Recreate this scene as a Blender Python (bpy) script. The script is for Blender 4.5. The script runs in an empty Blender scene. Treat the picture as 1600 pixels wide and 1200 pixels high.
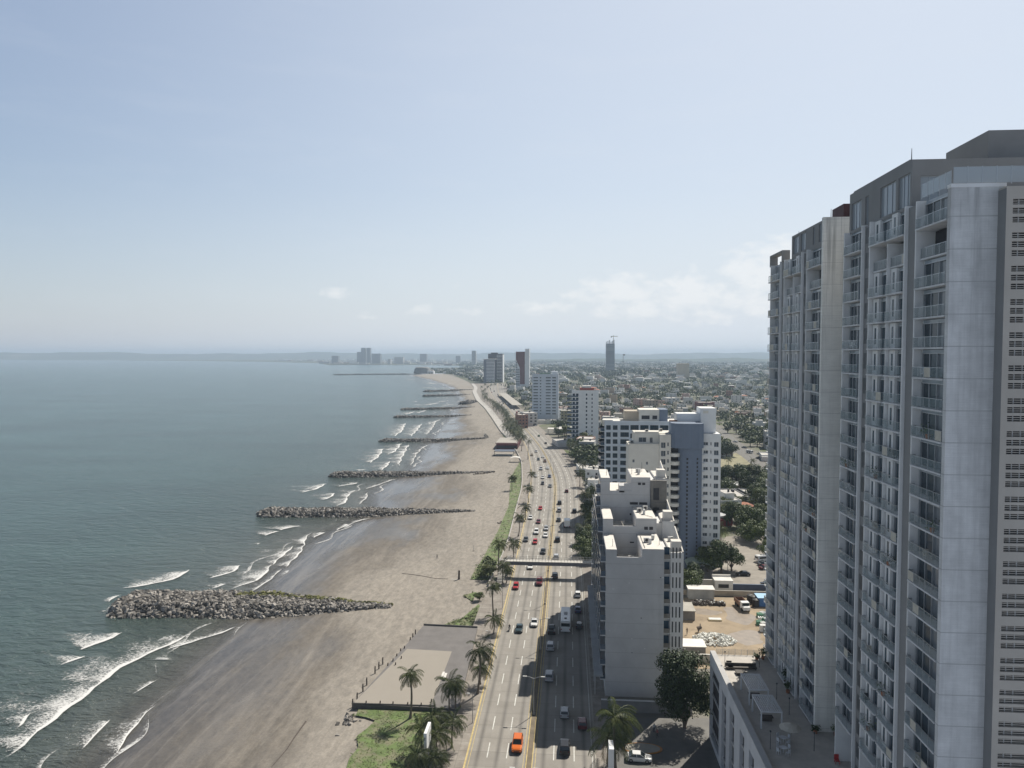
import bpy, bmesh, math, random
from mathutils import Vector, Matrix
from bisect import bisect_right
rad = math.radians
random.seed(7)
S = bpy.context.scene
COL = S.collection
# ---------------------------------------------------------------- survey: a pixel of the photo and a height give a place on the map
F, H, P, YAW = 1130., 70., math.atan(46/1130), rad(4.55)
def ray(px, py):
    x, y = (px-800)/F, (600-py)/F
    cy, sy, cp, sp = math.cos(YAW), math.sin(YAW), math.cos(P), math.sin(P)
    f = (-sy*cp, cy*cp, -sp); u = (-sy*sp, cy*sp, cp); r = (cy, sy, 0)
    return [f[i]+x*r[i]+y*u[i] for i in range(3)]
def G(px, py, z=0.):
    d = ray(px, py); t = (z-H)/d[2]
    return (d[0]*t, d[1]*t)
def AY(px, py, Y):
    d = ray(px, py); t = Y/d[1]
    return (d[0]*t, H+d[2]*t)
def interp(tab, y):
    if y <= tab[0][0]: return tab[0][1]
    for (a, b), (c, d) in zip(tab, tab[1:]):
        if y <= c: return b+(d-b)*(y-a)/(c-a)
    return tab[-1][1]
def smooth(tab, w=14.):
    return lambda y: sum(interp(tab, y+k*w*(1+y/600)) for k in (-2, -1, 0, 1, 2))/5
def lerp(a, b, t): return a+(b-a)*t
# ---------------------------------------------------------------- materials
MATS = {}
def nodes(name):
    m = bpy.data.materials.new(name); m.use_nodes = True
    nt = m.node_tree
    return m, nt, nt.nodes['Principled BSDF'], nt.nodes['Material Output']
def N(nt, kind, **kw):
    n = nt.nodes.new(kind)
    for k, v in kw.items():
        if k.startswith('i_'):
            key = k[2:]
            n.inputs[int(key) if key.isdigit() else key].default_value = v
        else: setattr(n, k, v)
    return n
def ramp(nt, fac, stops):
    r = nt.nodes.new('ShaderNodeValToRGB'); nt.links.new(fac, r.inputs[0])
    e = r.color_ramp.elements
    while len(e) < len(stops): e.new(0.5)
    for q, (p, c) in zip(e, stops):
        q.position = p; q.color = (*c, 1) if len(c) == 3 else c
    return r.outputs[0]
def mixc(nt, fac, a, b, mode='MIX'):
    m = N(nt, 'ShaderNodeMix', data_type='RGBA', blend_type=mode)
    for k, v in ((0, fac), (6, a), (7, b)):
        if hasattr(v, 'links'): nt.links.new(v, m.inputs[k])
        else: m.inputs[k].default_value = v if k == 0 else (*v, 1)
    return m.outputs[2]
def math_(nt, op, a, b=0., c=None, clamp=False):
    m = N(nt, 'ShaderNodeMath', operation=op, use_clamp=clamp)
    for k, v in ((0, a), (1, b), (2, c)):
        if v is None: continue
        if hasattr(v, 'links'): nt.links.new(v, m.inputs[k])
        else: m.inputs[k].default_value = v
    return m.outputs[0]
def noise(nt, scale, detail=4, rough=.55, stretch=None, dist=0.):
    g = N(nt, 'ShaderNodeNewGeometry'); vec = g.outputs['Position']
    if stretch:
        mp = N(nt, 'ShaderNodeMapping'); nt.links.new(vec, mp.inputs[0])
        mp.inputs['Scale'].default_value = stretch[:3]
        if len(stretch) > 3: mp.inputs['Rotation'].default_value = (0, 0, stretch[3])
        vec = mp.outputs[0]
    n = N(nt, 'ShaderNodeTexNoise', i_Scale=scale, i_Detail=detail, i_Roughness=rough, i_Distortion=dist)
    nt.links.new(vec, n.inputs['Vector'])
    return n.outputs['Fac']
def mat(name, c, rough=.7, var=.18, scale=.6, stain=0., stretch=None, bump=0., metal=0., tint=False, island=0., spec=.5):
    """painted, rendered or natural surface with soft mottling; tint takes the object's own colour"""
    if name in MATS: return MATS[name]
    m, nt, b, o = nodes(name); L = nt.links
    if tint:
        oi = N(nt, 'ShaderNodeObjectInfo'); base = oi.outputs['Color']
    else: base = c
    f = noise(nt, scale, 5, .6, stretch)
    d = ramp(nt, f, [(.25, (1-var,)*3), (.75, (1+var,)*3)])
    col = mixc(nt, 1., base, d, 'MULTIPLY')
    if stain:
        s = noise(nt, scale*.5, 6, .7, (1, 1, .12))
        sm = ramp(nt, s, [(.5, (0, 0, 0)), (.78, (stain,)*3)])
        col = mixc(nt, sm, col, tuple(v*.45 for v in c))
    if island:
        g = N(nt, 'ShaderNodeNewGeometry')
        r = ramp(nt, g.outputs['Random Per Island'], [(0, (1-island,)*3), (1, (1+island,)*3)])
        col = mixc(nt, 1., col, r, 'MULTIPLY')
    L.new(col, b.inputs['Base Color'])
    b.inputs['Roughness'].default_value = rough
    b.inputs['Metallic'].default_value = metal
    b.inputs['Specular IOR Level'].default_value = spec
    if bump:
        bp = N(nt, 'ShaderNodeBump', i_Strength=bump, i_Distance=.3)
        L.new(noise(nt, scale*6, 5, .65), bp.inputs['Height']); L.new(bp.outputs[0], b.inputs['Normal'])
    MATS[name] = m
    return m
def glassmat(name, dark, curtain, share=.35, rough=.06, spec=.3):
    """window glass seen from outside: dark rooms, some panes with a curtain behind"""
    if name in MATS: return MATS[name]
    m, nt, b, o = nodes(name)
    g = N(nt, 'ShaderNodeNewGeometry')
    c = ramp(nt, g.outputs['Random Per Island'], [(0, dark), (1-share, tuple(v*1.6 for v in dark)), (1-share+.02, tuple(lerp(d, k, .5) for d, k in zip(dark, curtain))), (1, curtain)])
    nt.links.new(c, b.inputs['Base Color'])
    b.inputs['Roughness'].default_value = rough
    b.inputs['Specular IOR Level'].default_value = spec
    MATS[name] = m
    return m
def clear_glass(name, c, alpha):
    if name in MATS: return MATS[name]
    m, nt, b, o = nodes(name)
    b.inputs['Base Color'].default_value = (*c, 1); b.inputs['Roughness'].default_value = .08
    b.inputs['Alpha'].default_value = alpha
    MATS[name] = m
    return m
def leafmat(name, a, b_, var=.35):
    if name in MATS: return MATS[name]
    m, nt, b, o = nodes(name)
    g = N(nt, 'ShaderNodeNewGeometry')
    oi = N(nt, 'ShaderNodeObjectInfo')
    f = math_(nt, 'FRACT', math_(nt, 'ADD', g.outputs['Random Per Island'], math_(nt, 'MULTIPLY', oi.outputs['Random'], .0)))
    c = ramp(nt, f, [(0, a), (1, b_)])
    v = ramp(nt, oi.outputs['Random'], [(0, (1-var, 1-var*.9, 1-var)), (1, (1+var, 1+var*.8, 1+var*.5))])
    nt.links.new(mixc(nt, 1., c, v, 'MULTIPLY'), b.inputs['Base Color'])
    b.inputs['Roughness'].default_value = .55
    b.inputs['Specular IOR Level'].default_value = .35
    MATS[name] = m
    return m
# ---------------------------------------------------------------- mesh building
class MB:
    def __init__(s): s.v, s.f, s.m, s.mats, s.at = [], [], [], [], None
    def mi(s, m):
        if m not in s.mats: s.mats.append(m)
        return s.mats.index(m)
    def poly(s, pts, m):
        b = len(s.v); s.v.extend(pts); s.f.append(tuple(range(b, b+len(pts)))); s.m.append(s.mi(m)); return s
    def mesh(s, vs, fs, m):
        b = len(s.v); s.v.extend(vs); k = s.mi(m)
        for f in fs: s.f.append(tuple(i+b for i in f)); s.m.append(k)
        return s
    def box(s, x0, x1, y0, y1, z0, z1, m, rot=0., piv=None):
        vs = [(x, y, z) for z in (z0, z1) for x, y in ((x0, y0), (x1, y0), (x1, y1), (x0, y1))]
        if rot:
            px, py = piv or ((x0+x1)/2, (y0+y1)/2); c, q = math.cos(rot), math.sin(rot)
            vs = [(px+(x-px)*c-(y-py)*q, py+(x-px)*q+(y-py)*c, z) for x, y, z in vs]
        return s.mesh(vs, [(3, 2, 1, 0), (4, 5, 6, 7), (0, 1, 5, 4), (1, 2, 6, 5), (2, 3, 7, 6), (3, 0, 4, 7)], m)
    def prism(s, pts, z0, z1, m, top=None):
        a = sum(p[0]*q[1]-q[0]*p[1] for p, q in zip(pts, pts[1:]+pts[:1]))
        if a < 0: pts = pts[::-1]
        n = len(pts)
        s.mesh([(x, y, z) for z in (z0, z1) for x, y in pts], [(i, (i+1) % n, n+(i+1) % n, n+i) for i in range(n)]+[tuple(range(n-1, -1, -1))], m)
        return s.poly([(x, y, z1) for x, y in pts], top or m)
    def tube(s, pts, rs, m, n=6, caps=True):
        """tube through 3-D points with a radius for each"""
        rings = []
        for i, p in enumerate(pts):
            a = Vector(pts[max(i-1, 0)]); b = Vector(pts[min(i+1, len(pts)-1)]); d = (b-a).normalized()
            u = d.cross(Vector((0, 0, 1)) if abs(d.z) < .9 else Vector((1, 0, 0))).normalized(); w = d.cross(u)
            rings.append([tuple(Vector(p)+(u*math.cos(t)+w*math.sin(t))*rs[i]) for t in [2*math.pi*k/n for k in range(n)]])
        vs = [v for r in rings for v in r]; fs = []
        for i in range(len(pts)-1):
            for k in range(n): fs.append((i*n+k, (i+1)*n+k, (i+1)*n+(k+1) % n, i*n+(k+1) % n))
        if caps: fs += [tuple(range(n)), tuple(range((len(pts)-1)*n+n-1, (len(pts)-1)*n-1, -1))]
        return s.mesh(vs, fs, m)
    def build(s, name, parent=None, origin=(0, 0, 0), smooth=False, kind=None, fix=False):
        me = bpy.data.meshes.new(name)
        ox, oy, oz = origin
        me.from_pydata([(x-ox, y-oy, z-oz) for x, y, z in s.v], [], s.f)
        for m in s.mats: me.materials.append(m)
        me.polygons.foreach_set('material_index', s.m)
        if smooth: me.polygons.foreach_set('use_smooth', [True]*len(s.f))
        if fix:
            bm = bmesh.new(); bm.from_mesh(me); bmesh.ops.recalc_face_normals(bm, faces=bm.faces); bm.to_mesh(me); bm.free()
        if s.at:
            for an, vals in s.at.items():
                at = me.attributes.new(an, 'FLOAT', 'POINT'); at.data.foreach_set('value', vals)
        me.update()
        o = bpy.data.objects.new(name, me); COL.objects.link(o)
        if parent: o.parent = parent
        else: o.location = origin
        if kind: o['kind'] = kind
        return o
ALL = []
def tag(o, label, cat, group=None):
    o['label'] = label; o['category'] = cat
    if group: o['group'] = group
    ALL.append(o)
    return o
def thing(name, label, cat, loc, rz=0., group=None):
    o = bpy.data.objects.new(name, None); COL.objects.link(o)
    o.empty_display_size = .5
    o.location = loc; o.rotation_euler = (0, 0, rz)
    return tag(o, label, cat, group)
def struct(mb, name, **k):
    return mb.build(name, kind=k.pop('kind', 'structure'), **k)
KIDS = {}
def copy_tree(o, parent=None):
    c = o.copy(); COL.objects.link(c)
    if parent: c.parent = parent
    for ch in list(o.children): copy_tree(ch, c)
    return c
ORD = ['nearest', 'second nearest', 'third nearest', 'fourth nearest', 'fifth nearest', 'sixth nearest', 'seventh nearest', 'eighth nearest', 'ninth nearest', 'tenth nearest', 'eleventh nearest', 'twelfth nearest', 'thirteenth nearest', 'fourteenth nearest', 'fifteenth nearest', 'sixteenth nearest']
def rank_labels(items, fmt='{}, {} to the viewer'):
    """give things that share a description their order in depth"""
    d = {}
    for o in items: d.setdefault(o['label'], []).append(o)
    for lab, os_ in d.items():
        if len(os_) == 1: continue
        os_.sort(key=lambda o: o.location.y)
        for k, o in enumerate(os_):
            w = ORD[k] if k < len(ORD)-1 else ('%dth nearest' % (k+1))
            if k == len(os_)-1 and k > 1: w = 'farthest'
            o['label'] = lab+', '+w
# ---------------------------------------------------------------- camera, sun, sky
cam = bpy.data.objects.new('camera', bpy.data.cameras.new('camera')); COL.objects.link(cam)
cam.data.sensor_width = 36; cam.data.lens = 36*F/1600
cam.data.clip_start = .5; cam.data.clip_end = 60000
cam.location = (0, 0, H); cam.rotation_euler = (math.pi/2-P, 0, YAW)
S.camera = cam
EL, AZ = rad(51), rad(33)
sl = bpy.data.lights.new('sun', 'SUN'); sl.energy = 5.0; sl.angle = rad(.55); sl.color = (1, .94, .84)
sun = bpy.data.objects.new('sun', sl); COL.objects.link(sun)
sd = Vector((math.sin(AZ)*math.cos(EL), math.cos(AZ)*math.cos(EL), math.sin(EL)))
sun.rotation_euler = sd.to_track_quat('Z', 'Y').to_euler(); sun.location = (200, 100, 400)
W = bpy.data.worlds.new('World'); S.world = W; W.use_nodes = True
wt = W.node_tree; bg = wt.nodes['Background']
sky = N(wt, 'ShaderNodeTexSky', sky_type='NISHITA', sun_disc=False, sun_elevation=EL, sun_rotation=AZ, altitude=50, air_density=1.15, dust_density=1.1, ozone_density=2.4)
tc = N(wt, 'ShaderNodeTexCoord')
sx = N(wt, 'ShaderNodeSeparateXYZ'); wt.links.new(tc.outputs['Generated'], sx.inputs[0])
az_ = math_(wt, 'ARCTAN2', sx.outputs[0], sx.outputs[1]); el_ = math_(wt, 'ARCSINE', sx.outputs[2])
cv = N(wt, 'ShaderNodeCombineXYZ'); wt.links.new(az_, cv.inputs[0]); wt.links.new(el_, cv.inputs[1])
env = None
for cx, cy, rx, ry, a in ((524, 458, 30, 11, .75), (655, 484, 30, 10, .65), (715, 486, 40, 10, .5), (712, 450, 22, 8, .42), (575, 495, 36, 10, .42), (850, 480, 90, 16, .55), (905, 462, 45, 20, .6), (970, 452, 70, 30, .8), (990, 484, 75, 18, .8), (1080, 462, 70, 38, .85), (1110, 490, 80, 20, .6), (1190, 425, 65, 48, .85), (1230, 400, 55, 36, .8), (1160, 470, 110, 36, .65)):
    d = ray(cx, cy); n = math.sqrt(sum(v*v for v in d))
    A, E_ = math.atan2(d[0], d[1]), math.asin(d[2]/n)
    mp = N(wt, 'ShaderNodeMapping', vector_type='TEXTURE'); wt.links.new(cv.outputs[0], mp.inputs[0])
    mp.inputs['Location'].default_value = (A, E_, 0); mp.inputs['Scale'].default_value = (rx/F*1.5, ry/F*1.5, 1)
    gr = N(wt, 'ShaderNodeTexGradient', gradient_type='SPHERICAL'); wt.links.new(mp.outputs[0], gr.inputs[0])
    v = math_(wt, 'MULTIPLY', gr.outputs['Fac'], a)
    env = v if env is None else math_(wt, 'MAXIMUM', env, v)
cn = N(wt, 'ShaderNodeTexNoise', i_Scale=34., i_Detail=7, i_Roughness=.6); 
mp = N(wt, 'ShaderNodeMapping'); wt.links.new(cv.outputs[0], mp.inputs[0]); mp.inputs['Scale'].default_value = (1, 1.7, 1)
wt.links.new(mp.outputs[0], cn.inputs['Vector'])
cl = math_(wt, 'ADD', env, math_(wt, 'MULTIPLY', math_(wt, 'SUBTRACT', cn.outputs['Fac'], .5), 1.5))
cl = math_(wt, 'MULTIPLY', math_(wt, 'SUBTRACT', cl, .28), 2.6, clamp=True)
cl = math_(wt, 'MULTIPLY', cl, math_(wt, 'GREATER_THAN', env, .001))
ci = N(wt, 'ShaderNodeTexNoise', i_Scale=5., i_Detail=5, i_Roughness=.6)
mp = N(wt, 'ShaderNodeMapping'); wt.links.new(cv.outputs[0], mp.inputs[0]); mp.inputs['Scale'].default_value = (1, 5, 1); mp.inputs['Rotation'].default_value = (0, 0, .08)
wt.links.new(mp.outputs[0], ci.inputs['Vector'])
cir = math_(wt, 'MULTIPLY', math_(wt, 'SUBTRACT', ci.outputs['Fac'], .5), .35, clamp=True)
# hazy tropical air: the blue is thin, milky towards the horizon
hz = math_(wt, 'SUBTRACT', .82, math_(wt, 'MULTIPLY', math_(wt, 'POWER', math_(wt, 'MAXIMUM', el_, 0.), .6), 1.3), clamp=True)
ca = math_(wt, 'COSINE', math_(wt, 'SUBTRACT', az_, AZ))
hz = math_(wt, 'ADD', math_(wt, 'MAXIMUM', hz, .3), math_(wt, 'MULTIPLY', math_(wt, 'MAXIMUM', math_(wt, 'SUBTRACT', ca, .28), 0.), .55), clamp=True)
mk_ = N(wt, 'ShaderNodeMapRange', interpolation_type='SMOOTHSTEP'); wt.links.new(ca, mk_.inputs[0]); mk_.inputs[1].default_value = .15; mk_.inputs[2].default_value = .85
base = mixc(wt, hz, sky.outputs[0], mixc(wt, mk_.outputs[0], (5.4, 5.9, 6.9), (6.9, 7.4, 8.0)))
base = mixc(wt, cir, base, (7.2, 7.5, 8.0))
full = mixc(wt, math_(wt, 'MULTIPLY', cl, .5), base, (9., 9., 8.95))
# a clear sky darkens towards the zenith and on the side away from the sun
zen = N(wt, 'ShaderNodeMapRange', interpolation_type='SMOOTHSTEP'); wt.links.new(el_, zen.inputs[0])
for k, v in ((1, .44), (2, .78), (3, 1.), (4, .14)): zen.inputs[k].default_value = v
bk = N(wt, 'ShaderNodeMapRange', interpolation_type='SMOOTHSTEP'); wt.links.new(ca, bk.inputs[0])
for k, v in ((1, -.5), (2, .2), (3, .95), (4, 1.)): bk.inputs[k].default_value = v
dim = math_(wt, 'MULTIPLY', zen.outputs[0], bk.outputs[0]); dc = N(wt, 'ShaderNodeCombineXYZ')
for k in range(3): wt.links.new(dim, dc.inputs[k])
wt.links.new(mixc(wt, 1., full, dc.outputs[0], 'MULTIPLY'), bg.inputs[0])
bg.inputs[1].default_value = .095
S.view_settings.view_transform = 'Standard'; S.view_settings.look = 'None'
S.view_settings.exposure = .2; S.view_settings.gamma = 1
S.cycles.max_bounces = 5; S.cycles.diffuse_bounces = 3; S.cycles.glossy_bounces = 2; S.cycles.transparent_max_bounces = 12
S.cycles.volume_bounces = 0; S.cycles.use_denoising = True
S.cycles.sample_clamp_indirect = 6
# ---------------------------------------------------------------- the coast: sea, beach, land, hills
def line(pts, z=0.): return [G(x, y, z) for x, y in pts]
WL = sorted((q[1], q[0]) for q in line([(120, 1290), (215, 1150), (290, 1080), (350, 1010), (405, 968), (415, 945), (435, 905), (475, 872), (515, 840), (570, 818), (600, 800), (590, 780), (600, 762), (640, 744), (655, 730), (672, 700), (680, 688), (692, 670), (708, 650), (710, 638), (726, 632), (720, 622), (714, 614), (698, 603), (668, 593), (640, 586.5)], -1.))
WS = sorted((q[1], q[0]) for q in line([(320, 1290), (395, 1150), (440, 1070), (490, 1010), (508, 985), (500, 958), (495, 915), (570, 880), (630, 850), (665, 832), (660, 812), (665, 795), (695, 770), (705, 752), (692, 740), (698, 720), (716, 700), (736, 690), (726, 670), (722, 650), (726, 638), (733, 632), (728, 622), (722, 614), (706, 603), (675, 593), (646, 586.5)], -.9))
PRL = [(60, -25.), (212, -24.6), (228, -23.5), (264, -22.4), (318, -23.6), (381, -24.6), (473, -31), (578, -47)]+sorted((q[1], q[0]) for q in line([(783, 675), (770, 655), (757, 637), (744, 625), (738, 612), (741, 606), (735, 598), (715, 589), (690, 583)]))
fW, fS, fP = smooth(WL, 3), smooth(WS, 4), smooth(PRL, 6)
def geo(a, b, k):
    out = []; y = a
    while y < b: out.append(y); y *= k
    return out+[b]
sandm, nt, b, o = nodes('beach_sand'); L = nt.links
at = N(nt, 'ShaderNodeAttribute', attribute_name='wet')
w1 = noise(nt, .05, 6, .6, (1, .35, 1)); w2 = noise(nt, .8, 5, .6, (1, .5, 1, .5)); w3 = noise(nt, .016, 4, .5)
wet = math_(nt, 'ADD', at.outputs['Fac'], math_(nt, 'MULTIPLY', math_(nt, 'SUBTRACT', w1, .5), .9))
wet = math_(nt, 'ADD', wet, math_(nt, 'MULTIPLY', math_(nt, 'SUBTRACT', w3, .5), .5))
col = ramp(nt, wet, [(.0, (.288, .263, .231)), (.3, (.256, .235, .208)), (.52, (.155, .139, .12)), (1., (.088, .08, .071))])
st = ramp(nt, w2, [(.32, (.8, .8, .8)), (.68, (1.2, 1.19, 1.17))])
col = mixc(nt, 1., col, st, 'MULTIPLY')
sw = noise(nt, .12, 6, .65, (1, .12, 1, -.35), 1.2)
col = mixc(nt, math_(nt, 'MULTIPLY', ramp(nt, sw, [(.5, (0, 0, 0)), (.68, (1, 1, 1))]), .32), col, (.37, .335, .29))
fine = ramp(nt, noise(nt, 2.4, 6, .75), [(.3, (.82,)*3), (.7, (1.17,)*3)])
sw2 = noise(nt, .22, 6, .7, (1, .1, 1, -.28), 2.2)          # dragged, raked and driven-over sand
col = mixc(nt, math_(nt, 'MULTIPLY', ramp(nt, sw2, [(.36, (1,)*3), (.5, (0,)*3)]), .26), col, (.15, .132, .112))
sw3 = noise(nt, .5, 5, .65, (1, .07, 1, -.12), 1.)
col = mixc(nt, math_(nt, 'MULTIPLY', ramp(nt, sw3, [(.55, (0,)*3), (.72, (1,)*3)]), .2), col, (.4, .37, .33))
L.new(mixc(nt, 1., col, fine, 'MULTIPLY'), b.inputs['Base Color'])
L.new(ramp(nt, math_(nt, 'ADD', wet, math_(nt, 'MULTIPLY', math_(nt, 'SUBTRACT', noise(nt, .045, 5, .6, (1, .4, 1, -.3)), .5), 1.3)), [(.5, (.85,)*3), (.72, (.4,)*3), (1., (.16,)*3)]), b.inputs['Roughness'])
L.new(ramp(nt, wet, [(.4, (.1,)*3), (.75, (.4,)*3)]), b.inputs['Specular IOR Level'])
bp = N(nt, 'ShaderNodeBump', i_Strength=.35, i_Distance=.12); L.new(noise(nt, 1.3, 5, .65), bp.inputs['Height']); L.new(bp.outputs[0], b.inputs['Normal'])
beach = MB(); wetv = []; rows = geo(88, 2620, 1.022)
NC = 26
for Y in rows:
    xw, xs, xp = fW(Y), fS(Y), fP(Y)
    x0 = xw-14
    for k in range(NC):
        t = k/(NC-1); X = lerp(x0, xp+.4, t)
        s = (X-xw)/max(xp-xw, 1)
        z = -1.0+.72*max(-.5, s)**1 if s < 0 else -1.0+.72*min(1, s)
        beach.v.append((X, Y, z+.05*math.sin(X*.11+Y*.07)*max(0, min(1, s*3))))
        q = (X-xw)/max(xs-xw, 1)
        wetv.append(1.02-.42*q if q < 1 else .60*max(0, 1-(q-1)*.9))
for r in range(len(rows)-1):
    for k in range(NC-1):
        a = r*NC+k; beach.f.append((a, a+1, a+NC+1, a+NC)); beach.m.append(0)
beach.mats = [sandm]; beach.at = {'wet': wetv}
struct(beach, 'beach', smooth=True)
# sea
seam, nt, b, o = nodes('sea_water'); L = nt.links
at = N(nt, 'ShaderNodeAttribute', attribute_name='depth')
n1 = noise(nt, .01, 4, .55, (1, .5, 1))
dp = math_(nt, 'ADD', at.outputs['Fac'], math_(nt, 'MULTIPLY', math_(nt, 'SUBTRACT', n1, .5), .35))
c = ramp(nt, dp, [(0, (.125, .118, .104)), (.12, (.1, .104, .092)), (.3, (.056, .074, .066)), (.6, (.042, .076, .073)), (1, (.06, .112, .117))])
c = mixc(nt, 1., c, ramp(nt, noise(nt, .006, 5, .6, (1, 2.6, 1, .15)), [(.32, (.78,)*3), (.68, (1.25,)*3)]), 'MULTIPLY')
L.new(c, b.inputs['Base Color'])
b.inputs['Roughness'].default_value = .2; b.inputs['IOR'].default_value = 1.33
b1 = N(nt, 'ShaderNodeBump', i_Strength=1., i_Distance=1.7); L.new(noise(nt, .16, 4, .6, (1, 2.1, 1, .12), .4), b1.inputs['Height'])
b2 = N(nt, 'ShaderNodeBump', i_Strength=.8, i_Distance=.6); L.new(noise(nt, .7, 4, .65, (1, 2.0, 1, .2)), b2.inputs['Height']); L.new(b1.outputs[0], b2.inputs['Normal'])
L.new(b2.outputs[0], b.inputs['Normal'])
al = math_(nt, 'MULTIPLY', math_(nt, 'SUBTRACT', math_(nt, 'ADD', at.outputs['Fac'], math_(nt, 'MULTIPLY', math_(nt, 'SUBTRACT', noise(nt, .12, 4, .6), .5), .1)), .01), 6.5, clamp=True)
L.new(al, b.inputs['Alpha'])
sea = MB(); dv = []
offs = [3, 0, -6, -16, -35, -70, -130, -260, -700, -2000, -6000, -15200]
dd = [0, .02, .1, .22, .38, .55, .7, .85, .95, 1, 1, 1]
rws = [-1000, 20]+geo(85, 2620, 1.03)+[3200, 5000, 9000, 12500, 15200]
for Y in rws:
    xw = fW(Y) if Y < 2621 else fW(2620)+40
    for k, q in enumerate(offs):
        X = xw+q*(1 if Y < 2621 or q < 0 else 300); sea.v.append((max(X, -15200), Y, -1.)); dv.append(dd[k] if Y < 2621 else max(.6, dd[k]))
for r in range(len(rws)-1):
    for k in range(len(offs)-1):
        a = r*len(offs)+k; sea.f.append((a+1, a, a+len(offs), a+len(offs)+1)); sea.m.append(0)
sea.mats = [seam]; sea.at = {'depth': dv}
struct(sea, 'sea')
# city ground and the far shore, one sheet
landm, nt, b, o = nodes('town_ground'); L = nt.links
a = noise(nt, .03, 6, .6); bb = noise(nt, .004, 5, .6)
c = ramp(nt, a, [(.3, (.15, .15, .135)), (.5, (.2, .19, .165)), (.62, (.1, .125, .055)), (.75, (.06, .09, .035))])
g2 = ramp(nt, bb, [(.3, (.04, .058, .032)), (.5, (.075, .09, .055)), (.62, (.2, .19, .16))])
geo_ = N(nt, 'ShaderNodeNewGeometry'); sp = N(nt, 'ShaderNodeSeparateXYZ'); L.new(geo_.outputs['Position'], sp.inputs[0])
far = math_(nt, 'DIVIDE', math_(nt, 'SUBTRACT', sp.outputs[1], 900), 1500, clamp=True)
L.new(mixc(nt, far, c, g2), b.inputs['Base Color']); b.inputs['Roughness'].default_value = .9; b.inputs['Specular IOR Level'].default_value = .1
land = MB()
edge = [(fP(Y), Y) for Y in geo(50, 2560, 1.06)]
edge += line([(672, 580), (660, 577.5), (672, 575.5), (735, 573.6), (738, 571.8), (690, 570.6), (640, 570.2), (560, 570), (512, 570), (500, 567.5), (400, 565), (200, 563.2), (-50, 562.3), (-300, 562)])
edge += [(-14500, 11800), (-15000, 15400), (15400, 15400), (15400, 50)]
land.poly([(x, y, -.05) for x, y in edge], landm)
struct(land, 'land', fix=False)
# hills ring the bay and close the inland view
hillm, nt, b, o = nodes('wooded_hills'); L = nt.links
c = ramp(nt, noise(nt, .0035, 7, .65, (1, .4, 1)), [(.3, (.035, .055, .03)), (.55, (.06, .08, .045)), (.66, (.13, .13, .09)), (.72, (.36, .31, .24))])
L.new(c, b.inputs['Base Color']); b.inputs['Roughness'].default_value = .95; b.inputs['Specular IOR Level'].default_value = .05
def hill(name, d0, d1, a0, a1, hfun, n=260, rws=10):
    mb = MB()
    for j in range(rws):
        t = j/(rws-1); d = lerp(d0, d1, t)
        for i in range(n):
            s = i/(n-1); A = lerp(a0, a1, s)
            w = math.sin(math.pi*min(1, t*1.0))**.8 if 0 < t < 1 else 0
            mb.v.append((math.sin(A)*d, math.cos(A)*d, -1.5+hfun(s, A, d)*w))
    for j in range(rws-1):
        for i in range(n-1):
            a = j*n+i; mb.f.append((a, a+1, a+n+1, a+n)); mb.m.append(0)
    mb.mats = [hillm]; struct(mb, name, smooth=True)
def wav(A, k, s): return sum(math.sin(A*k*f+s*f*1.7+f)*g for f, g in ((1, .5), (2.3, .28), (4.9, .16), (11, .1), (23, .06)))
hill('hills', 11900, 14800, rad(-50), rad(62), lambda s, A, d: 96+26*wav(A, 22, 1)+22*max(0, A-.1)*.5)
hill('hills_inland', 6500, 9300, rad(-6), rad(60), lambda s, A, d: 22*min(1, max(0, (A+.1)*6))+12*wav(A, 30, 4)+6)
# air
hz_ = MB(); hz_.box(-15600, 15600, -1500, 15600, -4, 150, None)
hm = bpy.data.materials.new('sea_air'); hm.use_nodes = True; nt = hm.node_tree
nt.nodes.remove(nt.nodes['Principled BSDF'])
pv = N(nt, 'ShaderNodeVolumePrincipled'); pv.inputs['Color'].default_value = (.66, .82, 1, 1); pv.inputs['Density'].default_value = HAZE = 1.25e-4
pv.inputs['Anisotropy'].default_value = .1
nt.links.new(pv.outputs[0], nt.nodes['Material Output'].inputs['Volume'])
hz_.mats = [hm]; struct(hz_, 'haze', kind='stuff')
# ---------------------------------------------------------------- the boulevard
fKL = smooth([(60, -17.4), (219, -17.7), (273, -18.1), (332, -19), (423, -21.6), (539, -31), (678, -50.5), (914, -87), (1404, -157), (1760, -196)], 10)
fML = smooth([(60, -7.35), (333, -7.1), (373, -7.3), (424, -9.3), (522, -18.9), (625, -33.5), (800, -61), (1193, -116), (1760, -177)], 10)
fKR = smooth([(60, 4.7), (403, 4.0), (449, 1.0), (541, -9.3), (626, -21.9), (744, -40.6), (916, -64.7), (1193, -104), (1760, -158)], 10)
def fMR(Y): return fML(Y)+lerp(1.35, .7, min(1, Y/500))
def ribbon(mb, fa, fb, ys, z, m, w=None):
    b = len(mb.v); k = mb.mi(m)
    for Y in ys: mb.v += [(fa(Y), Y, z), (fb(Y), Y, z)]
    for i in range(len(ys)-1):
        a = b+2*i; mb.f.append((a, a+1, a+3, a+2)); mb.m.append(k)
def kerb(mb, f, s, w, ys, z0, z1, m):
    """a raised strip: s is the side it lies on, w its width"""
    b = len(mb.v); k = mb.mi(m)
    for Y in ys:
        x0, x1 = sorted((f(Y), f(Y)+s*w)); mb.v += [(x0, Y, z0), (x0, Y, z1), (x1, Y, z1), (x1, Y, z0)]
    for i in range(len(ys)-1):
        a = b+4*i
        for j in range(3): mb.f.append((a+j, a+j+4, a+j+5, a+j+1)); mb.m.append(k)
    mb.f.append((b, b+1, b+2, b+3)); mb.m.append(k)
YS = geo(70, 1750, 1.018)
roadm, nt, b, o = nodes('road_concrete'); L = nt.links
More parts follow.
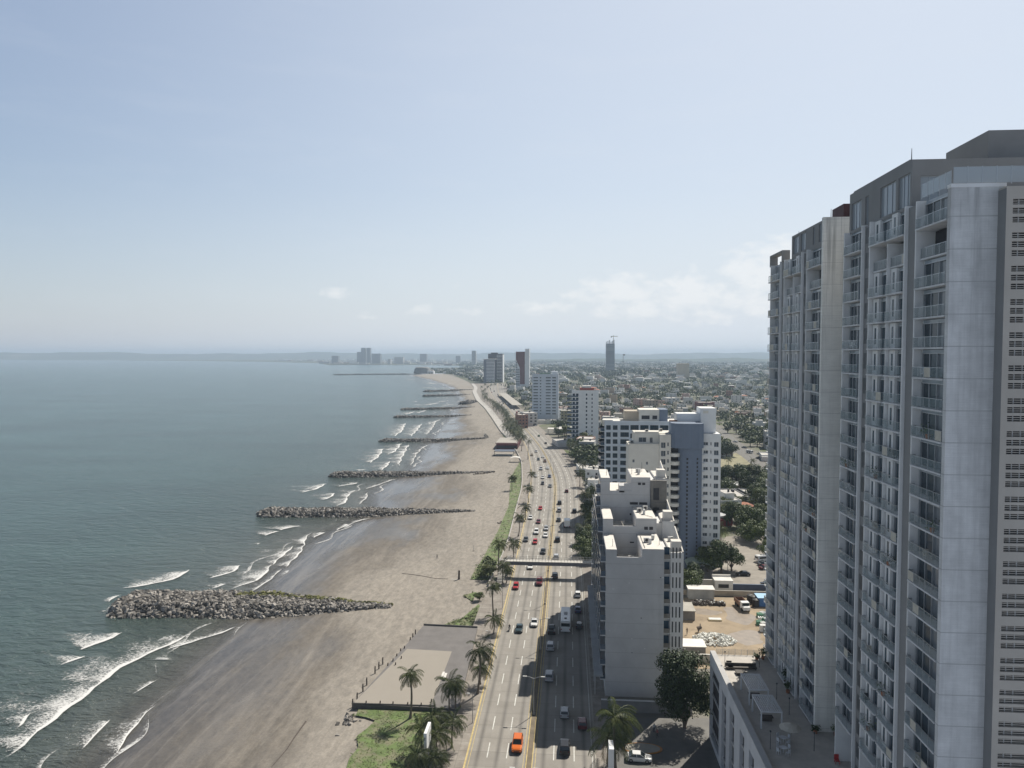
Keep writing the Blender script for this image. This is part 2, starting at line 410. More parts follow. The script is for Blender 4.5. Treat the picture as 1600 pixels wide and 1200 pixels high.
u = N(nt, 'ShaderNodeAttribute', attribute_name='across'); 
fu = math_(nt, 'FRACT', math_(nt, 'MULTIPLY', u.outputs['Fac'], 3.))
oil = math_(nt, 'SUBTRACT', 1., math_(nt, 'MULTIPLY', math_(nt, 'ABSOLUTE', math_(nt, 'SUBTRACT', fu, .5)), 6.), clamp=True)
oil = math_(nt, 'MULTIPLY', oil, ramp(nt, noise(nt, .05, 4, .6, (.2, 1, 1)), [(.3, (.25,)*3), (.7, (1,)*3)]))
sp = N(nt, 'ShaderNodeNewGeometry'); xy = N(nt, 'ShaderNodeSeparateXYZ'); L.new(sp.outputs['Position'], xy.inputs[0])
jy = math_(nt, 'GREATER_THAN', math_(nt, 'FRACT', math_(nt, 'DIVIDE', xy.outputs[1], 4.6)), .965)
c = ramp(nt, noise(nt, .2, 6, .65), [(.3, (.24, .223, .198)), (.7, (.305, .286, .258))])
sl_ = N(nt, 'ShaderNodeTexWhiteNoise', noise_dimensions='2D'); cvv = N(nt, 'ShaderNodeCombineXYZ')
L.new(math_(nt, 'FLOOR', math_(nt, 'DIVIDE', xy.outputs[1], 4.6)), cvv.inputs[0]); L.new(math_(nt, 'FLOOR', math_(nt, 'MULTIPLY', u.outputs['Fac'], 3.)), cvv.inputs[1]); L.new(cvv.outputs[0], sl_.inputs[0])
c = mixc(nt, 1., c, ramp(nt, sl_.outputs[0], [(0, (.93,)*3), (.9, (1.05,)*3), (1, (1.13,)*3)]), 'MULTIPLY')
c = mixc(nt, math_(nt, 'MULTIPLY', oil, .8), c, (.075, .07, .066))
c = mixc(nt, math_(nt, 'MULTIPLY', jy, .25), c, (.08, .075, .07))
L.new(c, b.inputs['Base Color']); b.inputs['Roughness'].default_value = .75; b.inputs['Specular IOR Level'].default_value = .25
road = MB(); acr = []
for fa, fb in ((fKL, fML), (fMR, fKR)):
    ribbon(road, fa, fb, YS, 0., roadm)
    acr += [0., 1.]*len(YS)
road.at = {'across': acr}
struct(road, 'road')
white = mat('road_paint_white', (.62, .62, .58), .6, .3, 1.6); yellow = mat('kerb_paint_yellow', (.5, .39, .17), .7, .3, 1.2)
kerbm = mat('kerb_concrete', (.33, .31, .27), .85, .15, 1.)
mk = MB()
for fa, fb in ((fKL, fML), (fMR, fKR)):
    for t in (1/3, 2/3):
        Y = 75.
        while Y < 1100:
            for i in range(1):
                w = .085 if Y < 400 else .12
                y2 = Y+4.9
                xa, xb = lerp(fa(Y), fb(Y), t), lerp(fa(y2), fb(y2), t)
                mk.poly([(xa-w, Y, .012), (xa+w, Y, .012), (xb+w, y2, .012), (xb-w, y2, .012)], white)
            Y += 9.45
for f, s in ((fKL, 1), (fML, -1), (fMR, 1), (fKR, -1)):
    ribbon(mk, lambda Y: f(Y)+s*.42-.05, lambda Y: f(Y)+s*.42+.05, [y for y in YS if y < 420], .011, yellow if f is not fKR else white)
struct(mk, 'road_markings')
kb = MB()
kerb(kb, fKL, -1, .28, YS, 0, .15, yellow)
kerb(kb, fKR, 1, .28, YS, 0, .15, kerbm)
struct(kb, 'kerb')
md = MB(); soil = mat('median_soil', (.17, .14, .1), .95, .35, .6)
kerb(md, fML, 1, .16, YS, 0, .17, yellow); kerb(md, fMR, -1, .16, YS, 0, .17, yellow)
ribbon(md, lambda Y: fML(Y)+.16, lambda Y: fMR(Y)-.16, YS, .14, soil)
struct(md, 'median_strip')
# promenade with cross joints
prom, nt, b, o = nodes('promenade_paving'); L = nt.links
sp = N(nt, 'ShaderNodeNewGeometry'); xy = N(nt, 'ShaderNodeSeparateXYZ'); L.new(sp.outputs['Position'], xy.inputs[0])
c = ramp(nt, noise(nt, .35, 6, .65), [(.28, (.2, .175, .155)), (.55, (.28, .255, .225)), (.72, (.36, .335, .3))])
jt = math_(nt, 'GREATER_THAN', math_(nt, 'FRACT', math_(nt, 'DIVIDE', xy.outputs[1], 3.1)), .93)
jx = math_(nt, 'GREATER_THAN', math_(nt, 'FRACT', math_(nt, 'DIVIDE', xy.outputs[0], 2.4)), .95)
c = mixc(nt, math_(nt, 'MULTIPLY', math_(nt, 'MAXIMUM', jt, jx), .3), c, (.1, .09, .08))
L.new(c, b.inputs['Base Color']); b.inputs['Roughness'].default_value = .85; b.inputs['Specular IOR Level'].default_value = .2
pr = MB(); ribbon(pr, fP, lambda Y: fKL(Y)-.28, YS, .13, prom)
ribbon(pr, lambda Y: fKR(Y)+.28, lambda Y: fKR(Y)+lerp(3.2, 5, min(1, Y/900)), YS, .12, prom)
struct(pr, 'promenade')
ww_ = MB(); ribbon(ww_, lambda Y: fP(Y)+.5, lambda Y: fP(Y)+7.5, [y for y in YS if 575 < y], .16, mat('white_walkway', (.42, .4, .37), .8, .1, .5)); struct(ww_, 'white_walkway')
sw = MB(); swm = mat('sea_wall_render', (.4, .38, .35), .8, .2, .5, .4)
kerb(sw, lambda Y: fP(Y)+.0, -1, .45, [y for y in YS if 215 < y < 1700], -1.4, .62, swm)
o = tag(struct(sw, 'sea_wall'), 'long low pale wall between promenade and beach', 'wall'); del o['kind']
# ---------------------------------------------------------------- groynes
rockm = mat('granite_boulders', (.215, .2, .182), .85, .3, .8, island=.75, bump=.4)
rockdk = mat('wet_core_stone', (.05, .05, .048), .9, .3, .5)  # near-black mound under the boulders, keeps the gaps between them dark
mossm = mat('moss_and_weed', (.14, .14, .05), .9, .4, 1.)
def ico():
    bm = bmesh.new(); bmesh.ops.create_icosphere(bm, subdivisions=1, radius=1)
    v = [tuple(x.co) for x in bm.verts]; f = [tuple(q.index for q in x.verts) for x in bm.faces]; bm.free(); return v, f
IV, IF = ico()
CV = [(x, y, z) for z in (-1, 1) for x, y in ((-1, -1), (1, -1), (1, 1), (-1, 1))]
CF = [(3, 2, 1, 0), (4, 5, 6, 7), (0, 1, 5, 4), (1, 2, 6, 5), (2, 3, 7, 6), (3, 0, 4, 7)]
def rock(mb, c, r, m, rnd, cube=True):
    V, Fc = (CV, CF) if cube else (IV, IF)
    k = .62 if cube else 1
    M = Matrix.Rotation(rnd.uniform(0, 6.28), 3, Vector((rnd.uniform(-1, 1), rnd.uniform(-1, 1), rnd.uniform(-1, 1))).normalized())
    sx_, sy_, sz_ = rnd.uniform(.8, 1.35), rnd.uniform(.7, 1.1), rnd.uniform(.55, .95)
    vs = []
    for x, y, z in V:
        q = M @ Vector((x*sx_*rnd.uniform(.7, 1.15), y*sy_*rnd.uniform(.7, 1.15), z*sz_*rnd.uniform(.7, 1.15)))
        vs.append((c[0]+q.x*r*k, c[1]+q.y*r*k, c[2]+q.z*r*k))
    mb.mesh(vs, Fc, m)
def groyne(label, pts, halfw, height, n, size, taper=.5, zb=-1.3, seed=1, moss=False):
    n = int(n*2.7); fk = min(1, max(0, (pts[0][1]-250)/450)); height *= lerp(.62, .48, fk); halfw *= lerp(1, .6, fk); size *= lerp(1, .8, fk)
    """pts: centre line on the map, seaward tip first"""
    rnd = random.Random(seed)
    seg = [0]
    for a, b in zip(pts, pts[1:]): seg.append(seg[-1]+math.dist(a, b))
    T = seg[-1]
    def at_(s):
        d = s*T
        for i in range(len(pts)-1):
            if d <= seg[i+1] or i == len(pts)-2:
                t = (d-seg[i])/(seg[i+1]-seg[i]); a, b = pts[i], pts[i+1]
                dx, dy = b[0]-a[0], b[1]-a[1]; l = math.hypot(dx, dy)
                return (lerp(a[0], b[0], t), lerp(a[1], b[1], t), -dy/l, dx/l)
    def prof(s, w):
        k = 1 if s < taper else lerp(1, .16, ((s-taper)/(1-taper))**1.15)
        hw = halfw*k*min(1, .22+(s*15)**.6); hh = height*lerp(k, 1, .25)*min(1, .5+s*12)*(1+.08*math.sin(s*31+seed))
        return hw, hh*max(0, min(1, (1-abs(w))*2.3))
    mb = MB()
    ns, nw = 40, 8
    b0 = 0
    for i in range(ns+1):
        s = i/ns; x, y, nx, ny = at_(s)
        for j in range(nw+1):
            w = j/nw*2-1; hw, hh = prof(s, w)
            mb.v.append((x+nx*hw*w*.96, y+ny*hw*w*.96, zb-.4+hh+(.0)))
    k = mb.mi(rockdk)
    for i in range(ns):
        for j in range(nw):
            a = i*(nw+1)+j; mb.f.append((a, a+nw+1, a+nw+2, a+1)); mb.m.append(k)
    for q in range(n):
        s = rnd.random()**.9; w = rnd.uniform(-1.04, 1.04); hw, hh = prof(s, w)
        if rnd.random() > .2+.8*hw/halfw: continue
        x, y, nx, ny = at_(s); r = size*.54*rnd.choice((.45, .6, .75, .9, 1.1, 1.5))*(1.25 if s < .12 else 1)*(.75+.25*hw/halfw)
        m = rockm
        if moss and s > .42 and .25 < w and rnd.random() < .75: m = mossm
        rock(mb, (x+nx*hw*w+rnd.uniform(-.3, .3), y+ny*hw*w, zb+hh+r*.25), r, m, rnd, cube=rnd.random() < .65)
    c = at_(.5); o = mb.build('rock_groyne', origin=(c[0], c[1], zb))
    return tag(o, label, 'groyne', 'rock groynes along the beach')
def gp(*px): return [G(x, y, -1.) for x, y in px]
groyne('widest grey boulder groyne in front, mossy at its sand end', gp((182, 946), (300, 946), (440, 948), (612, 950)), 9.5, 3.6, 2600, 1.05, .52, seed=3, moss=True)
groyne('dark boulder groyne, second out from the mossy one', gp((402, 803), (560, 803), (742, 800)), 7.2, 3.2, 1500, 1.1, .45, seed=4)
groyne('third groyne along the beach, tip pointing at a row of breaking waves', gp((515, 744), (640, 742.5), (772, 738.5)), 7., 3.3, 1300, 1.2, .3, seed=5)
groyne('groyne whose sand end hooks back along the beach', gp((592, 690), (690, 689), (754, 686.5), (760, 684.5), (758, 679)), 7.5, 3.4, 800, 1.4, .25, seed=6)
groyne('long thin groyne just beyond the hooked one', gp((614, 652.5), (680, 651.5), (738, 649)), 7.5, 3.4, 500, 1.7, .3, seed=7)
groyne('thin groyne that runs up to the dark rock heap', gp((626, 640.5), (690, 639), (742, 636.6)), 8, 3.6, 500, 1.8, .5, seed=8)
groyne('nearer one of the two short parallel groynes far up the beach', gp((661, 619.4), (700, 618.4), (735, 617)), 9, 3.8, 260, 2.2, .4, seed=9)
groyne('farther one of the two short parallel groynes up the beach', gp((662, 612.2), (700, 611), (741, 609.3)), 9.5, 4., 260, 2.4, .5, seed=10)
o = groyne('very long low breakwater ending at the rounded hall', gp((520, 586), (580, 585.5), (645, 585)), 9, 5, 300, 3., .9, seed=11); o['group'] = ''
del o['group']; o.name = 'breakwater'
o = groyne('faint breakwater far across the bay, below the tower cluster', gp((513, 570.5), (560, 570.2), (600, 570)), 12, 7, 120, 5, .9, seed=12); del o['group']; o.name = 'breakwater'
o = groyne('round dark heap of rocks at the promenade bulge', gp((724, 632), (735, 629.5), (744, 628)), 15, 7, 160, 2.2, .7, seed=13); del o['group']; o.name = 'rock_heap'
# ---------------------------------------------------------------- breaking waves
foamm = bpy.data.materials.new('foam'); foamm.use_nodes = True; nt = foamm.node_tree; b = nt.nodes['Principled BSDF']; L = nt.links
v = N(nt, 'ShaderNodeAttribute', attribute_name='v').outputs['Fac']; e = N(nt, 'ShaderNodeAttribute', attribute_name='e').outputs['Fac']
n1 = noise(nt, 1.5, 6, .75, (1, 1.6, 1, .5)); n2 = noise(nt, .16, 4, .6)
core = math_(nt, 'SUBTRACT', 1., math_(nt, 'MULTIPLY', v, 9.), clamp=True)
thr = math_(nt, 'ADD', math_(nt, 'MULTIPLY', math_(nt, 'POWER', v, .6), .3), math_(nt, 'MULTIPLY', e, .45))
thr = math_(nt, 'SUBTRACT', math_(nt, 'ADD', thr, .60), math_(nt, 'MULTIPLY', n2, .55))
a = math_(nt, 'MULTIPLY', math_(nt, 'SUBTRACT', n1, thr), 5., clamp=True)
a = math_(nt, 'MULTIPLY', a, math_(nt, 'SUBTRACT', .95, math_(nt, 'MULTIPLY', v, .45)))
kc = math_(nt, 'MULTIPLY', math_(nt, 'SUBTRACT', math_(nt, 'ADD', math_(nt, 'MULTIPLY', core, .75), n1), math_(nt, 'ADD', .72, math_(nt, 'MULTIPLY', e, .8))), 4., clamp=True)
a = math_(nt, 'MAXIMUM', a, math_(nt, 'MULTIPLY', kc, math_(nt, 'MULTIPLY', core, 1.6, clamp=True)))
L.new(a, b.inputs['Alpha']); b.inputs['Base Color'].default_value = (.66, .66, .65, 1); b.inputs['Roughness'].default_value = .8
foam = MB(); fv, fe = [], []; foam.mats = [foamm]
def crest(px, w, h=.35, thin=False):
    pts = [Vector((*G(x, y, -1.), 0)) for x, y in px]
    out = [pts[0]]
    for a, b_ in zip(pts, pts[1:]):
        n = max(1, int((b_-a).length/2.2))
        for k in range(1, n+1): out.append(a.lerp(b_, k/n))
    rnd = random.Random(len(px)*7+int(px[0][0]))
    n = len(out)
    for _ in range(2):
        out = [out[0]]+[(out[i-1]+out[i]*2+out[i+1])/4 for i in range(1, n-1)]+[out[-1]] if n > 2 else out
    ph = rnd.uniform(0, 9)
    b0 = len(foam.v); K = 7
    for i, p in enumerate(out):
        d = out[min(i+1, n-1)]-out[max(i-1, 0)]; nn = Vector((-d.y, d.x, 0)).normalized()
        if nn.x > 0: nn = -nn          # seaward
        s = i/(n-1); end = max(0, 1-min(s, 1-s)*7)
        ww = 2.6*w*(.6+.5*math.sin(s*math.pi))*(.85+.35*math.sin(i*.9+ph)+.2*math.sin(i*2.3+ph))
        wob = .5*math.sin(i*.55+ph)+.3*math.sin(i*1.7+ph*2)
        for k in range(K):
            t = k/(K-1)
            hgt = h*max(0, 1-abs(t-.12)*5)*(1-end)
            q = p+nn*(t*ww-.3+wob*(1-t)*min(1, w/3)); foam.v.append((q.x-t*ww*.25, q.y, -.93+hgt)); fv.append(t if not thin else .25+t*.75); fe.append(end)
    for i in range(n-1):
        for k in range(K-1):
            a = b0+i*K+k; foam.f.append((a, a+1, a+K+1, a+K)); foam.m.append(0)
for px, w in (
    ([(-40, 1210), (5, 1192), (40, 1165), (70, 1135), (105, 1105), (150, 1075), (190, 1045), (212, 1030), (245, 1015), (280, 1000), (313, 981)], 7), ([(-30, 1240), (20, 1205)], 5),
    ([(14, 1143), (32, 1132), (52, 1110)], 4), ([(115, 1017), (165, 1004), (198, 986)], 6.5), ([(85, 1042), (120, 1036), (139, 1022)], 5), ([(255, 1018), (313, 1001), (345, 990), (371, 976)], 3.2),
    ([(228, 1030), (262, 1034), (279, 1028)], 2.5), ([(196, 1090), (225, 1078), (249, 1058)], 2.2), ([(115, 1178), (150, 1150), (176, 1120)], 1.8), ([(168, 1188), (196, 1152), (245, 1098)], 1.8),
    ([(165, 948), (178, 953), (206, 956)], 2.5), ([(166, 944), (174, 934), (190, 927)], 2),
    ([(180, 921), (215, 918), (255, 910), (280, 902), (296, 888)], 7), ([(322, 922), (344, 919), (358, 910)], 3), ([(322, 905), (360, 897), (374, 882)], 6), ([(352, 923), (390, 912), (412, 899), (428, 880)], 5), ([(385, 928), (425, 905), (441, 887)], 1.6),
    ([(425, 886), (440, 868), (462, 851)], 4), ([(446, 890), (458, 874), (470, 860), (480, 848)], 3), ([(408, 838), (425, 834), (441, 829)], 5), ([(398, 853), (410, 847)], 4), ([(488, 842), (505, 834), (513, 830)], 3), ([(436, 830), (455, 824), (480, 822)], 5),
    ([(470, 855), (480, 840), (486, 832)], 3), ([(536, 827), (556, 815), (582, 809)], 1.5), ([(524, 830), (545, 818)], 2),
    ([(466, 771), (490, 766), (513, 755)], 7), ([(496, 782), (514, 780), (522, 770)], 6), ([(520, 793), (538, 786), (545, 775), (549, 769)], 5), ([(524, 761), (545, 758), (562, 754)], 5), ([(566, 766), (600, 755), (622, 747)], 2), ([(540, 771), (560, 766)], 4), ([(560, 790), (572, 778), (574, 768)], 1.6),
    ([(556, 736), (576, 734)], 5), ([(575, 726), (592, 713), (600, 699)], 6), ([(596, 736), (606, 726), (612, 720)], 6), ([(602, 712), (618, 705), (628, 692)], 7), ([(622, 732), (626, 718), (634, 703), (640, 692)], 5), ([(640, 732), (650, 710), (660, 700), (676, 692)], 2.2),
    ([(612, 684), (628, 674), (634, 660)], 8), ([(640, 684), (652, 672), (660, 661)], 7), ([(664, 682), (676, 668), (682, 656)], 4), ([(668, 664), (690, 655)], 3),
    ([(634, 648), (650, 643)], 8), ([(652, 646), (668, 641)], 6), ([(640, 632), (668, 633), (690, 629)], 8), ([(684, 628), (704, 626)], 6), ([(690, 634), (712, 632)], 5),
    ([(636, 592.5), (652, 594)], 10), ([(668, 598), (686, 600)], 12), ([(688, 606), (702, 607)], 10), ([(660, 605), (690, 607)], 10), ([(610, 586.6), (640, 587)], 6), ([(690, 614), (712, 614)], 8), ([(700, 598), (712, 601)], 8), ([(680, 621), (706, 622)], 7),
    ([(63, 931), (74, 928)], 1.6), ([(140, 965), (150, 961)], 1.2), ([(318, 865), (324, 861)], 1.6), ([(648, 628), (654, 627)], 5), ([(340, 853), (346, 850)], 1.6)):
    crest(px, w)
# the last thin line of each wash on the sand
def wash(off, y0, y1, w):
    pts = []; Y = y0; rnd = random.Random(int(off*10+y0))
    while Y < y1:
        x = fW(Y)+off+1.6*math.sin(Y*.13+off)+1.2*math.sin(Y*.31); pts.append((x, Y)); Y *= 1.008
    b0 = len(foam.v); K = 4; n = len(pts)
    for i, (x, y) in enumerate(pts):
        for k in range(K):
            foam.v.append((x-k/(K-1)*w, y, -.90)); fv.append(.02+.4*k/(K-1)); fe.append(max(0, 1-min(i, n-1-i)/5)+.95*max(0, math.sin(y*.075+off*2)+.35*math.sin(y*.31+off)))
    for i in range(n-1):
        for k in range(K-1):
            a = b0+i*K+k; foam.f.append((a, a+1, a+K+1, a+K)); foam.m.append(0)
for off, w in ((-1.5, .9), (-9, .8)):
    for y0, y1 in ((100, 188), (216, 304), (330, 402), (428, 566), (590, 780), (830, 1150), (1240, 2100)): wash(off*(1+y0/500), y0, y1, w*(1+y0/700))
foam.at = {'v': fv, 'e': fe}
struct(foam, 'surf_foam', kind='stuff', smooth=True)
# ---------------------------------------------------------------- grass and shrubs on the sand
grassm = mat('coarse_grass', (.11, .16, .047), .85, .5, .3)
_nt = grassm.node_tree; _b = _nt.nodes['Principled BSDF']; _src = _b.inputs['Base Color'].links[0].from_socket
_nt.links.new(mixc(_nt, ramp(_nt, noise(_nt, .35, 6, .7), [(.46, (0,)*3), (.6, (.8,)*3)]), _src, (.2, .18, .12)), _b.inputs['Base Color'])
bladem = leafmat('grass_blades', (.09, .125, .03), (.16, .19, .06))
gr = MB()
def grass_patch(px, z=-.25, h=.5, dens=.8, clip=4000):
    pts = [G(x, y, z) for x, y in px]
    xs = [p[0] for p in pts]; ys = [p[1] for p in pts]; rnd = random.Random(int(xs[0]*10))
    def ins(x, y):
        r = False; j = len(pts)-1
        for i in range(len(pts)):
            (xi, yi), (xj, yj) = pts[i], pts[j]
            if (yi > y) != (yj > y) and x < (xj-xi)*(y-yi)/(yj-yi)+xi: r = not r
            j = i
        return r
    A = (max(xs)-min(xs))*(max(ys)-min(ys)); n = min(clip, int(A*dens*3))
    gr.poly([(x, y, z+.05) for x, y in pts], grassm)
    for _ in range(n):
        x, y = rnd.uniform(min(xs)-1, max(xs)+1), rnd.uniform(min(ys)-1, max(ys)+1)
        if not ins(x, y) and rnd.random() < .93: continue
        if not ins(x+rnd.uniform(-1.5, 1.5), y+rnd.uniform(-1.5, 1.5)): continue
        for k in range(4):
            a = rnd.uniform(0, 6.28); l = h*rnd.uniform(.6, 1.5); w = .12+.1*rnd.random(); ox, oy = x+rnd.uniform(-.4, .4), y+rnd.uniform(-.4, .4)
            c, s = math.cos(a), math.sin(a)
            gr.poly([(ox-s*w, oy+c*w, z), (ox+s*w, oy-c*w, z), (ox+c*l*.7+s*w*.5, oy+s*l*.7-c*w*.5, z+l*.5), (ox+c*l*1.1, oy+s*l*1.1, z+l*.45)], bladem)
grass_patch([(537, 1215), (546, 1185), (560, 1168), (558, 1150), (574, 1138), (586, 1126), (572, 1121), (556, 1118), (560, 1109), (640, 1106), (700, 1110), (712, 1130), (700, 1215)], h=.22, dens=.8, clip=3000)
grass_patch([(688, 978), (742, 978), (752, 950), (748, 944), (722, 966)], h=.5)
grass_patch([(735, 905), (768, 907), (778, 880), (762, 868), (742, 890)], h=.6)
grass_patch([(812, 722), (798, 745), (795, 790), (778, 830), (750, 880), (772, 885), (785, 866), (799, 838), (808, 795), (818, 755), (819, 725)], h=.3, dens=.3)
grass_patch([(724, 930), (745, 925), (738, 940)], h=.4)
grass_patch([(752, 618), (770, 640), (792, 672), (800, 690), (793, 692), (783, 676), (762, 645), (748, 625)], h=.8, dens=.25)
struct(gr, 'dune_grass', kind='stuff')
# ---------------------------------------------------------------- facades
class Fr:
    """a wall plane: O start, U along it, N outward; boxes are given as along/out/up"""
    def __init__(s, O, U, Nn): s.O, s.U, s.N = O, U, Nn
    def p(s, u, d, z): return (s.O[0]+s.U[0]*u+s.N[0]*d, s.O[1]+s.U[1]*u+s.N[1]*d, z)
    def box(s, mb, u0, u1, d0, d1, z0, z1, m):
        vs = [s.p(u, d, z) for z in (z0, z1) for u, d in ((u0, d0), (u1, d0), (u1, d1), (u0, d1))]
        fl = s.U[0]*s.N[1]-s.U[1]*s.N[0] > 0
        fs = [(3, 2, 1, 0), (4, 5, 6, 7), (0, 1, 5, 4), (1, 2, 6, 5), (2, 3, 7, 6), (3, 0, 4, 7)]
        return mb.mesh(vs, fs if fl else [f[::-1] for f in fs], m)
    def quad(s, mb, u0, u1, z0, z1, d, m):
        q = [s.p(u0, d, z0), s.p(u1, d, z0), s.p(u1, d, z1), s.p(u0, d, z1)]
        fl = s.U[0]*s.N[1]-s.U[1]*s.N[0] > 0
        return mb.poly(q[::-1] if fl else q, m)
    def wall(s, mb, u0, u1, z0, z1, holes, m, depth=.3, mr=None):
        us = sorted({u0, u1, *[h[0] for h in holes], *[h[1] for h in holes]}); zs = sorted({z0, z1, *[h[2] for h in holes], *[h[3] for h in holes]})
        us = [u for u in us if u0 <= u <= u1]; zs = [z for z in zs if z0 <= z <= z1]
        def inh(u, z): return any(h[0] < u < h[1] and h[2] < z < h[3] for h in holes)
        for a, b in zip(us, us[1:]):
            run = None
            for c, d in zip(zs, zs[1:]):
                if inh((a+b)/2, (c+d)/2):
                    if run is not None: s.quad(mb, a, b, run, c, 0, m); run = None
                elif run is None: run = c
            if run is not None: s.quad(mb, a, b, run, zs[-1], 0, m)
        for a, b, c, d in holes:
            P_ = s.p; r = mr or m
            for q in ([P_(a, 0, c), P_(b, 0, c), P_(b, -depth, c), P_(a, -depth, c)], [P_(a, 0, d), P_(a, -depth, d), P_(b, -depth, d), P_(b, 0, d)],
                      [P_(a, 0, c), P_(a, -depth, c), P_(a, -depth, d), P_(a, 0, d)], [P_(b, 0, c), P_(b, 0, d), P_(b, -depth, d), P_(b, -depth, c)]): mb.poly(q, r)
def window(mb, fr, h, depth, glass, frame, cols=2, rows=1, fw=.07):
    a, b, c, d = h
    for i in range(cols):
        fr.quad(mb, lerp(a, b, i/cols), lerp(a, b, (i+1)/cols), c, d, -depth+.01, glass)
    for i in range(cols+1):
        u = lerp(a, b, i/cols); u = min(max(u, a+fw/2), b-fw/2); fr.box(mb, u-fw/2, u+fw/2, -depth+.02, -depth+.08, c, d, frame)
    for i in range(rows+1):
        z = lerp(c, d, i/rows); z = min(max(z, c+fw/2), d-fw/2); fr.box(mb, a, b, -depth+.02, -depth+.075, z-fw/2, z+fw/2, frame)
def add_windows(t, items, glass, frame, name='window', cap=100, **kw):
    """items: (frame, hole, depth); the first hundred are parts of their own, the rest one part"""
    o = t.location; rest = MB(); n = 0
    items = sorted(items, key=lambda q: -(q[1][1]-q[1][0])*(q[1][3]-q[1][2]))
    for k, (fr, h, dep) in enumerate(items):
        mb = MB() if k < cap else rest
        window(mb, fr, h, dep, glass, frame, **kw)
        if k < cap: mb.build(name, parent=t, origin=tuple(o))
    if len(items) > cap: rest.build(name+'_rows', parent=t, origin=tuple(o), kind='stuff')
def part(t, mb, name, **k): return mb.build(name, parent=t, origin=tuple(t.location), **k)
# materials of the buildings
def jointed(name, c, pitch, z0, var=.1, stain=.3, dark=.62, board=False, jw=.03):
    """wall with floor joints, weather streaks"""
    m = mat(name, c, .85, var, .35, stain, spec=.25)
    nt = m.node_tree; b = nt.nodes['Principled BSDF']; L = nt.links
    src = b.inputs['Base Color'].links[0].from_socket
    g = N(nt, 'ShaderNodeNewGeometry'); s = N(nt, 'ShaderNodeSeparateXYZ'); L.new(g.outputs['Position'], s.inputs[0])
    f = math_(nt, 'FRACT', math_(nt, 'DIVIDE', math_(nt, 'SUBTRACT', s.outputs[2], z0), pitch))
    j = math_(nt, 'LESS_THAN', f, jw)
    c2 = mixc(nt, math_(nt, 'MULTIPLY', j, .8), src, tuple(v*dark for v in c))
    if board:
        bd = noise(nt, 3., 3, .6, (.15, .15, 3.5)); c2 = mixc(nt, 1., c2, ramp(nt, bd, [(.35, (.95,)*3), (.65, (1.04,)*3)]), 'MULTIPLY')
        dr = noise(nt, .9, 5, .7, (1.3, 1.3, .05)); mk_ = math_(nt, 'MULTIPLY', ramp(nt, dr, [(.48, (0,)*3), (.66, (.75,)*3)]), ramp(nt, math_(nt, 'DIVIDE', math_(nt, 'SUBTRACT', s.outputs[2], 70), 16, clamp=True), [(0, (.3,)*3), (1, (1,)*3)]))
        c2 = mixc(nt, mk_, c2, tuple(v*.4 for v in c))
    L.new(c2, b.inputs['Base Color'])
    return m
conc = jointed('formed_concrete', (.6, .597, .59), 3.04, 16, .2, .6, .62, True, .03)
cream = jointed('cream_concrete', (.86, .84, .78), 3.04, 16, .1, .25, .75, True)
tgrey = mat('grey_render', (.25, .247, .244), .85, .1, .3, .25)
tmid = mat('mid_grey_render', (.45, .447, .443), .85, .1, .4, .2)
tpale = mat('pale_render', (.75, .745, .735), .8, .08, .5, .25)
beige = mat('beige_render', (.46, .42, .37), .85, .1, .2, .3)
slabm = mat('balcony_slab', (.62, .62, .62), .8, .15, .8, .35)
alu = mat('window_aluminium', (.42, .44, .46), .4, .05, 2., metal=.3)
darkfr = mat('dark_frame', (.05, .055, .06), .4, .1, 2.)
tglass = glassmat('tower_glass', (.045, .06, .072), (.34, .36, .38), .42, .08)
atticgl = glassmat('attic_glass', (.22, .25, .28), (.42, .45, .48), .5, .08)
railg = clear_glass('rail_glass', (.3, .38, .4), .3)
railm = mat('rail_metal', (.4, .42, .44), .35, .05, 2., metal=.6)
darkin = mat('dark_interior', (.045, .045, .05), .9, .3, .5)
plantm = leafmat('balcony_plant_leaves', (.03, .06, .02), (.08, .12, .04))
potm = mat('clay_pot', (.3, .13, .07), .8, .2, 3.)
screenm = mat('balcony_screen', (.5, .47, .4), .8, .15, 2.)
# ---------------------------------------------------------------- the tall tower on the right
T = thing('apartment_tower', 'tall grey balcony tower filling the right edge of the photo', 'apartment tower', (45, 100, 0))
FX = 36.0
BL = ((0., 71.3), (34.6, 105.6))
body = MB()
body.box(37.9, 62, 71.9, 98.2, 0, 85.6, tmid); body.box(37.9, 62, 106.2, 134, 0, 85.6, tmid); body.box(41.5, 61.5, 98.2, 106.2, 0, 86, tgrey)
part(T, body, 'core')
w = MB(); w.box(35.5, 40.4, 71.3, 71.9, 0, 85.6, conc); w.box(35.45, 40.4, 71.25, 71.95, 85.6, 85.95, tpale); part(T, w, 'concrete_end_wall')['label'] = 'bare concrete end wall with dark water streaks'
w = MB(); w.box(35.5, 46, 105.6, 106.2, 0, 89.3, cream); part(T, w, 'cream_end_wall')['label'] = 'cream concrete end wall of the far half'
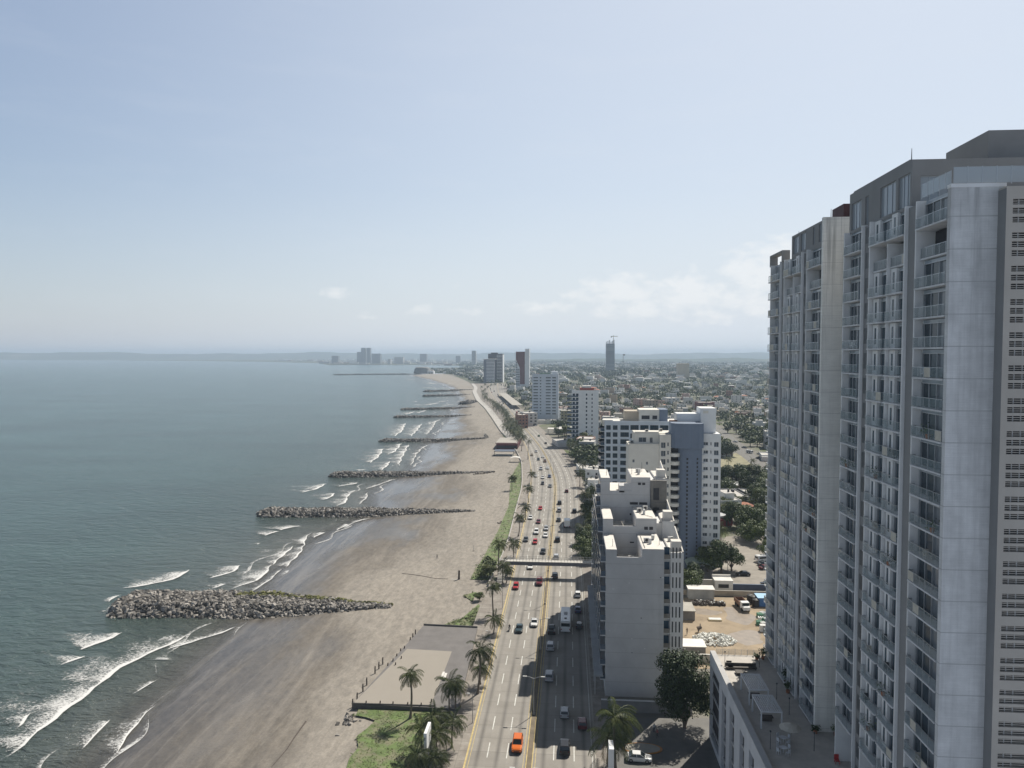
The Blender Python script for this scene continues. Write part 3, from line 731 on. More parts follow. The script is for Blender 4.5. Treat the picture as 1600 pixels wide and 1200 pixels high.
# beige wall with louvred slots
fr = Fr((39.7, 70.), (1, 0), (0, -1)); bw = MB(); holes = []; louv = []
for k in range(29):
    for j in range(3):
        z = 85.2-1.0-3.04*k-j*.81; h = (.58, 4.0, z-.52, z); holes.append(h); louv.append(h)
fr.wall(bw, 0, 22, 0, 85.2, holes, beige, .35)
bw.box(39.9, 61.7, 70.4, 71.2, 0, 85.19, darkin); bw.box(39.7, 61.7, 70.001, 71.2, 85.2, 85.35, beige)
bw.poly([(39.7, 71.3, 0), (39.7, 70, 0), (39.7, 70, 85.2), (39.7, 71.3, 85.2)], tgrey)
part(T, bw, 'beige_wall')
for h in louv:
    mb = MB()
    for q in (.3, .68): fr.box(mb, h[0], h[1], -.3, -.2, lerp(h[2], h[3], q)-.035, lerp(h[2], h[3], q)+.035, beige)
    for u in (1.2, 1.9): fr.box(mb, u-.03, u+.03, -.31, -.19, h[2], h[3], tmid)
    part(T, mb, 'louvre')
# balconies: (block offset, start, end, kind)
COLS = [('A', 71.95, 78.3), ('B', 81.1, 85.3), ('C', 85.5, 89.9), ('D', 92.6, 97.9)]
bal = []
fac = Fr((FX, 0), (0, 1), (-1, 0))
pil = MB()
for off, _ in BL:
    for a, b in ((78.45, 81.0), (90.05, 92.45)):
        fac.box(pil, a+off, b+off, -1.9, .0, 0, 85.6, tgrey); fac.box(pil, a+off-.12, a+off+.12, -1.9, .35, 0, 85.8, tpale); fac.box(pil, b+off-.12, b+off+.12, -1.9, .35, 0, 85.8, tpale)
        for k in range(23): 
            fac.box(pil, a+off+.5, b+off-.5, .0, .03, 16+3.04*k+.6, 16+3.04*k+2.5, darkfr) if (a > 85) != (off > 0) else None
    fac.box(pil, 85.32+off, 85.48+off, -1.9, .25, 0, 82.5, tpale)
    fac.box(pil, 98.0+off, 98.25+off, -1.9, .35, 0, 85.8, tpale); fac.box(pil, 71.9+off, 72.05+off, -1.9, .3, 0, 85.8, tpale) if off == 0 else None
part(T, pil, 'facade_pilasters')
for off, _ in BL:
    for c, a, b in COLS:
        if off > 0 and c == 'D': a, b = 92.6, 99.0
        for k in range(23):
            if off == 0 and k < 2: continue
            bal.append((off, c, a+off+.1, b+off-.1, k))
bal.sort(key=lambda q: (q[2]*.8+abs(q[4]*3.04+16-60)*.35))
restb, restr, restg = MB(), MB(), MB()
rb = random.Random(5)
nplant = 0
for i, (off, c, a, b, k) in enumerate(bal):
    z = 16+3.04*k; own = i < 100
    sl_m, rl, gl = (MB(), MB(), MB()) if own else (restb, restr, restg)
    deep = k == 21 and c in 'ABC'
    pr_ = .55 if not deep else .0
    if c in 'BC': pr_ = pr_ and (.5 if c == 'B' else .6)
    fac.box(sl_m, a, b, -1.5, pr_, z-.17, z, slabm)
    # glazing wall behind; deep recesses get a dark sheet painted as their shade
    if deep:
        fac.quad(gl, a, b, z, z+2.8, -1.5, darkin)
    else:
        wl = (b-a)*(.02 if c in 'AD' else .36)
        pa = b-wl if (c != 'C') else b-wl
        fac.box(gl, pa, b, -1.6, -.12 if c in 'BC' else -.45, z, z+2.82, tpale)
        if c in 'BC': fac.box(gl, pa+wl*.35, pa+wl*.62, -.14, -.09, z+.5, z+2.4, tglass)
        n = 4 if c in 'AD' else 2; u0 = a; u1 = pa
        for q in range(n):
            ua, ub = lerp(u0, u1, q/n), lerp(u0, u1, (q+1)/n)
            fac.quad(gl, ua, ub, z+.05, z+2.45, -.5-(.08 if q % 2 else 0), tglass)
            fac.box(gl, ub-.06, ub+.02, -.6, -.4, z, z+2.45, alu)
        fac.quad(gl, u0, u1, z+2.45, z+2.82, -.45, atticgl); fac.box(gl, u0, u1, -.55, -.37, z+2.4, z+2.5, alu); fac.box(gl, u0, u0+.08, -.55, -.37, z, z+2.45, alu)
    # glass railing, partly screened
    d = pr_-.06 if pr_ else -.1
    n = max(2, int((b-a)/1.2))
    for q in range(n):
        ua, ub = lerp(a, b, q/n)+.03, lerp(a, b, (q+1)/n)-.03
        fac.quad(rl, ua, ub, z+.06, z+1.02, d, screenm if (rb.random() < (.16 if off else .05)) else railg)
        fac.box(rl, ub+.0, ub+.05, d-.03, d+.01, z-.05, z+1.02, railm)
    fac.box(rl, a, b, d-.03, d+.03, z+1.02, z+1.07, railm)
    if pr_:
        for u in (a+.03, b-.03):
            rl.poly([fac.p(u, 0, z+.06), fac.p(u, d, z+.06), fac.p(u, d, z+1.02), fac.p(u, 0, z+1.02)], railg); fac.box(rl, u-.025, u+.025, 0, d, z+1.02, z+1.07, railm)
    r = rb.random()
    if own:
        B_ = part(T, sl_m, 'balcony')
        for mb, nm in ((rl, 'glass_railing'), (gl, 'glazed_door')):
            o = mb.build(nm, origin=tuple(T.location)); o.parent = B_; o.location = (0, 0, 0)
        if r < .14 and not deep and k < 16:
            mb = MB(); u = lerp(a, b, rb.uniform(.2, .8)); px, py, pz = fac.p(u, .3, z)
            mb.tube([(px, py, pz), (px, py, pz+.45)], [.2, .26], potm, 8)
            for _ in range(60):
                q = Vector((rb.gauss(0, .3), rb.gauss(0, .45), abs(rb.gauss(.6, .3)))); s_ = .14
                mb.poly([(px+q.x+rb.uniform(-s_, s_), py+q.y+rb.uniform(-s_, s_), pz+.2+q.z+rb.uniform(-s_, s_)) for _ in range(3)], plantm)
            o = mb.build('potted_plant', origin=(px, py, pz)); nplant += 1
            side = 'far' if off else 'near'
            tag(o, 'potted plant on %s balcony of the %s tower half, %s column' % ('ground first second third fourth fifth sixth seventh eighth ninth tenth eleventh twelfth thirteenth fourteenth fifteenth sixteenth'.split()[k], side, ('nearest', 'second', 'third', 'farthest')['ABCD'.index(c)]) if 1 else '%s %s %d' % (side, ('nearest', 'second', 'third', 'farthest')['ABCD'.index(c)], k+1), 'potted plant')
FLN = 'ground first second third fourth fifth sixth seventh eighth ninth tenth eleventh twelfth thirteenth fourteenth fifteenth sixteenth seventeenth eighteenth nineteenth twentieth'.split()
for i, (off, c, a, b, k) in enumerate(bal[:100]):
    if rb.random() < .3 and k < 20:
        z = 16+3.04*k; u = lerp(a, b, rb.uniform(.3, .75)); ch = MB(); m_ = rb.choice((darkfr, tpale, screenm)); px, py, pz = fac.p(u, .12, z)
        ch.box(px-.28, px+.28, py-.3, py+.3, z+.34, z+.44, m_); ch.box(px-.28, px+.28, py+.26, py+.33, z+.44, z+.95, m_)
        for q in (-.24, .24):
            for w2 in (-.26, .26): ch.box(px+q-.025, px+q+.025, py+w2-.025, py+w2+.025, z, z+.34, m_)
        tag(ch.build('balcony_chair', origin=(px, py, z)), '%s chair on %s balcony of the %s tower half, %s column' % ('dark' if m_ is darkfr else 'pale' if m_ is tpale else 'tan', FLN[k], 'far' if off else 'near', ('nearest', 'second', 'third', 'farthest')['ABCD'.index(c)]), 'chair')
for mb, nm in ((restb, 'balcony_slabs'), (restr, 'glass_railings'), (restg, 'glazed_doors')): part(T, mb, nm, kind='stuff')
# attic storeys
at_ = MB(); items = []
f2 = Fr((FX+.3, 0), (0, 1), (-1, 0)); 
hs = [(81.4, 84.2, 86.0, 89.5), (84.8, 88.9, 86.0, 89.5), (94.4, 97.6, 86.0, 89.4), (92.2, 93.2, 86.0, 89.4)]
f2.wall(at_, 81, 98.2, 85.6, 90.6, hs, tgrey, .25); items += [(f2, h, .25) for h in hs]
f3 = Fr((FX+.3, 81.), (1, 0), (0, -1)); hs = [(.9, 3.9, 86.2, 89.0)]
f3.wall(at_, 0, 25, 85.6, 90.6, hs, tgrey, .25); items += [(f3, h, .25) for h in hs]
at_.box(36.3, 61.3, 81.01, 98.2, 90.6, 90.75, tgrey); at_.poly([(36.3, 98.2, 85.6), (61.3, 98.2, 85.6), (61.3, 98.2, 90.6), (36.3, 98.2, 90.6)], tgrey)
hs = [(107.2, 109.9, 86.4, 89), (111.6, 112.5, 86.4, 89), (115.6, 118.2, 86.3, 89), (118.8, 122, 86.3, 89)]
f2.wall(at_, 106.2, 122.8, 85.6, 89.2, hs, tgrey, .25); items += [(f2, h, .25) for h in hs]
at_.box(36.3, 61, 106.2, 122.8, 89.2, 89.35, tgrey); at_.poly([(36.3, 122.8, 85.6), (61, 122.8, 85.6), (61, 122.8, 89.2), (36.3, 122.8, 89.2)], tgrey)
fac.box(at_, 126, 133.6, -1, .3, 87.3, 87.6, tgrey); fac.box(at_, 133.2, 133.6, -1, .3, 85.6, 87.3, tgrey); fac.box(at_, 126, 126.4, -1, .3, 85.6, 87.3, tgrey)
part(T, at_, 'attic_storey')
add_windows(T, items, atticgl, alu, 'attic_window', cols=3, rows=1)
mr = MB(); mr.prism([(45.6, 84), (61, 84), (61, 93), (45.6, 93)], 90.75, 94.5, tgrey); mr.box(36.5, 45.6, 82, 97.5, 90.75, 91.0, tgrey); part(T, mr, 'machine_room')
tk = MB(); tk.box(38.9, 43, 107.5, 112, 89.35, 91.5, mat('maroon_paint', (.07, .022, .024), .7, .2, 1.)); part(T, tk, 'maroon_stair_head')
gp_ = MB(); f4 = Fr((35.7, 71.55), (1, 0), (0, -1))
for q in range(19):
    u = q*1.3+.1; f4.quad(gp_, u, u+1.24, 86.05, 87.55, 0, clear_glass('terrace_glass', (.5, .56, .6), .6)); f4.box(gp_, u+1.24, u+1.3, -.03, .03, 85.95, 87.6, railm)
for q in range(5):
    u = 71.7+q*1.15; fac.quad(gp_, u, u+1.1, 85.9, 87.3, .3, MATS['terrace_glass']); fac.box(gp_, u+1.1, u+1.15, .27, .33, 85.8, 87.35, railm)
part(T, gp_, 'terrace_screen')
ro = MB()
for x, y, z, h in ((37.2, 83.2, 91., 1.5), (38, 96, 90.75, .9), (37, 107, 89.3, 1.4), (37, 121.5, 89.3, .7), (40, 87, 91., 1.0)): ro.tube([(x, y, z), (x, y, z+h)], [.06, .03], darkfr, 5)
part(T, ro, 'roof_aerials')
gb = MB()
for a, b in ((106.3, 112.5), (114.9, 124.0), (126.3, 133.4)):
    for q in range(int((b-a)/1.5)): fac.quad(gb, a+q*1.5+.05, a+q*1.5+1.42, 15.6, 18.2, -.9, tglass)
part(T, gb, 'ground_glazing')
# ---------------------------------------------------------------- podium with its terrace
DZ = 15.5
PD = thing('parking_podium', 'pale podium block with a paved roof terrace under the tall tower', 'building', (33, 110, 0))
dk = mat('terrace_paving', (.46, .43, .39), .8, .15, .8); pw = mat('podium_render', (.55, .56, .58), .8, .1, .4, .3)
pb = MB(); pf = Fr((25.7, 60), (0, 1), (-1, 0)); hs = []
for y0, y1, z0, z1 in ((100.6, 103.4, 0.8, 13.8), (106.2, 109., .8, 13.8), (112.7, 115.9, .8, 13.8), (118.5, 121.8, .8, 13.8), (124, 131.7, 1, 13.8)): hs.append((y0-60, y1-60, z0, z1))
for y0 in (62, 70, 78, 86, 93): hs.append((y0-60, y0-57.8, 1, 13))
pf.wall(pb, 0, 72.2, 0, DZ+.5, hs, pw, .6)
pb.box(26.4, 62, 60, 132.0, 0, DZ, pw); pb.poly([(25.7, 60, 0), (26.4, 60, 0), (26.4, 60, DZ), (25.7, 60, DZ)], pw); pb.poly([(26.4, 132.2, 0), (25.7, 132.2, 0), (25.7, 132.2, DZ+.5), (26.4, 132.2, DZ+.5)], pw)
part(PD, pb, 'wall')
pt_ = MB(); pt_.box(25.7, 26.6, 60, 132.2, DZ+.5, DZ+.62, tmid); pt_.box(26.4, 26.6, 60, 132.2, DZ, DZ+.5, tmid); part(PD, pt_, 'parapet')
fl = MB(); fl.box(26.6, 62, 60, 132.0, DZ, DZ+.03, dk); part(PD, fl, 'terrace_floor')
lo = MB()
for h in hs:
    pf.quad(lo, h[0], h[1], h[2], h[3], -.55, darkin)
    z = h[2]+1
    while z < h[3]: pf.box(lo, h[0], h[1], -.5, -.3, z, z+.35, tmid); z += 3.1
part(PD, lo, 'openings')
rl = MB(); f5 = Fr((26.8, 132.), (1, 0), (0, 1))
for q in range(8): f5.box(rl, q*1.1, q*1.1+.05, -.04, .04, DZ, DZ+1.1, railm); f5.quad(rl, q*1.1+.06, q*1.1+1.08, DZ+.1, DZ+1.05, 0, railg)
part(PD, rl, 'far_railing')
wood = mat('dark_timber', (.07, .06, .05), .7, .3, 2.); pgm = mat('pergola_metal', (.6, .61, .63), .5, .1, 1.)
def pergola(px, label):
    pts = [G(x, y, DZ+2.7) for x, y in px]; x0 = (pts[0][0]+pts[3][0])/2; x1 = (pts[1][0]+pts[2][0])/2; y1 = pts[0][1]; y0 = pts[2][1]
    t = thing('pergola', label, 'pergola', ((x0+x1)/2, (y0+y1)/2, DZ+.03), group='pergolas on the roof terrace'); z = DZ+2.7
    for x in (x0+.12, x1-.12):
        for y in (y0+.12, y1-.12): mb = MB(); mb.box(x-.09, x+.09, y-.09, y+.09, DZ+.03, z-.2, pgm); part(t, mb, 'post')
    mb = MB()
    for y in (y0, y1-.15): mb.box(x0, x1, y, y+.15, z-.2, z, pgm)
    for x in (x0, x1-.15): mb.box(x, x+.15, y0+.15, y1-.15, z-.2, z-.002, pgm)
    part(t, mb, 'frame'); mb = MB(); n = 9
    for q in range(n): x = lerp(x0+.25, x1-.4, q/(n-1)); mb.box(x, x+.15, y0+.15, y1-.15, z-.12, z+.03, pgm)
    part(t, mb, 'slats')
    return x0, x1, y0, y1
a1 = pergola([(1157, 1052), (1186, 1053), (1203, 1078), (1170.6, 1078)], 'slatted pergola on the terrace half in the tower shadow, farther of the two')
a2 = pergola([(1176, 1084.5), (1205.4, 1084.5), (1224.7, 1112.4), (1188, 1112.4)], 'slatted pergola on the terrace nearer the pale parasol')
def chair_set(x, y, label, n=4):
    t = thing('garden_table', label, 'table', (x, y, DZ+.03)); z = DZ+.03
    mb = MB(); mb.tube([(x, y, z+.70), (x, y, z+.74)], [.5, .5], pgm, 12); part(t, mb, 'tabletop'); mb = MB(); mb.tube([(x, y, z), (x, y, z+.7)], [.05, .05], pgm, 6); part(t, mb, 'leg')
    out = []
    for k in range(n):
        a = k*2*math.pi/n+.5; cx, cy = x+math.cos(a)*.85, y+math.sin(a)*.85
        c = MB(); c.box(-.22, .22, -.22, .22, .42, .46, pgm)
        for u in (-.19, .19):
            for v in (-.19, .19): c.box(u-.02, u+.02, v-.02, v+.02, 0, .42, pgm)
        c.box(-.22, .22, .19, .23, .46, .9, pgm)
        o = c.build('garden_chair', origin=(0, 0, 0)); o.location = (cx, cy, z); o.rotation_euler.z = a-math.pi/2
        tag(o, 'grey terrace chair around the round table '+label.split(' table ')[-1], 'chair', 'chairs around terrace table '+label.split(' table ')[-1])
    return t
ux, uy = G(1224, 1160, DZ)
chair_set(ux, uy, 'small round table under the pale parasol'); 
tx, ty = G(1224, 1176, DZ); chair_set(tx, ty, 'small round table standing uncovered on the shaded terrace')
t = thing('parasol', 'open pale parasol on the shaded roof terrace', 'parasol', (ux+.9, uy, DZ+.03)); mb = MB(); mb.tube([(ux+.9, uy, DZ+.03), (ux+.9, uy, DZ+2.5)], [.04, .04], railm, 6); part(t, mb, 'pole')
cn_ = MB(); n = 12; cm = mat('parasol_cloth', (.5, .47, .41), .8, .1, 1.); top = (ux+.9, uy, DZ+2.75)
for k in range(n):
    a, b2 = 2*math.pi*k/n, 2*math.pi*(k+1)/n; R = 1.5
    m1 = [(top[0]+R*.6*math.cos(q), top[1]+R*.6*math.sin(q), top[2]-.22) for q in (a, b2)]; e1 = [(top[0]+R*math.cos(q), top[1]+R*math.sin(q), top[2]-.6) for q in (a, b2)]
    cn_.poly([top, m1[0], m1[1]], cm); cn_.poly([m1[0], e1[0], e1[1], m1[1]], cm)
part(t, cn_, 'canopy')
for i, (x, yb, yt) in enumerate(((1203.5, 1171, 1146), (1272, 1174, 1149), (1233, 1117, 1096), (1213.5, 1093, 1068), (1186.5, 1043, 1020), (1132.5, 1041, 1016))):
    X, Y = G(x, yb, DZ); mb = MB(); mb.tube([(X, Y, DZ+.03), (X, Y, DZ+2.4)], [.05, .035], darkfr, 6); 
    where = ('beside the pale parasol', 'at the foot of the cream end wall', 'beside the nearer pergola', 'beside the farther pergola', 'where the tower shadow meets the sunlit terrace', 'on the sunlit end of the terrace')[i]
    t = thing('garden_lamp', 'slim black lamp post '+where, 'lamp post', (X, Y, DZ+.03), group='lamp posts on the roof terrace'); part(t, mb, 'pole')
    mb = MB(); mb.tube([(X, Y, DZ+2.4), (X, Y, DZ+2.62), (X, Y, DZ+2.72)], [.06, .16, .03], darkfr, 8); part(t, mb, 'lamp_head')
for i, (x, y, w_, l_) in enumerate(((1158, 1046, 5.2, .8), (1140.5, 1044, .9, 1.6), (1157, 1053.5, 1.6, 1.4))):
    X, Y = G(x, y, DZ); t = thing(('lounge_bench', 'lounge_bench', 'low_table')[i], ('long dark lounge bench on the sunlit terrace', 'short dark lounge bench at the left of the sunlit terrace', 'low square table in front of the terrace lounge bench')[i], ('bench', 'bench', 'table')[i], (X, Y, DZ+.03))
    mb = MB(); mb.box(X-w_/2, X+w_/2, Y-l_/2, Y+l_/2, DZ+.25, DZ+.5, wood); part(t, mb, ('seat', 'seat', 'tabletop')[i])
    if i < 2: mb = MB(); mb.box(X-w_/2, X+w_/2, Y+l_/2, Y+l_/2+.15, DZ+.3, DZ+.95, wood); part(t, mb, 'backrest')
    for u in (-1, 1):
        mb = MB(); mb.box(X+u*(w_/2-.2)-.08, X+u*(w_/2-.2)+.08, Y-l_/2+.1, Y+l_/2-.1, DZ+.03, DZ+.25, wood); part(t, mb, 'leg')
def potted(x, y, z, h, label, rr=.5):
    t = thing('potted_plant', label, 'potted plant', (x, y, z)); mb = MB(); mb.tube([(x, y, z), (x, y, z+.5)], [.25, .33], potm, 9); part(t, mb, 'pot'); mb = MB(); rnd = random.Random(int(x*100+y))
    mb.tube([(x, y, z+.4), (x, y, z+h*.7)], [.05, .03], wood, 5)
    for _ in range(130):
        q = (x+rnd.gauss(0, rr*.5), y+rnd.gauss(0, rr*.5), z+h*.7+rnd.gauss(0, h*.16)); mb.poly([tuple(v+rnd.uniform(-.22, .22) for v in q) for _ in range(3)], plantm)
    part(t, mb, 'foliage')
for x, y, h, lb in ((1227, 1068, 2.4, 'tall potted plant, farther of the pair by the balconies of the far tower half'), (1231, 1083, 1.8, 'potted plant, nearer of the pair by the far tower half'), (1192, 1030, 1.9, 'potted tree at the far end of the terrace by the tower'), (1182.5, 1031, 1., 'round potted bush on the sunlit terrace end'), (1274, 1146, 1.1, 'potted shrub at the foot of the cream end wall'), (1306, 1150, 1.4, 'potted shrub in the gap between the two tower halves')):
    X, Y = G(x, y, DZ); potted(X, Y, DZ+.03, h, lb)
X, Y = G(1308, 1193, DZ); t = thing('beach_chair', 'small red chair at the bottom edge of the shaded terrace', 'chair', (X, Y, DZ+.03)); redm = mat('red_plastic', (.45, .03, .03), .5, .1, 1.)
mb = MB(); mb.box(X-.3, X+.3, Y-.3, Y+.3, DZ+.4, DZ+.46, redm); part(t, mb, 'seat'); mb = MB(); mb.box(X-.3, X+.3, Y+.26, Y+.32, DZ+.46, DZ+1.1, redm); part(t, mb, 'backrest')
for u in (-.25, .25):
    for v in (-.25, .25): mb = MB(); mb.box(X+u-.03, X+u+.03, Y+v-.03, Y+v+.03, DZ+.03, DZ+.4, redm); part(t, mb, 'leg')
for a, nm in ((a1, 'farther'), (a2, 'nearer')):
    t = thing('patio_table', 'dark low table under the %s pergola' % nm, 'table', ((a[0]+a[1])/2, (a[2]+a[3])/2, DZ+.03)); x, y = (a[0]+a[1])/2, (a[2]+a[3])/2
    mb = MB(); mb.box(x-.9, x+.9, y-.5, y+.5, DZ+.6, DZ+.68, wood); part(t, mb, 'tabletop'); mb = MB(); mb.box(x-.7, x+.7, y-.35, y+.35, DZ+.03, DZ+.6, wood); part(t, mb, 'base')
# ---------------------------------------------------------------- stepped white apartment block on the boulevard
wwall = jointed('white_block_wall', (.5, .503, .51), 3.05, 0, .1, .5, .72)
wroof = mat('white_roof', (.66, .63, .58), .8, .12, .4, .2)
wside = mat('pale_side_wall', (.62, .62, .62), .8, .08, .4, .2)
bluegl = glassmat('blue_glass', (.03, .055, .085), (.1, .13, .17), .4, .07)
rawc = mat('raw_concrete', (.2, .19, .175), .9, .3, .5, .4)
WB = thing('apartment_block', 'stepped white apartment block with a bare windowless front wall by the boulevard', 'apartment block', (16, 178, 0))
BLK = [(146.6, 159.6, 30.4), (159.6, 172.6, 33.7), (172.6, 185.6, 40.6), (185.6, 198, 34.), (198, 209, 29.6)]
wf = lambda x, y: Fr((x, y), (1, 0), (0, -1))
XL = 7.5
wb = MB(); rf = MB(); wins = []
for i, (y0, y1, h) in enumerate(BLK):
    tz = h-(4.4 if i == 0 else 3.4); lip = h-1.5
    e = .0 if i == 0 else .004*i
    prev = 0 if i == 0 else BLK[i-1][2]-8
    wb.box(XL, XL+2.2, y0+e, y1, 0, h, wwall)                       # raised end wall along the street
    wb.box(XL+2.2, XL+7.3, y0+e+.3, y1, 0, tz, wwall); wb.box(XL+2.2, XL+7.3, y0+e, y0+.3, 0, lip if i != 2 else h-3, wwall)
    if i == 2:
        wb.box(XL+4.4, XL+5.6, y0+e, y0+4, tz, h-1.8, wwall); wb.box(XL+5.6, XL+7.3, y0+e+.1, y0+.35, h-3, h-1.2, wwall)
    wb.box(XL+7.3, 19.2, y0+e, y1, 0, h+.2, wwall)                  # stair and lift side
    rf.box(XL+.08, XL+2.12, y0+.08, y1-.08, h, h+.06, wroof); rf.box(XL+2.2, XL+7.3, y0+.3, y1, tz, tz+.05, wroof); rf.box(XL+7.4, 19.1, y0+.1, y1-.1, h+.2, h+.27, wroof)
    if i < 3:
        rb_ = h-.6 if i < 2 else h-.2
        wb.box(19.2, 20.6, y0+1.6, y1, 0, rb_-.5, darkin if 0 else wside)     # recessed balcony stack
        wb.box(20.6, 23.2, y0+(.9 if i == 0 else 1.2), y1, 0, rb_, wside); rf.box(20.7, 23.1, y0+1.3, y1-.1, rb_, rb_+.06, wroof)
        rf.box(21.0, 23.0, y0+2.5, y0+4.6, rb_+.06, rb_+1.9, wroof)           # tank on the roof
        wb.poly([(23.22, y0+1, rb_), (23.22, y1, rb_), (23.22, y1, rb_+2.6), (23.22, y0+1, rb_+.2)], wside); wb.poly([(23.0, y0+1, rb_), (23.0, y0+1, rb_+.2), (23.0, y1, rb_+2.6), (23.0, y1, rb_)], wside)
        wb.poly([(23.0, y0+1, rb_+.2), (23.22, y0+1, rb_+.2), (23.22, y1, rb_+2.6), (23.0, y1, rb_+2.6)], wroof)
        wb.box(16.6, 17.1, y0+4, y0+4.6, h+.27, h+1.4, wside)
    else:
        wb.box(19.2, 23.2, y0, y1, 0, h-3, wside); rf.box(19.3, 23.1, y0+.1, y1-.1, h-3, h-2.94, wroof)
part(WB, wb, 'wall'); part(WB, rf, 'roof')
rc = MB(); rc.box(19.3, 23.0, 172.2, 173.0, 30, 40.2, rawc)
for z in (31, 35.6): rc.box(19.9, 21.2, 172.05, 172.2, z, z+2.8, darkin)
rc.box(19.2, 23.1, 171.9, 172.2, 34.6, 35, rawc); part(WB, rc, 'unfinished_bay')
# slots in the upper fronts
for (u, z, w, hh, Y) in ((14.4, 34.6, 1.9, .6, 172.6), (16.6, 34.6, 1.9, .6, 172.6), (14.4, 39.0-7.0, 1.9, .5, 172.6), (16.6, 32., 1.5, .5, 172.6), (16.3, 39.3, .7, .6, 172.6), (17.3, 39.3, .7, .6, 172.6), (16.5, 31.8, .8, .7, 159.6), (17.6, 31.8, .8, .7, 159.6), (13.4, 28.6, .9, .3, 159.6), (14.8, 28.6, .9, .3, 159.6)):
    mb = MB(); f = wf(u, Y); f.box(mb, 0, w, .0, .03, z-hh/2, z+hh/2, darkin); f.box(mb, -.05, w+.05, .0, .06, z-hh/2-.07, z-hh/2, wside); part(WB, mb, 'window')
# slit windows and the recessed stack beside the blank wall
for k in range(10):
    z = 1.2+3.05*k
    mb = MB(); f = wf(20.6, 147.5)
    for u in (.35, 1.05, 1.75): f.box(mb, u, u+.26, .0, .02, z, z+2.2, darkin)
    part(WB, mb, 'slit_window')
    mb = MB(); f = wf(19.2, 148.2); f.box(mb, .15, 1.25, .0, .03, z+.1, z+2.1, bluegl); f.box(mb, 0, 1.4, .0, .7, z-.35, z-.2, wside); f.box(mb, .02, 1.38, .62, .68, z-.2, z+.7, rawc); part(WB, mb, 'side_balcony')
# street front: shallow balconies with blue glass
for i, (y0, y1, h) in enumerate(BLK):
    f = Fr((XL, y0), (0, 1), (-1, 0)); L_ = y1-y0
    k = 0
    while 3.4+3.05*k < h-2.5:
        z = 3.4+3.05*k; mb = MB()
        f.box(mb, .5, L_-.3, 0, 1.05, z-.2, z, wside); f.box(mb, .5, L_-.3, .98, 1.04, z+.05, z+1.05, bluegl)
        f.box(mb, .5, .56, 0, .98, z+.05, z+1.05, bluegl)
        for u in (1.6, 5.2, 8.8): f.box(mb, u, u+2.6, 0, .03, z+.1, z+2.4, bluegl)
        part(WB, mb, 'balcony'); k += 1
an = thing('shop_canopy', 'long low flat canopy beside the stepped white apartment block', 'canopy', (5.9, 175, 0)); mb = MB(); mb.box(5.25, 7.05, 146, 204, 4.3, 4.55, mat('canopy_roof', (.3, .32, .34), .7, .2, .3, .3)); part(an, mb, 'roof')
mb = MB()
for y in range(147, 204, 6): mb.box(5.35, 5.5, y, y+.15, .12, 4.3, tmid)
part(an, mb, 'posts')
wl = thing('boundary_wall', 'low rendered wall at the foot of the blank white front wall', 'wall', (16, 140, 0)); mb = MB(); mb.box(6.4, 24, 140.2, 140.5, 0, 2.3, mat('dark_render_wall', (.2, .2, .2), .85, .15, .6, .3)); part(wl, mb, 'wall'); mb = MB(); mb.box(6.4, 24, 140.15, 140.55, 2.3, 2.4, wside); part(wl, mb, 'coping')
# ---------------------------------------------------------------- generic window walls
def front(t, mb, X0, X1, Y, z0, z1, cells, m, gl, frm, dep=.3, capn=100, items=None, **kw):
    """a wall facing the viewer; cells are holes in metres from its left end"""
    f = wf(X0, Y); f.wall(mb, 0, X1-X0, z0, z1, cells, m, dep)
    it = [(f, h, dep) for h in cells]
    if items is None: add_windows(t, it, gl, frm, cap=capn, **kw)
    else: items += it
def grid(us, z0, dz, n, h, dropn=()):
    return [(u, u+w, z0+dz*k, z0+dz*k+h) for k in range(n) for u, w in us if (k, u) not in dropn]
# ---------------------------------------------------------------- grey curved tower with cream wings
crw = mat('cream_wall', (.74, .71, .64), .8, .07, .3, .25); crt = mat('cream_roof', (.68, .65, .58), .8, .12, .4, .2); blg = mat('slate_blue_render', (.16, .2, .27), .8, .08, .4, .2)
whw = mat('white_wall', (.76, .77, .77), .8, .07, .3, .2); whr = mat('white_flat_roof', (.68, .66, .62), .85, .15, .3, .2)
RB = thing('apartment_tower', 'cream apartment tower with a tall slate grey curved stair shaft', 'apartment tower', (34, 243, 0))
cx, cy, R_ = 39.6, 241.5, 4.7
arc = [(cx+R_*math.sin(a)*.86, cy-R_*math.cos(a)*.75) for a in [rad(-70)+rad(140)*k/18 for k in range(19)]]
sh = MB(); sh.prism(arc+[(cx+3.9, cy+6), (cx-3.9, cy+6)], 0, 47.6, blg, blg); sh.prism([(33.3, 239.6), (34.4, 237.9), (37, 237.2), (39.6, 237.0), (42, 237.4), (43.6, 238.6), (43.6, 245), (33.3, 245)], 39.5, 47.62, blg); o = part(RB, sh, 'stair_shaft'); o['label'] = 'slate grey curved shaft with two rows of small square openings'
for k in range(27):
    for q, xx in ((0, cx-1.2), (1, cx+1.9)):
        mb = MB(); z = 36.-1.3*k; yy = cy-R_*.75*math.sqrt(max(0, 1-((xx-cx)/(R_*.86))**2)); mb.box(xx-.33, xx+.33, yy-.05, yy+.3, z-.36, z+.36, darkin); part(RB, mb, 'shaft_opening')
cw = MB(); items = []
cells = [(1.2, 1.9, 34.4+0, 35.4), (5.6, 6.3, 33.7, 34.7), (1.2, 1.9, 31.2, 32.2), (5.6, 6.3, 30.6, 31.8)]
front(RB, cw, 19.6, 29.6, 240., 0, 40.0, cells, crw, tglass, wside, items=items)
cw.box(19.6, 29.6, 240.3, 252, 0, 39.9, crw); 
for f_, d in ((Fr((19.6, 252), (0, -1), (-1, 0)), 12),): f_.quad(cw, 0, d, 0, 40, 0.004, crw)
cells = [(1.4, 3.9, 40.9, 42.5), (5, 6, 40.7, 42.5)]
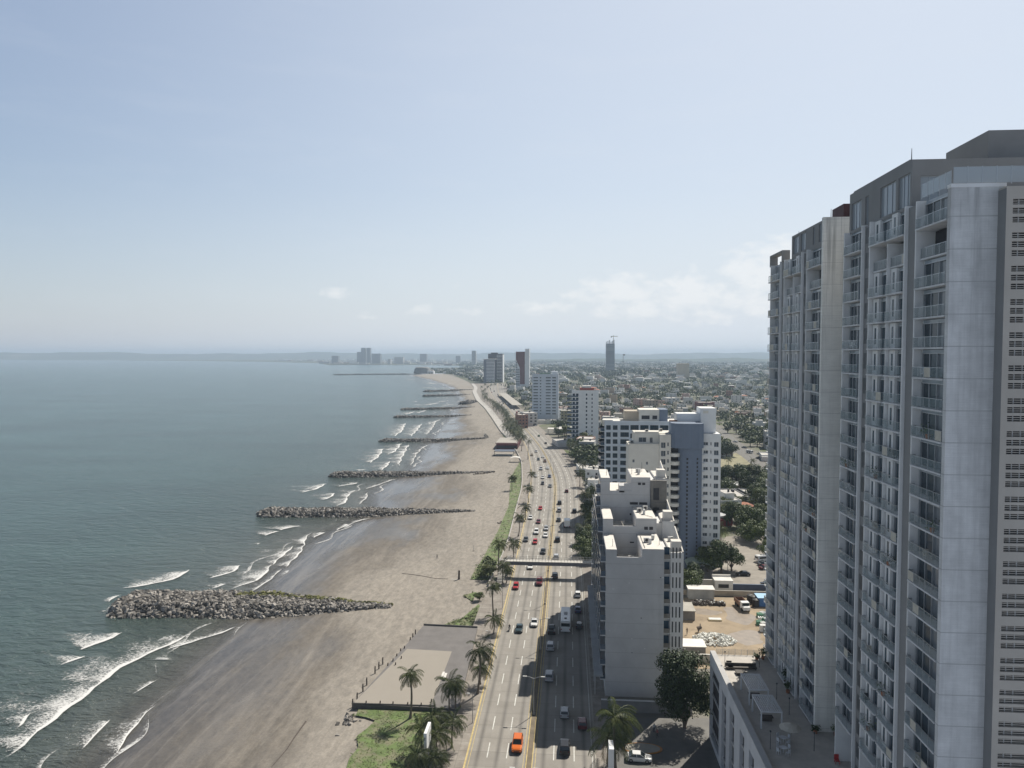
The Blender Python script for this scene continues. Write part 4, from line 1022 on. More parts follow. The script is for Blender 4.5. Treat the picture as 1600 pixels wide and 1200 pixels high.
front(RB, cw, 21.6, 29.6, 242., 40, 43.8, cells, crw, tglass, wside, items=items); cw.box(21.6, 34.2, 242.3, 252, 39.9, 43.7, crw); f_ = Fr((21.6, 252), (0, -1), (-1, 0)); f_.quad(cw, 0, 10, 40, 43.8, .004, crw)
us = [(.4, 1.5), (2.4, .6)]
cells = [h for h in grid(us, 1.6, 2.74, 15, 1.25) if h[3] < 42.6]
cells = [(h[0], h[1], h[2]-(.6 if h[0] < 1 else 0), h[3]) for h in cells]
front(RB, cw, 29.6, 33.2, 239.4, 0, 43.8, cells, crw, tglass, wside, items=items); cw.box(29.6, 33.2, 239.7, 252, 0, 43.7, crw); cw.box(33.2, 36.4, 241.2, 252, 0, 43.7, crw); f_ = Fr((29.6, 252), (0, -1), (-1, 0)); f_.quad(cw, 0, 12.6, 0, 43.8, .004, crw)
part(RB, cw, 'cream_wing')
rf = MB(); rf.box(19.7, 29.5, 240.4, 251.8, 40, 40.08, crt); rf.box(21.7, 34, 242.4, 251.8, 43.8, 43.88, crt); rf.box(19.6, 29.6, 240, 240.3, 40, 40.6, crt); rf.box(21.6, 29.6, 242, 242.3, 43.8, 44.4, crt); part(RB, rf, 'roof')
for k in range(15):                                      # curved balconies between wing and shaft
    z = 1.2+2.74*k; mb = MB(); pts = [(34.5+1.75*math.sin(a), 240.6-2.2*math.cos(a)) for a in [rad(-85)+rad(170)*q/10 for q in range(11)]]
    if z < 39:
        mb.prism(pts+[(36.25, 241.1), (32.8, 241.1)], z-.25, z+.85, crw); mb.box(33.3, 36.2, 241.1, 241.19, z+.86, z+2.35, darkin); part(RB, mb, 'balcony')
rw = MB(); us = [(.6, 1.5), (2.8, .45), (4.0, 1.5)]
cells = [(h[0], h[1], h[2]-(.5 if h[0] > 3 else 0), h[3]) for h in grid(us, 1.8, 2.74, 15, 1.1)]
front(RB, rw, 43.4, 49.6, 241., 0, 44., cells, whw, tglass, wside, items=items); rw.box(43.4, 49.6, 241.3, 253, 0, 43.9, whw); rw.poly([(49.62, 241, 0), (49.62, 253, 0), (49.62, 253, 44), (49.62, 241, 44)], whw)
part(RB, rw, 'white_wing')
for k in range(15): mb = MB(); z = 1.5+2.74*k; mb.box(42.9, 44.4, 240.2, 240.97, z-.15, z, whw); part(RB, mb, 'ledge')
ph = MB(); ph.box(43.5, 48.5, 244, 252, 44, 52.2, whw); ph.box(44.3, 46, 243.96, 244, 50.5, 51.4, crt); ph.box(36, 43.5, 246, 252, 45, 50.2, whw); ph.box(33.5, 36, 244.5, 246.5, 43.9, 48, mat('rusty_metal', (.16, .07, .045), .8, .3, 1.)); part(RB, ph, 'roof_structures')
add_windows(RB, items, tglass, wside, cap=70)
# ---------------------------------------------------------------- white office-like block with dark blue glass
CB = thing('apartment_block', 'white block with blue glass corner and angled street balconies', 'apartment block', (32, 318, 0))
nav = glassmat('navy_glass', (.01, .026, .04), (.025, .055, .08), .5, .05, .12); pbl = mat('pale_blue_wall', (.56, .61, .67), .8, .06, .3, .2)
mb = MB(); items = []
us = [(.7, 1.9), (3.5, 2.0)]; cells = grid(us, 1.9, 3.0, 13, 1.95)
front(CB, mb, 15, 21.4, 310, 0, 41.2, cells, pbl, nav, wside, items=items)
us = [(.3, 3.6)]; cells = grid(us, 1.9, 3.0, 13, 2.0)
front(CB, mb, 21.4, 25.6, 310, 0, 41.2, cells, pbl, nav, wside, items=items)
us = [(.3+4.15*q, 3.5) for q in range(5)]; cells = grid(us, 37.9, 3, 1, 2.1)+[(.3, 3.8, 34.4, 36.4)]
front(CB, mb, 25.6, 47, 310, 33.4, 41.2, cells, pbl, nav, wside, items=items)
mb.box(15, 47, 310.3, 328, 0, 41.1, pbl); part(CB, mb, 'wall')
gl_ = MB(); pts = [(25.7+0, 310)]+[(28.4+2.8*math.sin(a), 309.6-2.4*math.cos(a)) for a in [rad(-60)+rad(140)*q/10 for q in range(11)]]+[(33, 310)]
gl_.prism(pts, 0, 33.3, nav); gl_.box(31, 46.9, 309.2, 310.2, 0, 33.3, nav); part(CB, gl_, 'glass_corner')
for k in range(11):
    m2 = MB(); z = 1.1+3*k; m2.box(21.6, 25.8, 308.9, 309.98, z-.2, z, pbl); m2.box(21.6, 25.8, 308.9, 308.98, z, z+.6, pbl); part(CB, m2, 'balcony')
f = Fr((15, 328), (0, -1), (-1, 0))
for k in range(13):
    m2 = MB(); z = 1.2+3*k; pts = [(15, 311), (13.4, 311.5), (12.6, 318), (13.4, 324), (15, 327.5)]; m2.prism(pts, z-.25, z, wside); 
    for a, b_ in zip(pts, pts[1:]): m2.poly([(a[0], a[1], z), (b_[0], b_[1], z), (b_[0], b_[1], z+1), (a[0], a[1], z+1)], bluegl)
    f.box(m2, 1, 16, 0, .03, z+.1, z+2.3, nav); part(CB, m2, 'street_balcony')
rf = MB(); rf.box(15.1, 46.9, 310.4, 327.9, 41.1, 41.2, whr); rf.box(15, 47, 310.001, 310.3, 41.2, 41.7, pbl); rf.box(14.2, 18.5, 310.4, 313.5, 39.5, 42.1, whr); part(CB, rf, 'roof')
ph = MB(); ph.box(30, 38.5, 314, 324, 41.2, 46.3, crw); ph.box(31, 34.4, 313.96, 314, 42.2, 43.8, darkin); ph.box(35.6, 37.6, 313.96, 314, 42.2, 43.8, darkin); ph.box(38.5, 42, 313.5, 324, 41.2, 46.4, blg); ph.box(24, 30, 317, 326, 41.2, 45.4, mat('tan_wall', (.46, .4, .32), .85, .1, .4)); part(CB, ph, 'roof_house')
add_windows(CB, items, nav, darkfr, cap=80)
# ---------------------------------------------------------------- the two slim white towers
def slim(name, label, X0, X1, Y, dep, h, us, z0, dz, n, hh, wallm, glm, balc=None, top=None, left=True, cat='apartment tower'):
    t = thing(name, label, cat, ((X0+X1)/2, Y+dep/2, 0)); mb = MB()
    cells = grid(us, z0, dz, n, hh); front(t, mb, X0, X1, Y, 0, h, cells, wallm, glm, wside, items=(it := []))
    mb.box(X0, X1, Y+.3, Y+dep, 0, h-.1, wallm); f = Fr((X0, Y+dep), (0, -1), (-1, 0)); f.quad(mb, 0, dep, 0, h, .01, wallm)
    part(t, mb, 'wall'); add_windows(t, it, glm, wside, cap=100, cols=1)
    rf = MB(); rf.box(X0+.2, X1-.2, Y+.3, Y+dep-.2, h-.1, h+.0, whr); rf.box(X0, X1, Y+.01, Y+.3, h, h+.9, wallm); part(t, rf, 'roof')
    if balc:
        for k in range(n):
            b_ = MB(); z = z0+dz*k-.9; balc(b_, z); part(t, b_, 'balcony')
    if top: top(t, h)
    return t
def balD(b_, z):
    pts = [(-1.2, 569), (-3.0, 566), (-3.3, 562.5), (-1.5, 560.2), (5.2, 560.4), (5.2, 562.5)]
    pts = [(x+1.5, y) for x, y in pts]; b_.prism(pts, z-.25, z, whw)
    for a, c in zip(pts, pts[1:-1]): b_.poly([(a[0], a[1], z), (c[0], c[1], z), (c[0], c[1], z+1), (a[0], a[1], z+1)], bluegl)
def topD(t, h):
    m2 = MB(); m2.box(8, 19, 565, 574, h, h+2.6, mat('red_roof_paint', (.2, .05, .04), .7, .2, .5)); m2.box(10, 17, 566, 573, h+2.6, h+4.2, whr); part(t, m2, 'roof_house')['label'] = 'red painted rooftop house'
slim('apartment_tower', 'slim white apartment tower with curved street balconies and a red rooftop house', 1.8, 22.5, 561, 16, 41.5, [(.6, 1.9), (3.2, 2.0), (10.8, 1.2), (15.2, .9)], 3.5, 3.15, 12, 1.7, whw, nav, balD, topD)
def balE(b_, z):
    b_.box(-42.6, -39.6, 770, 778, z-.25, z, pbl); b_.box(-42.6, -42.5, 770, 778, z, z+1, bluegl)
def topE(t, h):
    m2 = MB(); m2.box(-19, -12.4, 772, 782, h, h+3.4, pbl); m2.box(-32, -21, 773, 780, h, h+1.6, mat('green_net', (.05, .12, .09), .8, .3, .5)); part(t, m2, 'roof_house')
slim('apartment_tower', 'broad pale blue apartment tower with even window rows, left of the slim one', -39.5, -11.6, 768, 16, 48.5, [(1.2, 5.0), (8.0, 1.6), (14.4, 5.2), (21.2, 3.8), (23.2, 2)], 6.4, 3.2, 13, 1.3, pbl, tglass, balE, topE)
m2 = MB(); bs = thing('garage_building', 'low teal glazed base building at the foot of the pale blue tower', 'building', (-46, 765, 0)); m2.box(-52, -40, 756, 775, 0, 7, pbl); part(bs, m2, 'wall'); m2 = MB(); m2.box(-51.6, -40.4, 755.9, 756, 3, 6.4, mat('teal_glass', (.03, .12, .13), .15, .2, .5)); part(bs, m2, 'window_band')
# red and white tower, dark pair, faint ones
dred = mat('dark_red_cladding', (.13, .028, .028), .7, .12, .3); fargl = glassmat('far_glass', (.06, .07, .08), (.2, .22, .24), .4, .1)
t = thing('apartment_tower', 'tower with a dark red panel beside a tall white fin', 'apartment tower', (-98, 1508, 0)); m2 = MB(); m2.box(-92, -83, 1500, 1518, 0, 82, whw); part(t, m2, 'white_fin')
m2 = MB(); m2.prism([(-112, 1502), (-92, 1502), (-92, 1518), (-112, 1518)], 0, 76, whw); part(t, m2, 'wall')
m2 = MB(); f = wf(0, 1501.9)
m2.poly([(-111, 1501.5, 76), (-93, 1501.5, 76), (-93, 1501.5, 8), (-103, 1501.5, 8), (-103, 1501.5, 42), (-111, 1501.5, 60)][::-1], dred); part(t, m2, 'red_panel')
for k in range(16):
    m2 = MB(); z = 6+3.6*k; f.box(m2, -111.5, -103.6 if z < 42 else -108.5, 0, .2, z, z+1.8, fargl); 
    if z < 54: part(t, m2, 'window_row')
t = thing('apartment_tower', 'dark tower standing behind a lower striped white one near the beach', 'apartment tower', (-185, 1830, 0)); m2 = MB(); dkw = mat('dark_facade', (.06, .06, .075), .7, .15, .3); m2.box(-205, -168, 1815, 1845, 0, 72, dkw); m2.box(-198, -182, 1818, 1840, 72, 75, dkw); m2.box(-169, -167, 1813, 1845, 0, 70, whw); part(t, m2, 'wall')
for k in range(18): m2 = MB(); z = 5+3.7*k; m2.box(-183, -169.2, 1814, 1815, z, z+1.2, whw); part(t, m2, 'balcony_band')
t = thing('apartment_tower', 'lower white tower striped by floors in front of the dark one', 'apartment tower', (-198, 1788, 0)); m2 = MB(); m2.box(-212, -186, 1778, 1798, 0, 58, mat('slate_facade', (.16, .18, .22), .7, .15, .3)); part(t, m2, 'wall'); m2 = MB(); m2.box(-214, -182, 1774, 1800, 58, 59.5, whw); part(t, m2, 'roof')
for k in range(15): m2 = MB(); z = 3+3.6*k; m2.box(-205, -185, 1776.6, 1778, z, z+1.4, whw); part(t, m2, 'balcony_band')
def far_tower(label, px0, px1, pyb, pyt, m, Y=None, dep=25, crown=None, rows=True):
    Y = Y or G(0, pyb)[1]; x0, z1 = AY(px0, pyt, Y); x1, _ = AY(px1, pyt, Y)
    t = thing('apartment_tower', label, 'tower', ((x0+x1)/2, Y+dep/2, 0)); mb = MB(); mb.box(x0, x1, Y, Y+dep, 0, z1, m); part(t, mb, 'wall')
    if rows:
        mb = MB(); z = 6
        while z < z1-4: mb.box(x0+1, x1-1, Y-.4, Y, z, z+1.6, fargl); z += 4.2
        part(t, mb, 'window_bands')
    if crown: crown(t, x0, x1, Y, z1)
    return t
farw = mat('far_pale_wall', (.42, .42, .41), .8, .1, .1); farg = mat('far_grey_wall', (.16, .18, .2), .8, .1, .1)
far_tower('lone slim pale tower far inland from the bay end', 737, 743.5, 571, 548, farw)
def crane(t, x0, x1, Y, z):
    mb = MB(); 
    for q in range(6): xx = lerp(x0+2, x1-2, q/5); mb.box(xx-1, xx+1, Y, Y+20, z, z+8+3*(q % 3), farg)
    part(t, mb, 'unfinished_crown')
    c = thing('tower_crane', 'pale yellow tower crane on top of the unfinished glass tower', 'crane', (x1-4, Y+10, z)); cm_ = mat('crane_yellow', (.5, .42, .2), .6, .1, 1.)
    mb = MB(); mb.box(x1-5, x1-3.4, Y+9, Y+10.6, z, z+32, cm_); part(c, mb, 'mast'); mb = MB(); mb.box(x1-14, x1+12, Y+9.2, Y+10.4, z+27, z+29, cm_); part(c, mb, 'jib'); mb = MB(); mb.box(x1-14, x1-10, Y+8.5, Y+11, z+23.5, z+27, darkfr); part(c, mb, 'counterweight')
far_tower('tall unfinished dark glass tower standing alone inland', 947, 960.5, 581, 537, mat('glass_tower_skin', (.07, .1, .13), .3, .2, .05), dep=30, crown=crane)
t = thing('radio_mast', 'thin radio mast right of the unfinished tower', 'mast', (AY(974, 575, 2900)[0], 2900, 0)); mb = MB(); X = t.location.x; mb.tube([(X-1.6, 2900, 0), (X-.8, 2900, 70)], [1.6, .8], farg, 4); part(t, mb, 'mast'); mb = MB(); mb.box(X-2, X+6, 2898, 2902, 66, 72, farg); part(t, mb, 'platform')
for lab, a, b_, yb, yt, m in (('lower left tower of the far cluster across the bay', 557.5, 563.5, 567.5, 550, farg), ('left of the two tallest towers of the far cluster', 564, 570.5, 567.5, 543.5, farg), ('right of the two tallest towers of the far cluster', 573, 578, 567.5, 543.5, farg), ('wide low tower at the right of the far cluster', 581, 594, 567.5, 552.5, farg), ('pale broad building on the far shore right of the cluster', 616, 630, 568, 558, farw), ('grey block on the far shore, above the rounded hall', 656, 666.5, 566.5, 552.8, farg), ('small grey block far along the shore left of the lone slim tower', 712, 719, 567, 556, farg), ('faint low block on the far shore left of the cluster', 518, 528, 567.5, 556, farg), ('faint flat block between the cluster and the low shore', 606, 610, 568.5, 561, farw)):
    far_tower(lab, a, b_, yb, yt, m, dep=40, rows=False)
# rounded hall at the breakwater root
t = thing('aquarium_hall', 'rounded grey hall at the root of the long breakwater', 'hall', (G(657, 584)[0], 2640, 0)); X = t.location.x; mb = MB(); pts = []
prof_ = [(34, 0), (32, 9), (29, 17), (26, 22), (20, 24), (0, 24.5)]; n = 20; hm2 = mat('hall_cladding', (.2, .2, .19), .7, .15, .05)
rings = [[(X+r*math.cos(2*math.pi*k/n), 2640+r*.8*math.sin(2*math.pi*k/n), z) for k in range(n)] for r, z in prof_]
for a, b_ in zip(rings, rings[1:]):
    for k in range(n): mb.poly([a[k], a[(k+1) % n], b_[(k+1) % n], b_[k]], hm2)
part(t, mb, 'dome'); mb = MB(); mb.box(X+22, X+46, 2615, 2640, 0, 10, whw); part(t, mb, 'annex')
mb = MB(); struct_pts = [G(x, y, 0) for x, y in ((636, 586.2), (690, 586), (735, 600), (742, 575), (700, 577), (660, 581), (640, 584))]

# ---------------------------------------------------------------- machines and pipes on the roofs
acm = mat('ac_casing', (.5, .5, .49), .5, .15, 3., .3)
def ac(x, y, z, label, r=0.):
    t = thing('air_conditioner', label, 'air conditioner', (x, y, z), r, 'air conditioners on the roofs')
    MB().box(-.55, .55, -.3, .3, .1, .95, acm).build('casing', parent=t); m2 = MB(); m2.tube([(0, -.3, .52), (0, -.33, .52)], [.33, .33], darkin, 12); m2.build('fan_grille', parent=t)
    MB().box(-.5, -.4, -.28, .28, 0, .1, trimdk).box(.4, .5, -.28, .28, 0, .1, trimdk).build('feet', parent=t)
trimdk = mat('roof_trim_dark', (.04, .04, .045), .7, .2, 2.)
for i, (x, y, z, r) in enumerate(((16.2, 152, 30.67, .1), (17.8, 154.5, 30.67, 1.4), (16., 166, 33.97, .2), (17.6, 168.5, 33.97, 0), (21.8, 156.5, 29.86, .4), (13.2, 155, 26.05, .1), (12.6, 169, 30.35, 1.5), (17, 180, 40.87, .2))):
    ac(x, y, z, ('air conditioner on the nearest roof of the stepped white block, left one', 'air conditioner on the nearest roof of the stepped white block, rear one', 'air conditioner on the middle roof of the stepped white block, front one', 'air conditioner on the middle roof of the stepped white block, rear one', 'air conditioner beside the nearest roof tank of the stepped white block', 'air conditioner on the lowest sunken terrace of the white block', 'air conditioner on the second sunken terrace of the white block', 'air conditioner on the highest roof of the stepped white block')[i], r)
for i, (x, y, z, r) in enumerate(((21, 246, 40.08, .2), (24, 247.5, 40.08, 1.2), (26, 246, 43.88, .1), (31, 249, 43.88, .5))):
    ac(x, y, z, ('front air conditioner on the lower cream wing roof', 'rear air conditioner on the lower cream wing roof', 'air conditioner on the upper cream wing roof, left one', 'air conditioner on the upper cream wing roof, right one')[i], r)
pp = MB()
pp.tube([(11.5, 160, 33.2), (12.4, 164, 31.2), (12.2, 169, 30.5)], [.06]*3, whr, 5); pp.tube([(15.4, 147.2, 30.8), (15.4, 158, 30.8), (18.6, 158.6, 30.8)], [.05]*3, rawc, 5); pp.tube([(18.4, 160.4, 34.1), (16, 164, 34.1), (16, 171, 34.1)], [.05]*3, rawc, 5)
part(WB, pp, 'roof_pipes')
an_ = MB()
for x, y, z, h in ((9, 149, 30.4, 1.6), (9, 176, 40.6, 2.2), (15.2, 177, 40.8, 1.8), (18.6, 150, 30.6, 1.4), (16.5, 176, 40.8, 1.6), (18, 181, 40.8, 2.4)): an_.tube([(x, y, z), (x, y, z+h)], [.05, .04], trimdk, 5)
part(WB, an_, 'roof_rods')
st_ = MB(); r9 = random.Random(2)
for k in range(9): x = 7.9+r9.random()*11; z = r9.uniform(3, 26); w_ = r9.uniform(.15, .45); st_.box(x, x+w_, 146.57, 146.6, z, z+.2, darkin if k % 3 == 0 else wside)
part(WB, st_, 'wall_vents')
# ---------------------------------------------------------------- vehicles
paint = mat('car_paint', (.5, .5, .5), .25, .03, 3., tint=True); tyre = mat('tyre_rubber', (.02, .02, .02), .85, .2, 3.); rimm = mat('wheel_rim', (.35, .35, .36), .35, .1, 3., metal=.7)
carg = mat('car_glass', (.015, .02, .024), .06, .1, 3.); lampw = mat('headlamp_glass', (.6, .6, .58), .15, .05, 3.); lampr = mat('tail_lamp_red', (.3, .012, .01), .2, .1, 3.); trim = mat('black_trim', (.025, .025, .025), .6, .1, 3.)
def hull(mb, secs, m):
    """rounded body through cross sections (y, half width, bottom, top, inset at the top)"""
    rings = []
    for y, w, z0, z1, q in secs:
        h = z1-z0
        rings.append([(-w*.94, y, z0), (-w, y, z0+.3*h), (-w, y, z0+.72*h), (-w+q*.4, y, z1-.04), (-w+q+.12, y, z1), (w-q-.12, y, z1), (w-q*.4, y, z1-.04), (w, y, z0+.72*h), (w, y, z0+.3*h), (w*.94, y, z0)])
    n = 10; vs = [v for r in rings for v in r]; fs = []
    for i in range(len(rings)-1):
        for k in range(n): fs.append((i*n+k, i*n+(k+1) % n, (i+1)*n+(k+1) % n, (i+1)*n+k))
    fs += [tuple(range(n-1, -1, -1)), tuple(range((len(rings)-1)*n, len(rings)*n))]
    return mb.mesh(vs, fs, m)
KINDS = {  # length sections; cabin: base y0,y1, roof y0,y1, belt, roof height
    'sedan': ([(-2.2, .74, .42, .86, .1), (-2.1, .84, .25, .95, .1), (-1.3, .89, .22, .98, .08), (.9, .89, .22, .95, .08), (1.9, .84, .25, .82, .12), (2.22, .72, .38, .72, .15)], (-1.75, 1.05, -1.05, .25, .93, 1.43)),
    'hatch': ([(-1.95, .78, .35, .95, .1), (-1.85, .84, .25, 1.0, .08), (.8, .86, .22, .97, .08), (1.6, .82, .25, .86, .12), (1.92, .7, .38, .74, .15)], (-1.85, 1.0, -1.6, .15, .95, 1.5)),
    'suv': ([(-2.25, .82, .4, 1.08, .08), (-2.15, .92, .3, 1.15, .08), (.9, .94, .28, 1.12, .08), (1.95, .9, .3, 1.02, .12), (2.28, .8, .42, .9, .15)], (-2.15, 1.05, -1.9, .2, 1.1, 1.75)),
    'pickup': ([(-2.6, .9, .45, 1.0, .05), (-2.5, .93, .35, 1.05, .05), (1.2, .94, .33, 1.08, .08), (2.2, .9, .35, 1.0, .12), (2.6, .8, .45, .9, .15)], (-.5, 1.25, -.3, .6, 1.05, 1.75))}
def car_parts(kind):
    secs, (b0, b1, r0, r1, zb, zr) = KINDS[kind]
    W2 = max(s[1] for s in secs); P_ = {}
    mb = MB(); hull(mb, secs, paint)
    if kind == 'pickup': mb.box(-.78, .78, -2.45, -.6, 1.052, 1.06, trim)
    mb.box(-W2*.9, W2*.9, secs[0][0]+.02, secs[-1][0]-.02, .2, .34, trim); P_['body'] = mb
    hw, ht = W2*.9, W2*.74
    B_ = [(-hw, b0, zb), (hw, b0, zb), (hw, b1, zb), (-hw, b1, zb)]; T_ = [(-ht, r0, zr-.06), (ht, r0, zr-.06), (ht, r1, zr-.06), (-ht, r1, zr-.06)]
    mb = MB(); mb.mesh(B_+T_, [(0, 1, 5, 4), (1, 2, 6, 5), (2, 3, 7, 6), (3, 0, 4, 7)], carg); P_['windows'] = mb
    mb = MB(); mb.mesh([(x*1.03, y+(-.05 if y == r0 else .05), z) for x, y, z in T_]+[(x*.92, lerp(y, (r0+r1)/2, .08), zr) for x, y, z in T_], [(0, 1, 5, 4), (1, 2, 6, 5), (2, 3, 7, 6), (3, 0, 4, 7), (4, 5, 6, 7)], paint)
    for s in (-1, 1):           # pillars
        for (y0, y1) in ((b0, r0), (b1, r1), ((b0+b1)/2, (r0+r1)/2)):
            mb.tube([(s*hw*1.0, y0, zb-.01), (s*ht*1.02, y1, zr-.05)], [.05, .045], paint, 4)
    P_['roof'] = mb
    yl = secs[-1][0]; yr = secs[0][0]; wheels = [(s*(W2-.08), y) for s in (-1, 1) for y in (yr+.85, yl-.85)]
    P_['wheel'] = [MB() for _ in wheels]
    for mb, (x, y) in zip(P_['wheel'], wheels):
        s = 1 if x > 0 else -1
        mb.tube([(x-.1, y, .33), (x+.1, y, .33)], [.33, .33], tyre, 12); mb.tube([(x+s*.1, y, .33), (x+s*.115, y, .33)], [.2, .18], rimm, 8)
    P_['headlight'] = [MB().box(s*.62-.17, s*.62+.17, yl-.16, yl-.03, secs[-1][3]-.17, secs[-1][3]-.02, lampw) for s in (-1, 1)]
    P_['tail_light'] = [MB().box(s*.66-.12, s*.66+.12, yr+.0, yr+.1, secs[0][3]-.3, secs[0][3]-.08, lampr) for s in (-1, 1)]
    mb = MB(); mb.box(-.45, .45, yl-.06, yl+.01, .45, .6, trim); P_['grille'] = mb
    return P_
def merged(P_):
    out = MB()
    for v in P_.values():
        for m_ in (v if isinstance(v, list) else [v]):
            b = len(out.v); out.v += m_.v
            for f, k in zip(m_.f, m_.m): out.f.append(tuple(i+b for i in f)); out.m.append(out.mi(m_.mats[k]))
    return out
PROTO = {}
def assemble(name, P_, loc, rz, colour, detailed, key):
    """a vehicle: parts for near ones, one mesh where the photo shows no parts"""
    if detailed:
        r = bpy.data.objects.new(name, None); COL.objects.link(r); r.empty_display_size = .4
        if ('d', key) not in PROTO: PROTO['d', key] = [(n, m_) for n, v in P_.items() for m_ in [x.build(n).data for x in (v if isinstance(v, list) else [v])]]; [bpy.data.objects.remove(o) for o in list(bpy.data.objects) if o.data in [m for _, m in PROTO['d', key]]]
        for n, me in PROTO['d', key]:
            o = bpy.data.objects.new(n, me); COL.objects.link(o); o.parent = r; o.color = (*colour, 1)
    else:
        if ('s', key) not in PROTO:
            o = merged(P_).build(name); PROTO['s', key] = o.data; bpy.data.objects.remove(o)
        r = bpy.data.objects.new(name, PROTO['s', key]); COL.objects.link(r)
    r.color = (*colour, 1); r.location = loc; r.rotation_euler = (0, 0, rz)
    return r
CP = {k: car_parts(k) for k in KINDS}
def van_parts(L_, W_, H_, box=False, bus=False):
    P_ = {}; y0, y1 = -L_/2, L_/2
    body = MB()
    if box:
        body.box(-W_/2, W_/2, y0, y1-2.2, .95, H_, paint); P_['cargo_box'] = body; cab = MB(); hull(cab, [(y1-2.1, W_*.46, .45, 2.3, .1), (y1-.7, W_*.46, .45, 2.25, .12), (y1, W_*.43, .45, 1.3, .2)], paint); P_['cab'] = cab
        g = MB(); g.box(-W_*.4, W_*.4, y1-.62, y1-.5, 1.4, 2.05, carg); P_['windscreen'] = g; ch = MB(); ch.box(-.5, .5, y0+.1, y1-2, .55, .95, trim); P_['chassis'] = ch
    else:
        hull(body, [(y0, W_*.49, .4, H_-.1, .12), (y0+.15, W_/2, .35, H_, .15), (y1-.5, W_/2, .35, H_, .15), (y1, W_*.47, .4, H_-.3, .2)], paint); P_['body'] = body
        g = MB()
        for s in (-1, 1): g.box(s*W_/2-.02, s*W_/2+.02, y0+.6, y1-.9, H_*.52, H_*.8, carg)
        g.box(-W_*.44, W_*.44, y0-.03, y0+.05, H_*.55, H_*.82, carg); g.box(-W_*.44, W_*.44, y1-.12, y1+.03, H_*.45, H_*.82, carg); P_['windows'] = g
        r = MB(); r.box(-.45, .45, -.7, .7, H_, H_+.18, tmid); r.box(-.3, .3, y0+1.5, y0+2.3, H_, H_+.1, trim); P_['roof_vent'] = r
    P_['wheel'] = [MB().tube([(s*W_*.48-.13, y, .45), (s*W_*.48+.13, y, .45)], [.45, .45], tyre, 12) for s in (-1, 1) for y in (y0+1.6, y1-1.5)]
    P_['headlight'] = [MB().box(s*W_*.38-.15, s*W_*.38+.15, y1-.1, y1+.04, .7, .9, lampw) for s in (-1, 1)]
    P_['tail_light'] = [MB().box(s*W_*.42-.1, s*W_*.42+.1, y0-.03, y0+.05, .8, 1.15, lampr) for s in (-1, 1)]
    return P_
CP['van'] = van_parts(5.2, 1.95, 2.25); CP['bus'] = van_parts(10.8, 2.5, 3.1); CP['truck'] = van_parts(7.2, 2.35, 3.3, box=True)
CLR = {'white': (.72, .72, .71), 'silver': (.42, .43, .45), 'grey': (.16, .17, .18), 'black': (.018, .018, .02), 'red': (.42, .03, .035), 'maroon': (.13, .02, .028), 'blue': (.04, .07, .17), 'dark teal': (.03, .055, .065), 'orange': (.62, .14, .02), 'brown': (.16, .1, .07), 'dark grey': (.06, .065, .07), 'tan': (.4, .33, .24), 'green': (.05, .14, .07)}
NICE = {'sedan': 'sedan', 'hatch': 'hatchback', 'suv': 'utility car', 'pickup': 'pickup', 'van': 'van', 'bus': 'bus', 'truck': 'box truck'}
cars = []
def add_car(px, py, kind, colour, rz=None, where=None, name=None, label=None, at=None, cat=None):
    X, Y = at or G(px, py); onroad = rz is None
    if rz is None:
        away = X > fML(Y); d = math.atan2(fML(Y+12)-fML(Y-12), 24); rz = -d if away else math.pi-d
        f0, f1 = (fMR, fKR) if away else (fKL, fML); t = (X-f0(Y))/(f1(Y)-f0(Y)); lane = min(2, max(0, int(t*3)))
        X = lerp(f0(Y), f1(Y), lerp(t, (lane+.5)/3, .75))
        where = 'heading away from the viewer' if away else 'coming towards the viewer'
        lanes = ('beside the median', 'in the middle lane', 'in the kerb lane') if away else ('in the kerb lane', 'in the middle lane', 'beside the median')
        where = lanes[lane]+', '+where
    o = assemble(name or {'pickup': 'pickup_truck', 'van': 'van', 'bus': 'bus', 'truck': 'box_truck'}.get(kind, 'car'), CP[kind], (X, Y, .0), rz, CLR[colour], Y < 460, kind)
    tag(o, label or '%s %s %s' % (colour, NICE[kind], where), cat or ('car' if kind in ('sedan', 'hatch', 'suv') else kind if kind in ('van', 'bus') else 'truck'), 'cars and trucks on the boulevard' if onroad else None); cars.append(o)
    return o
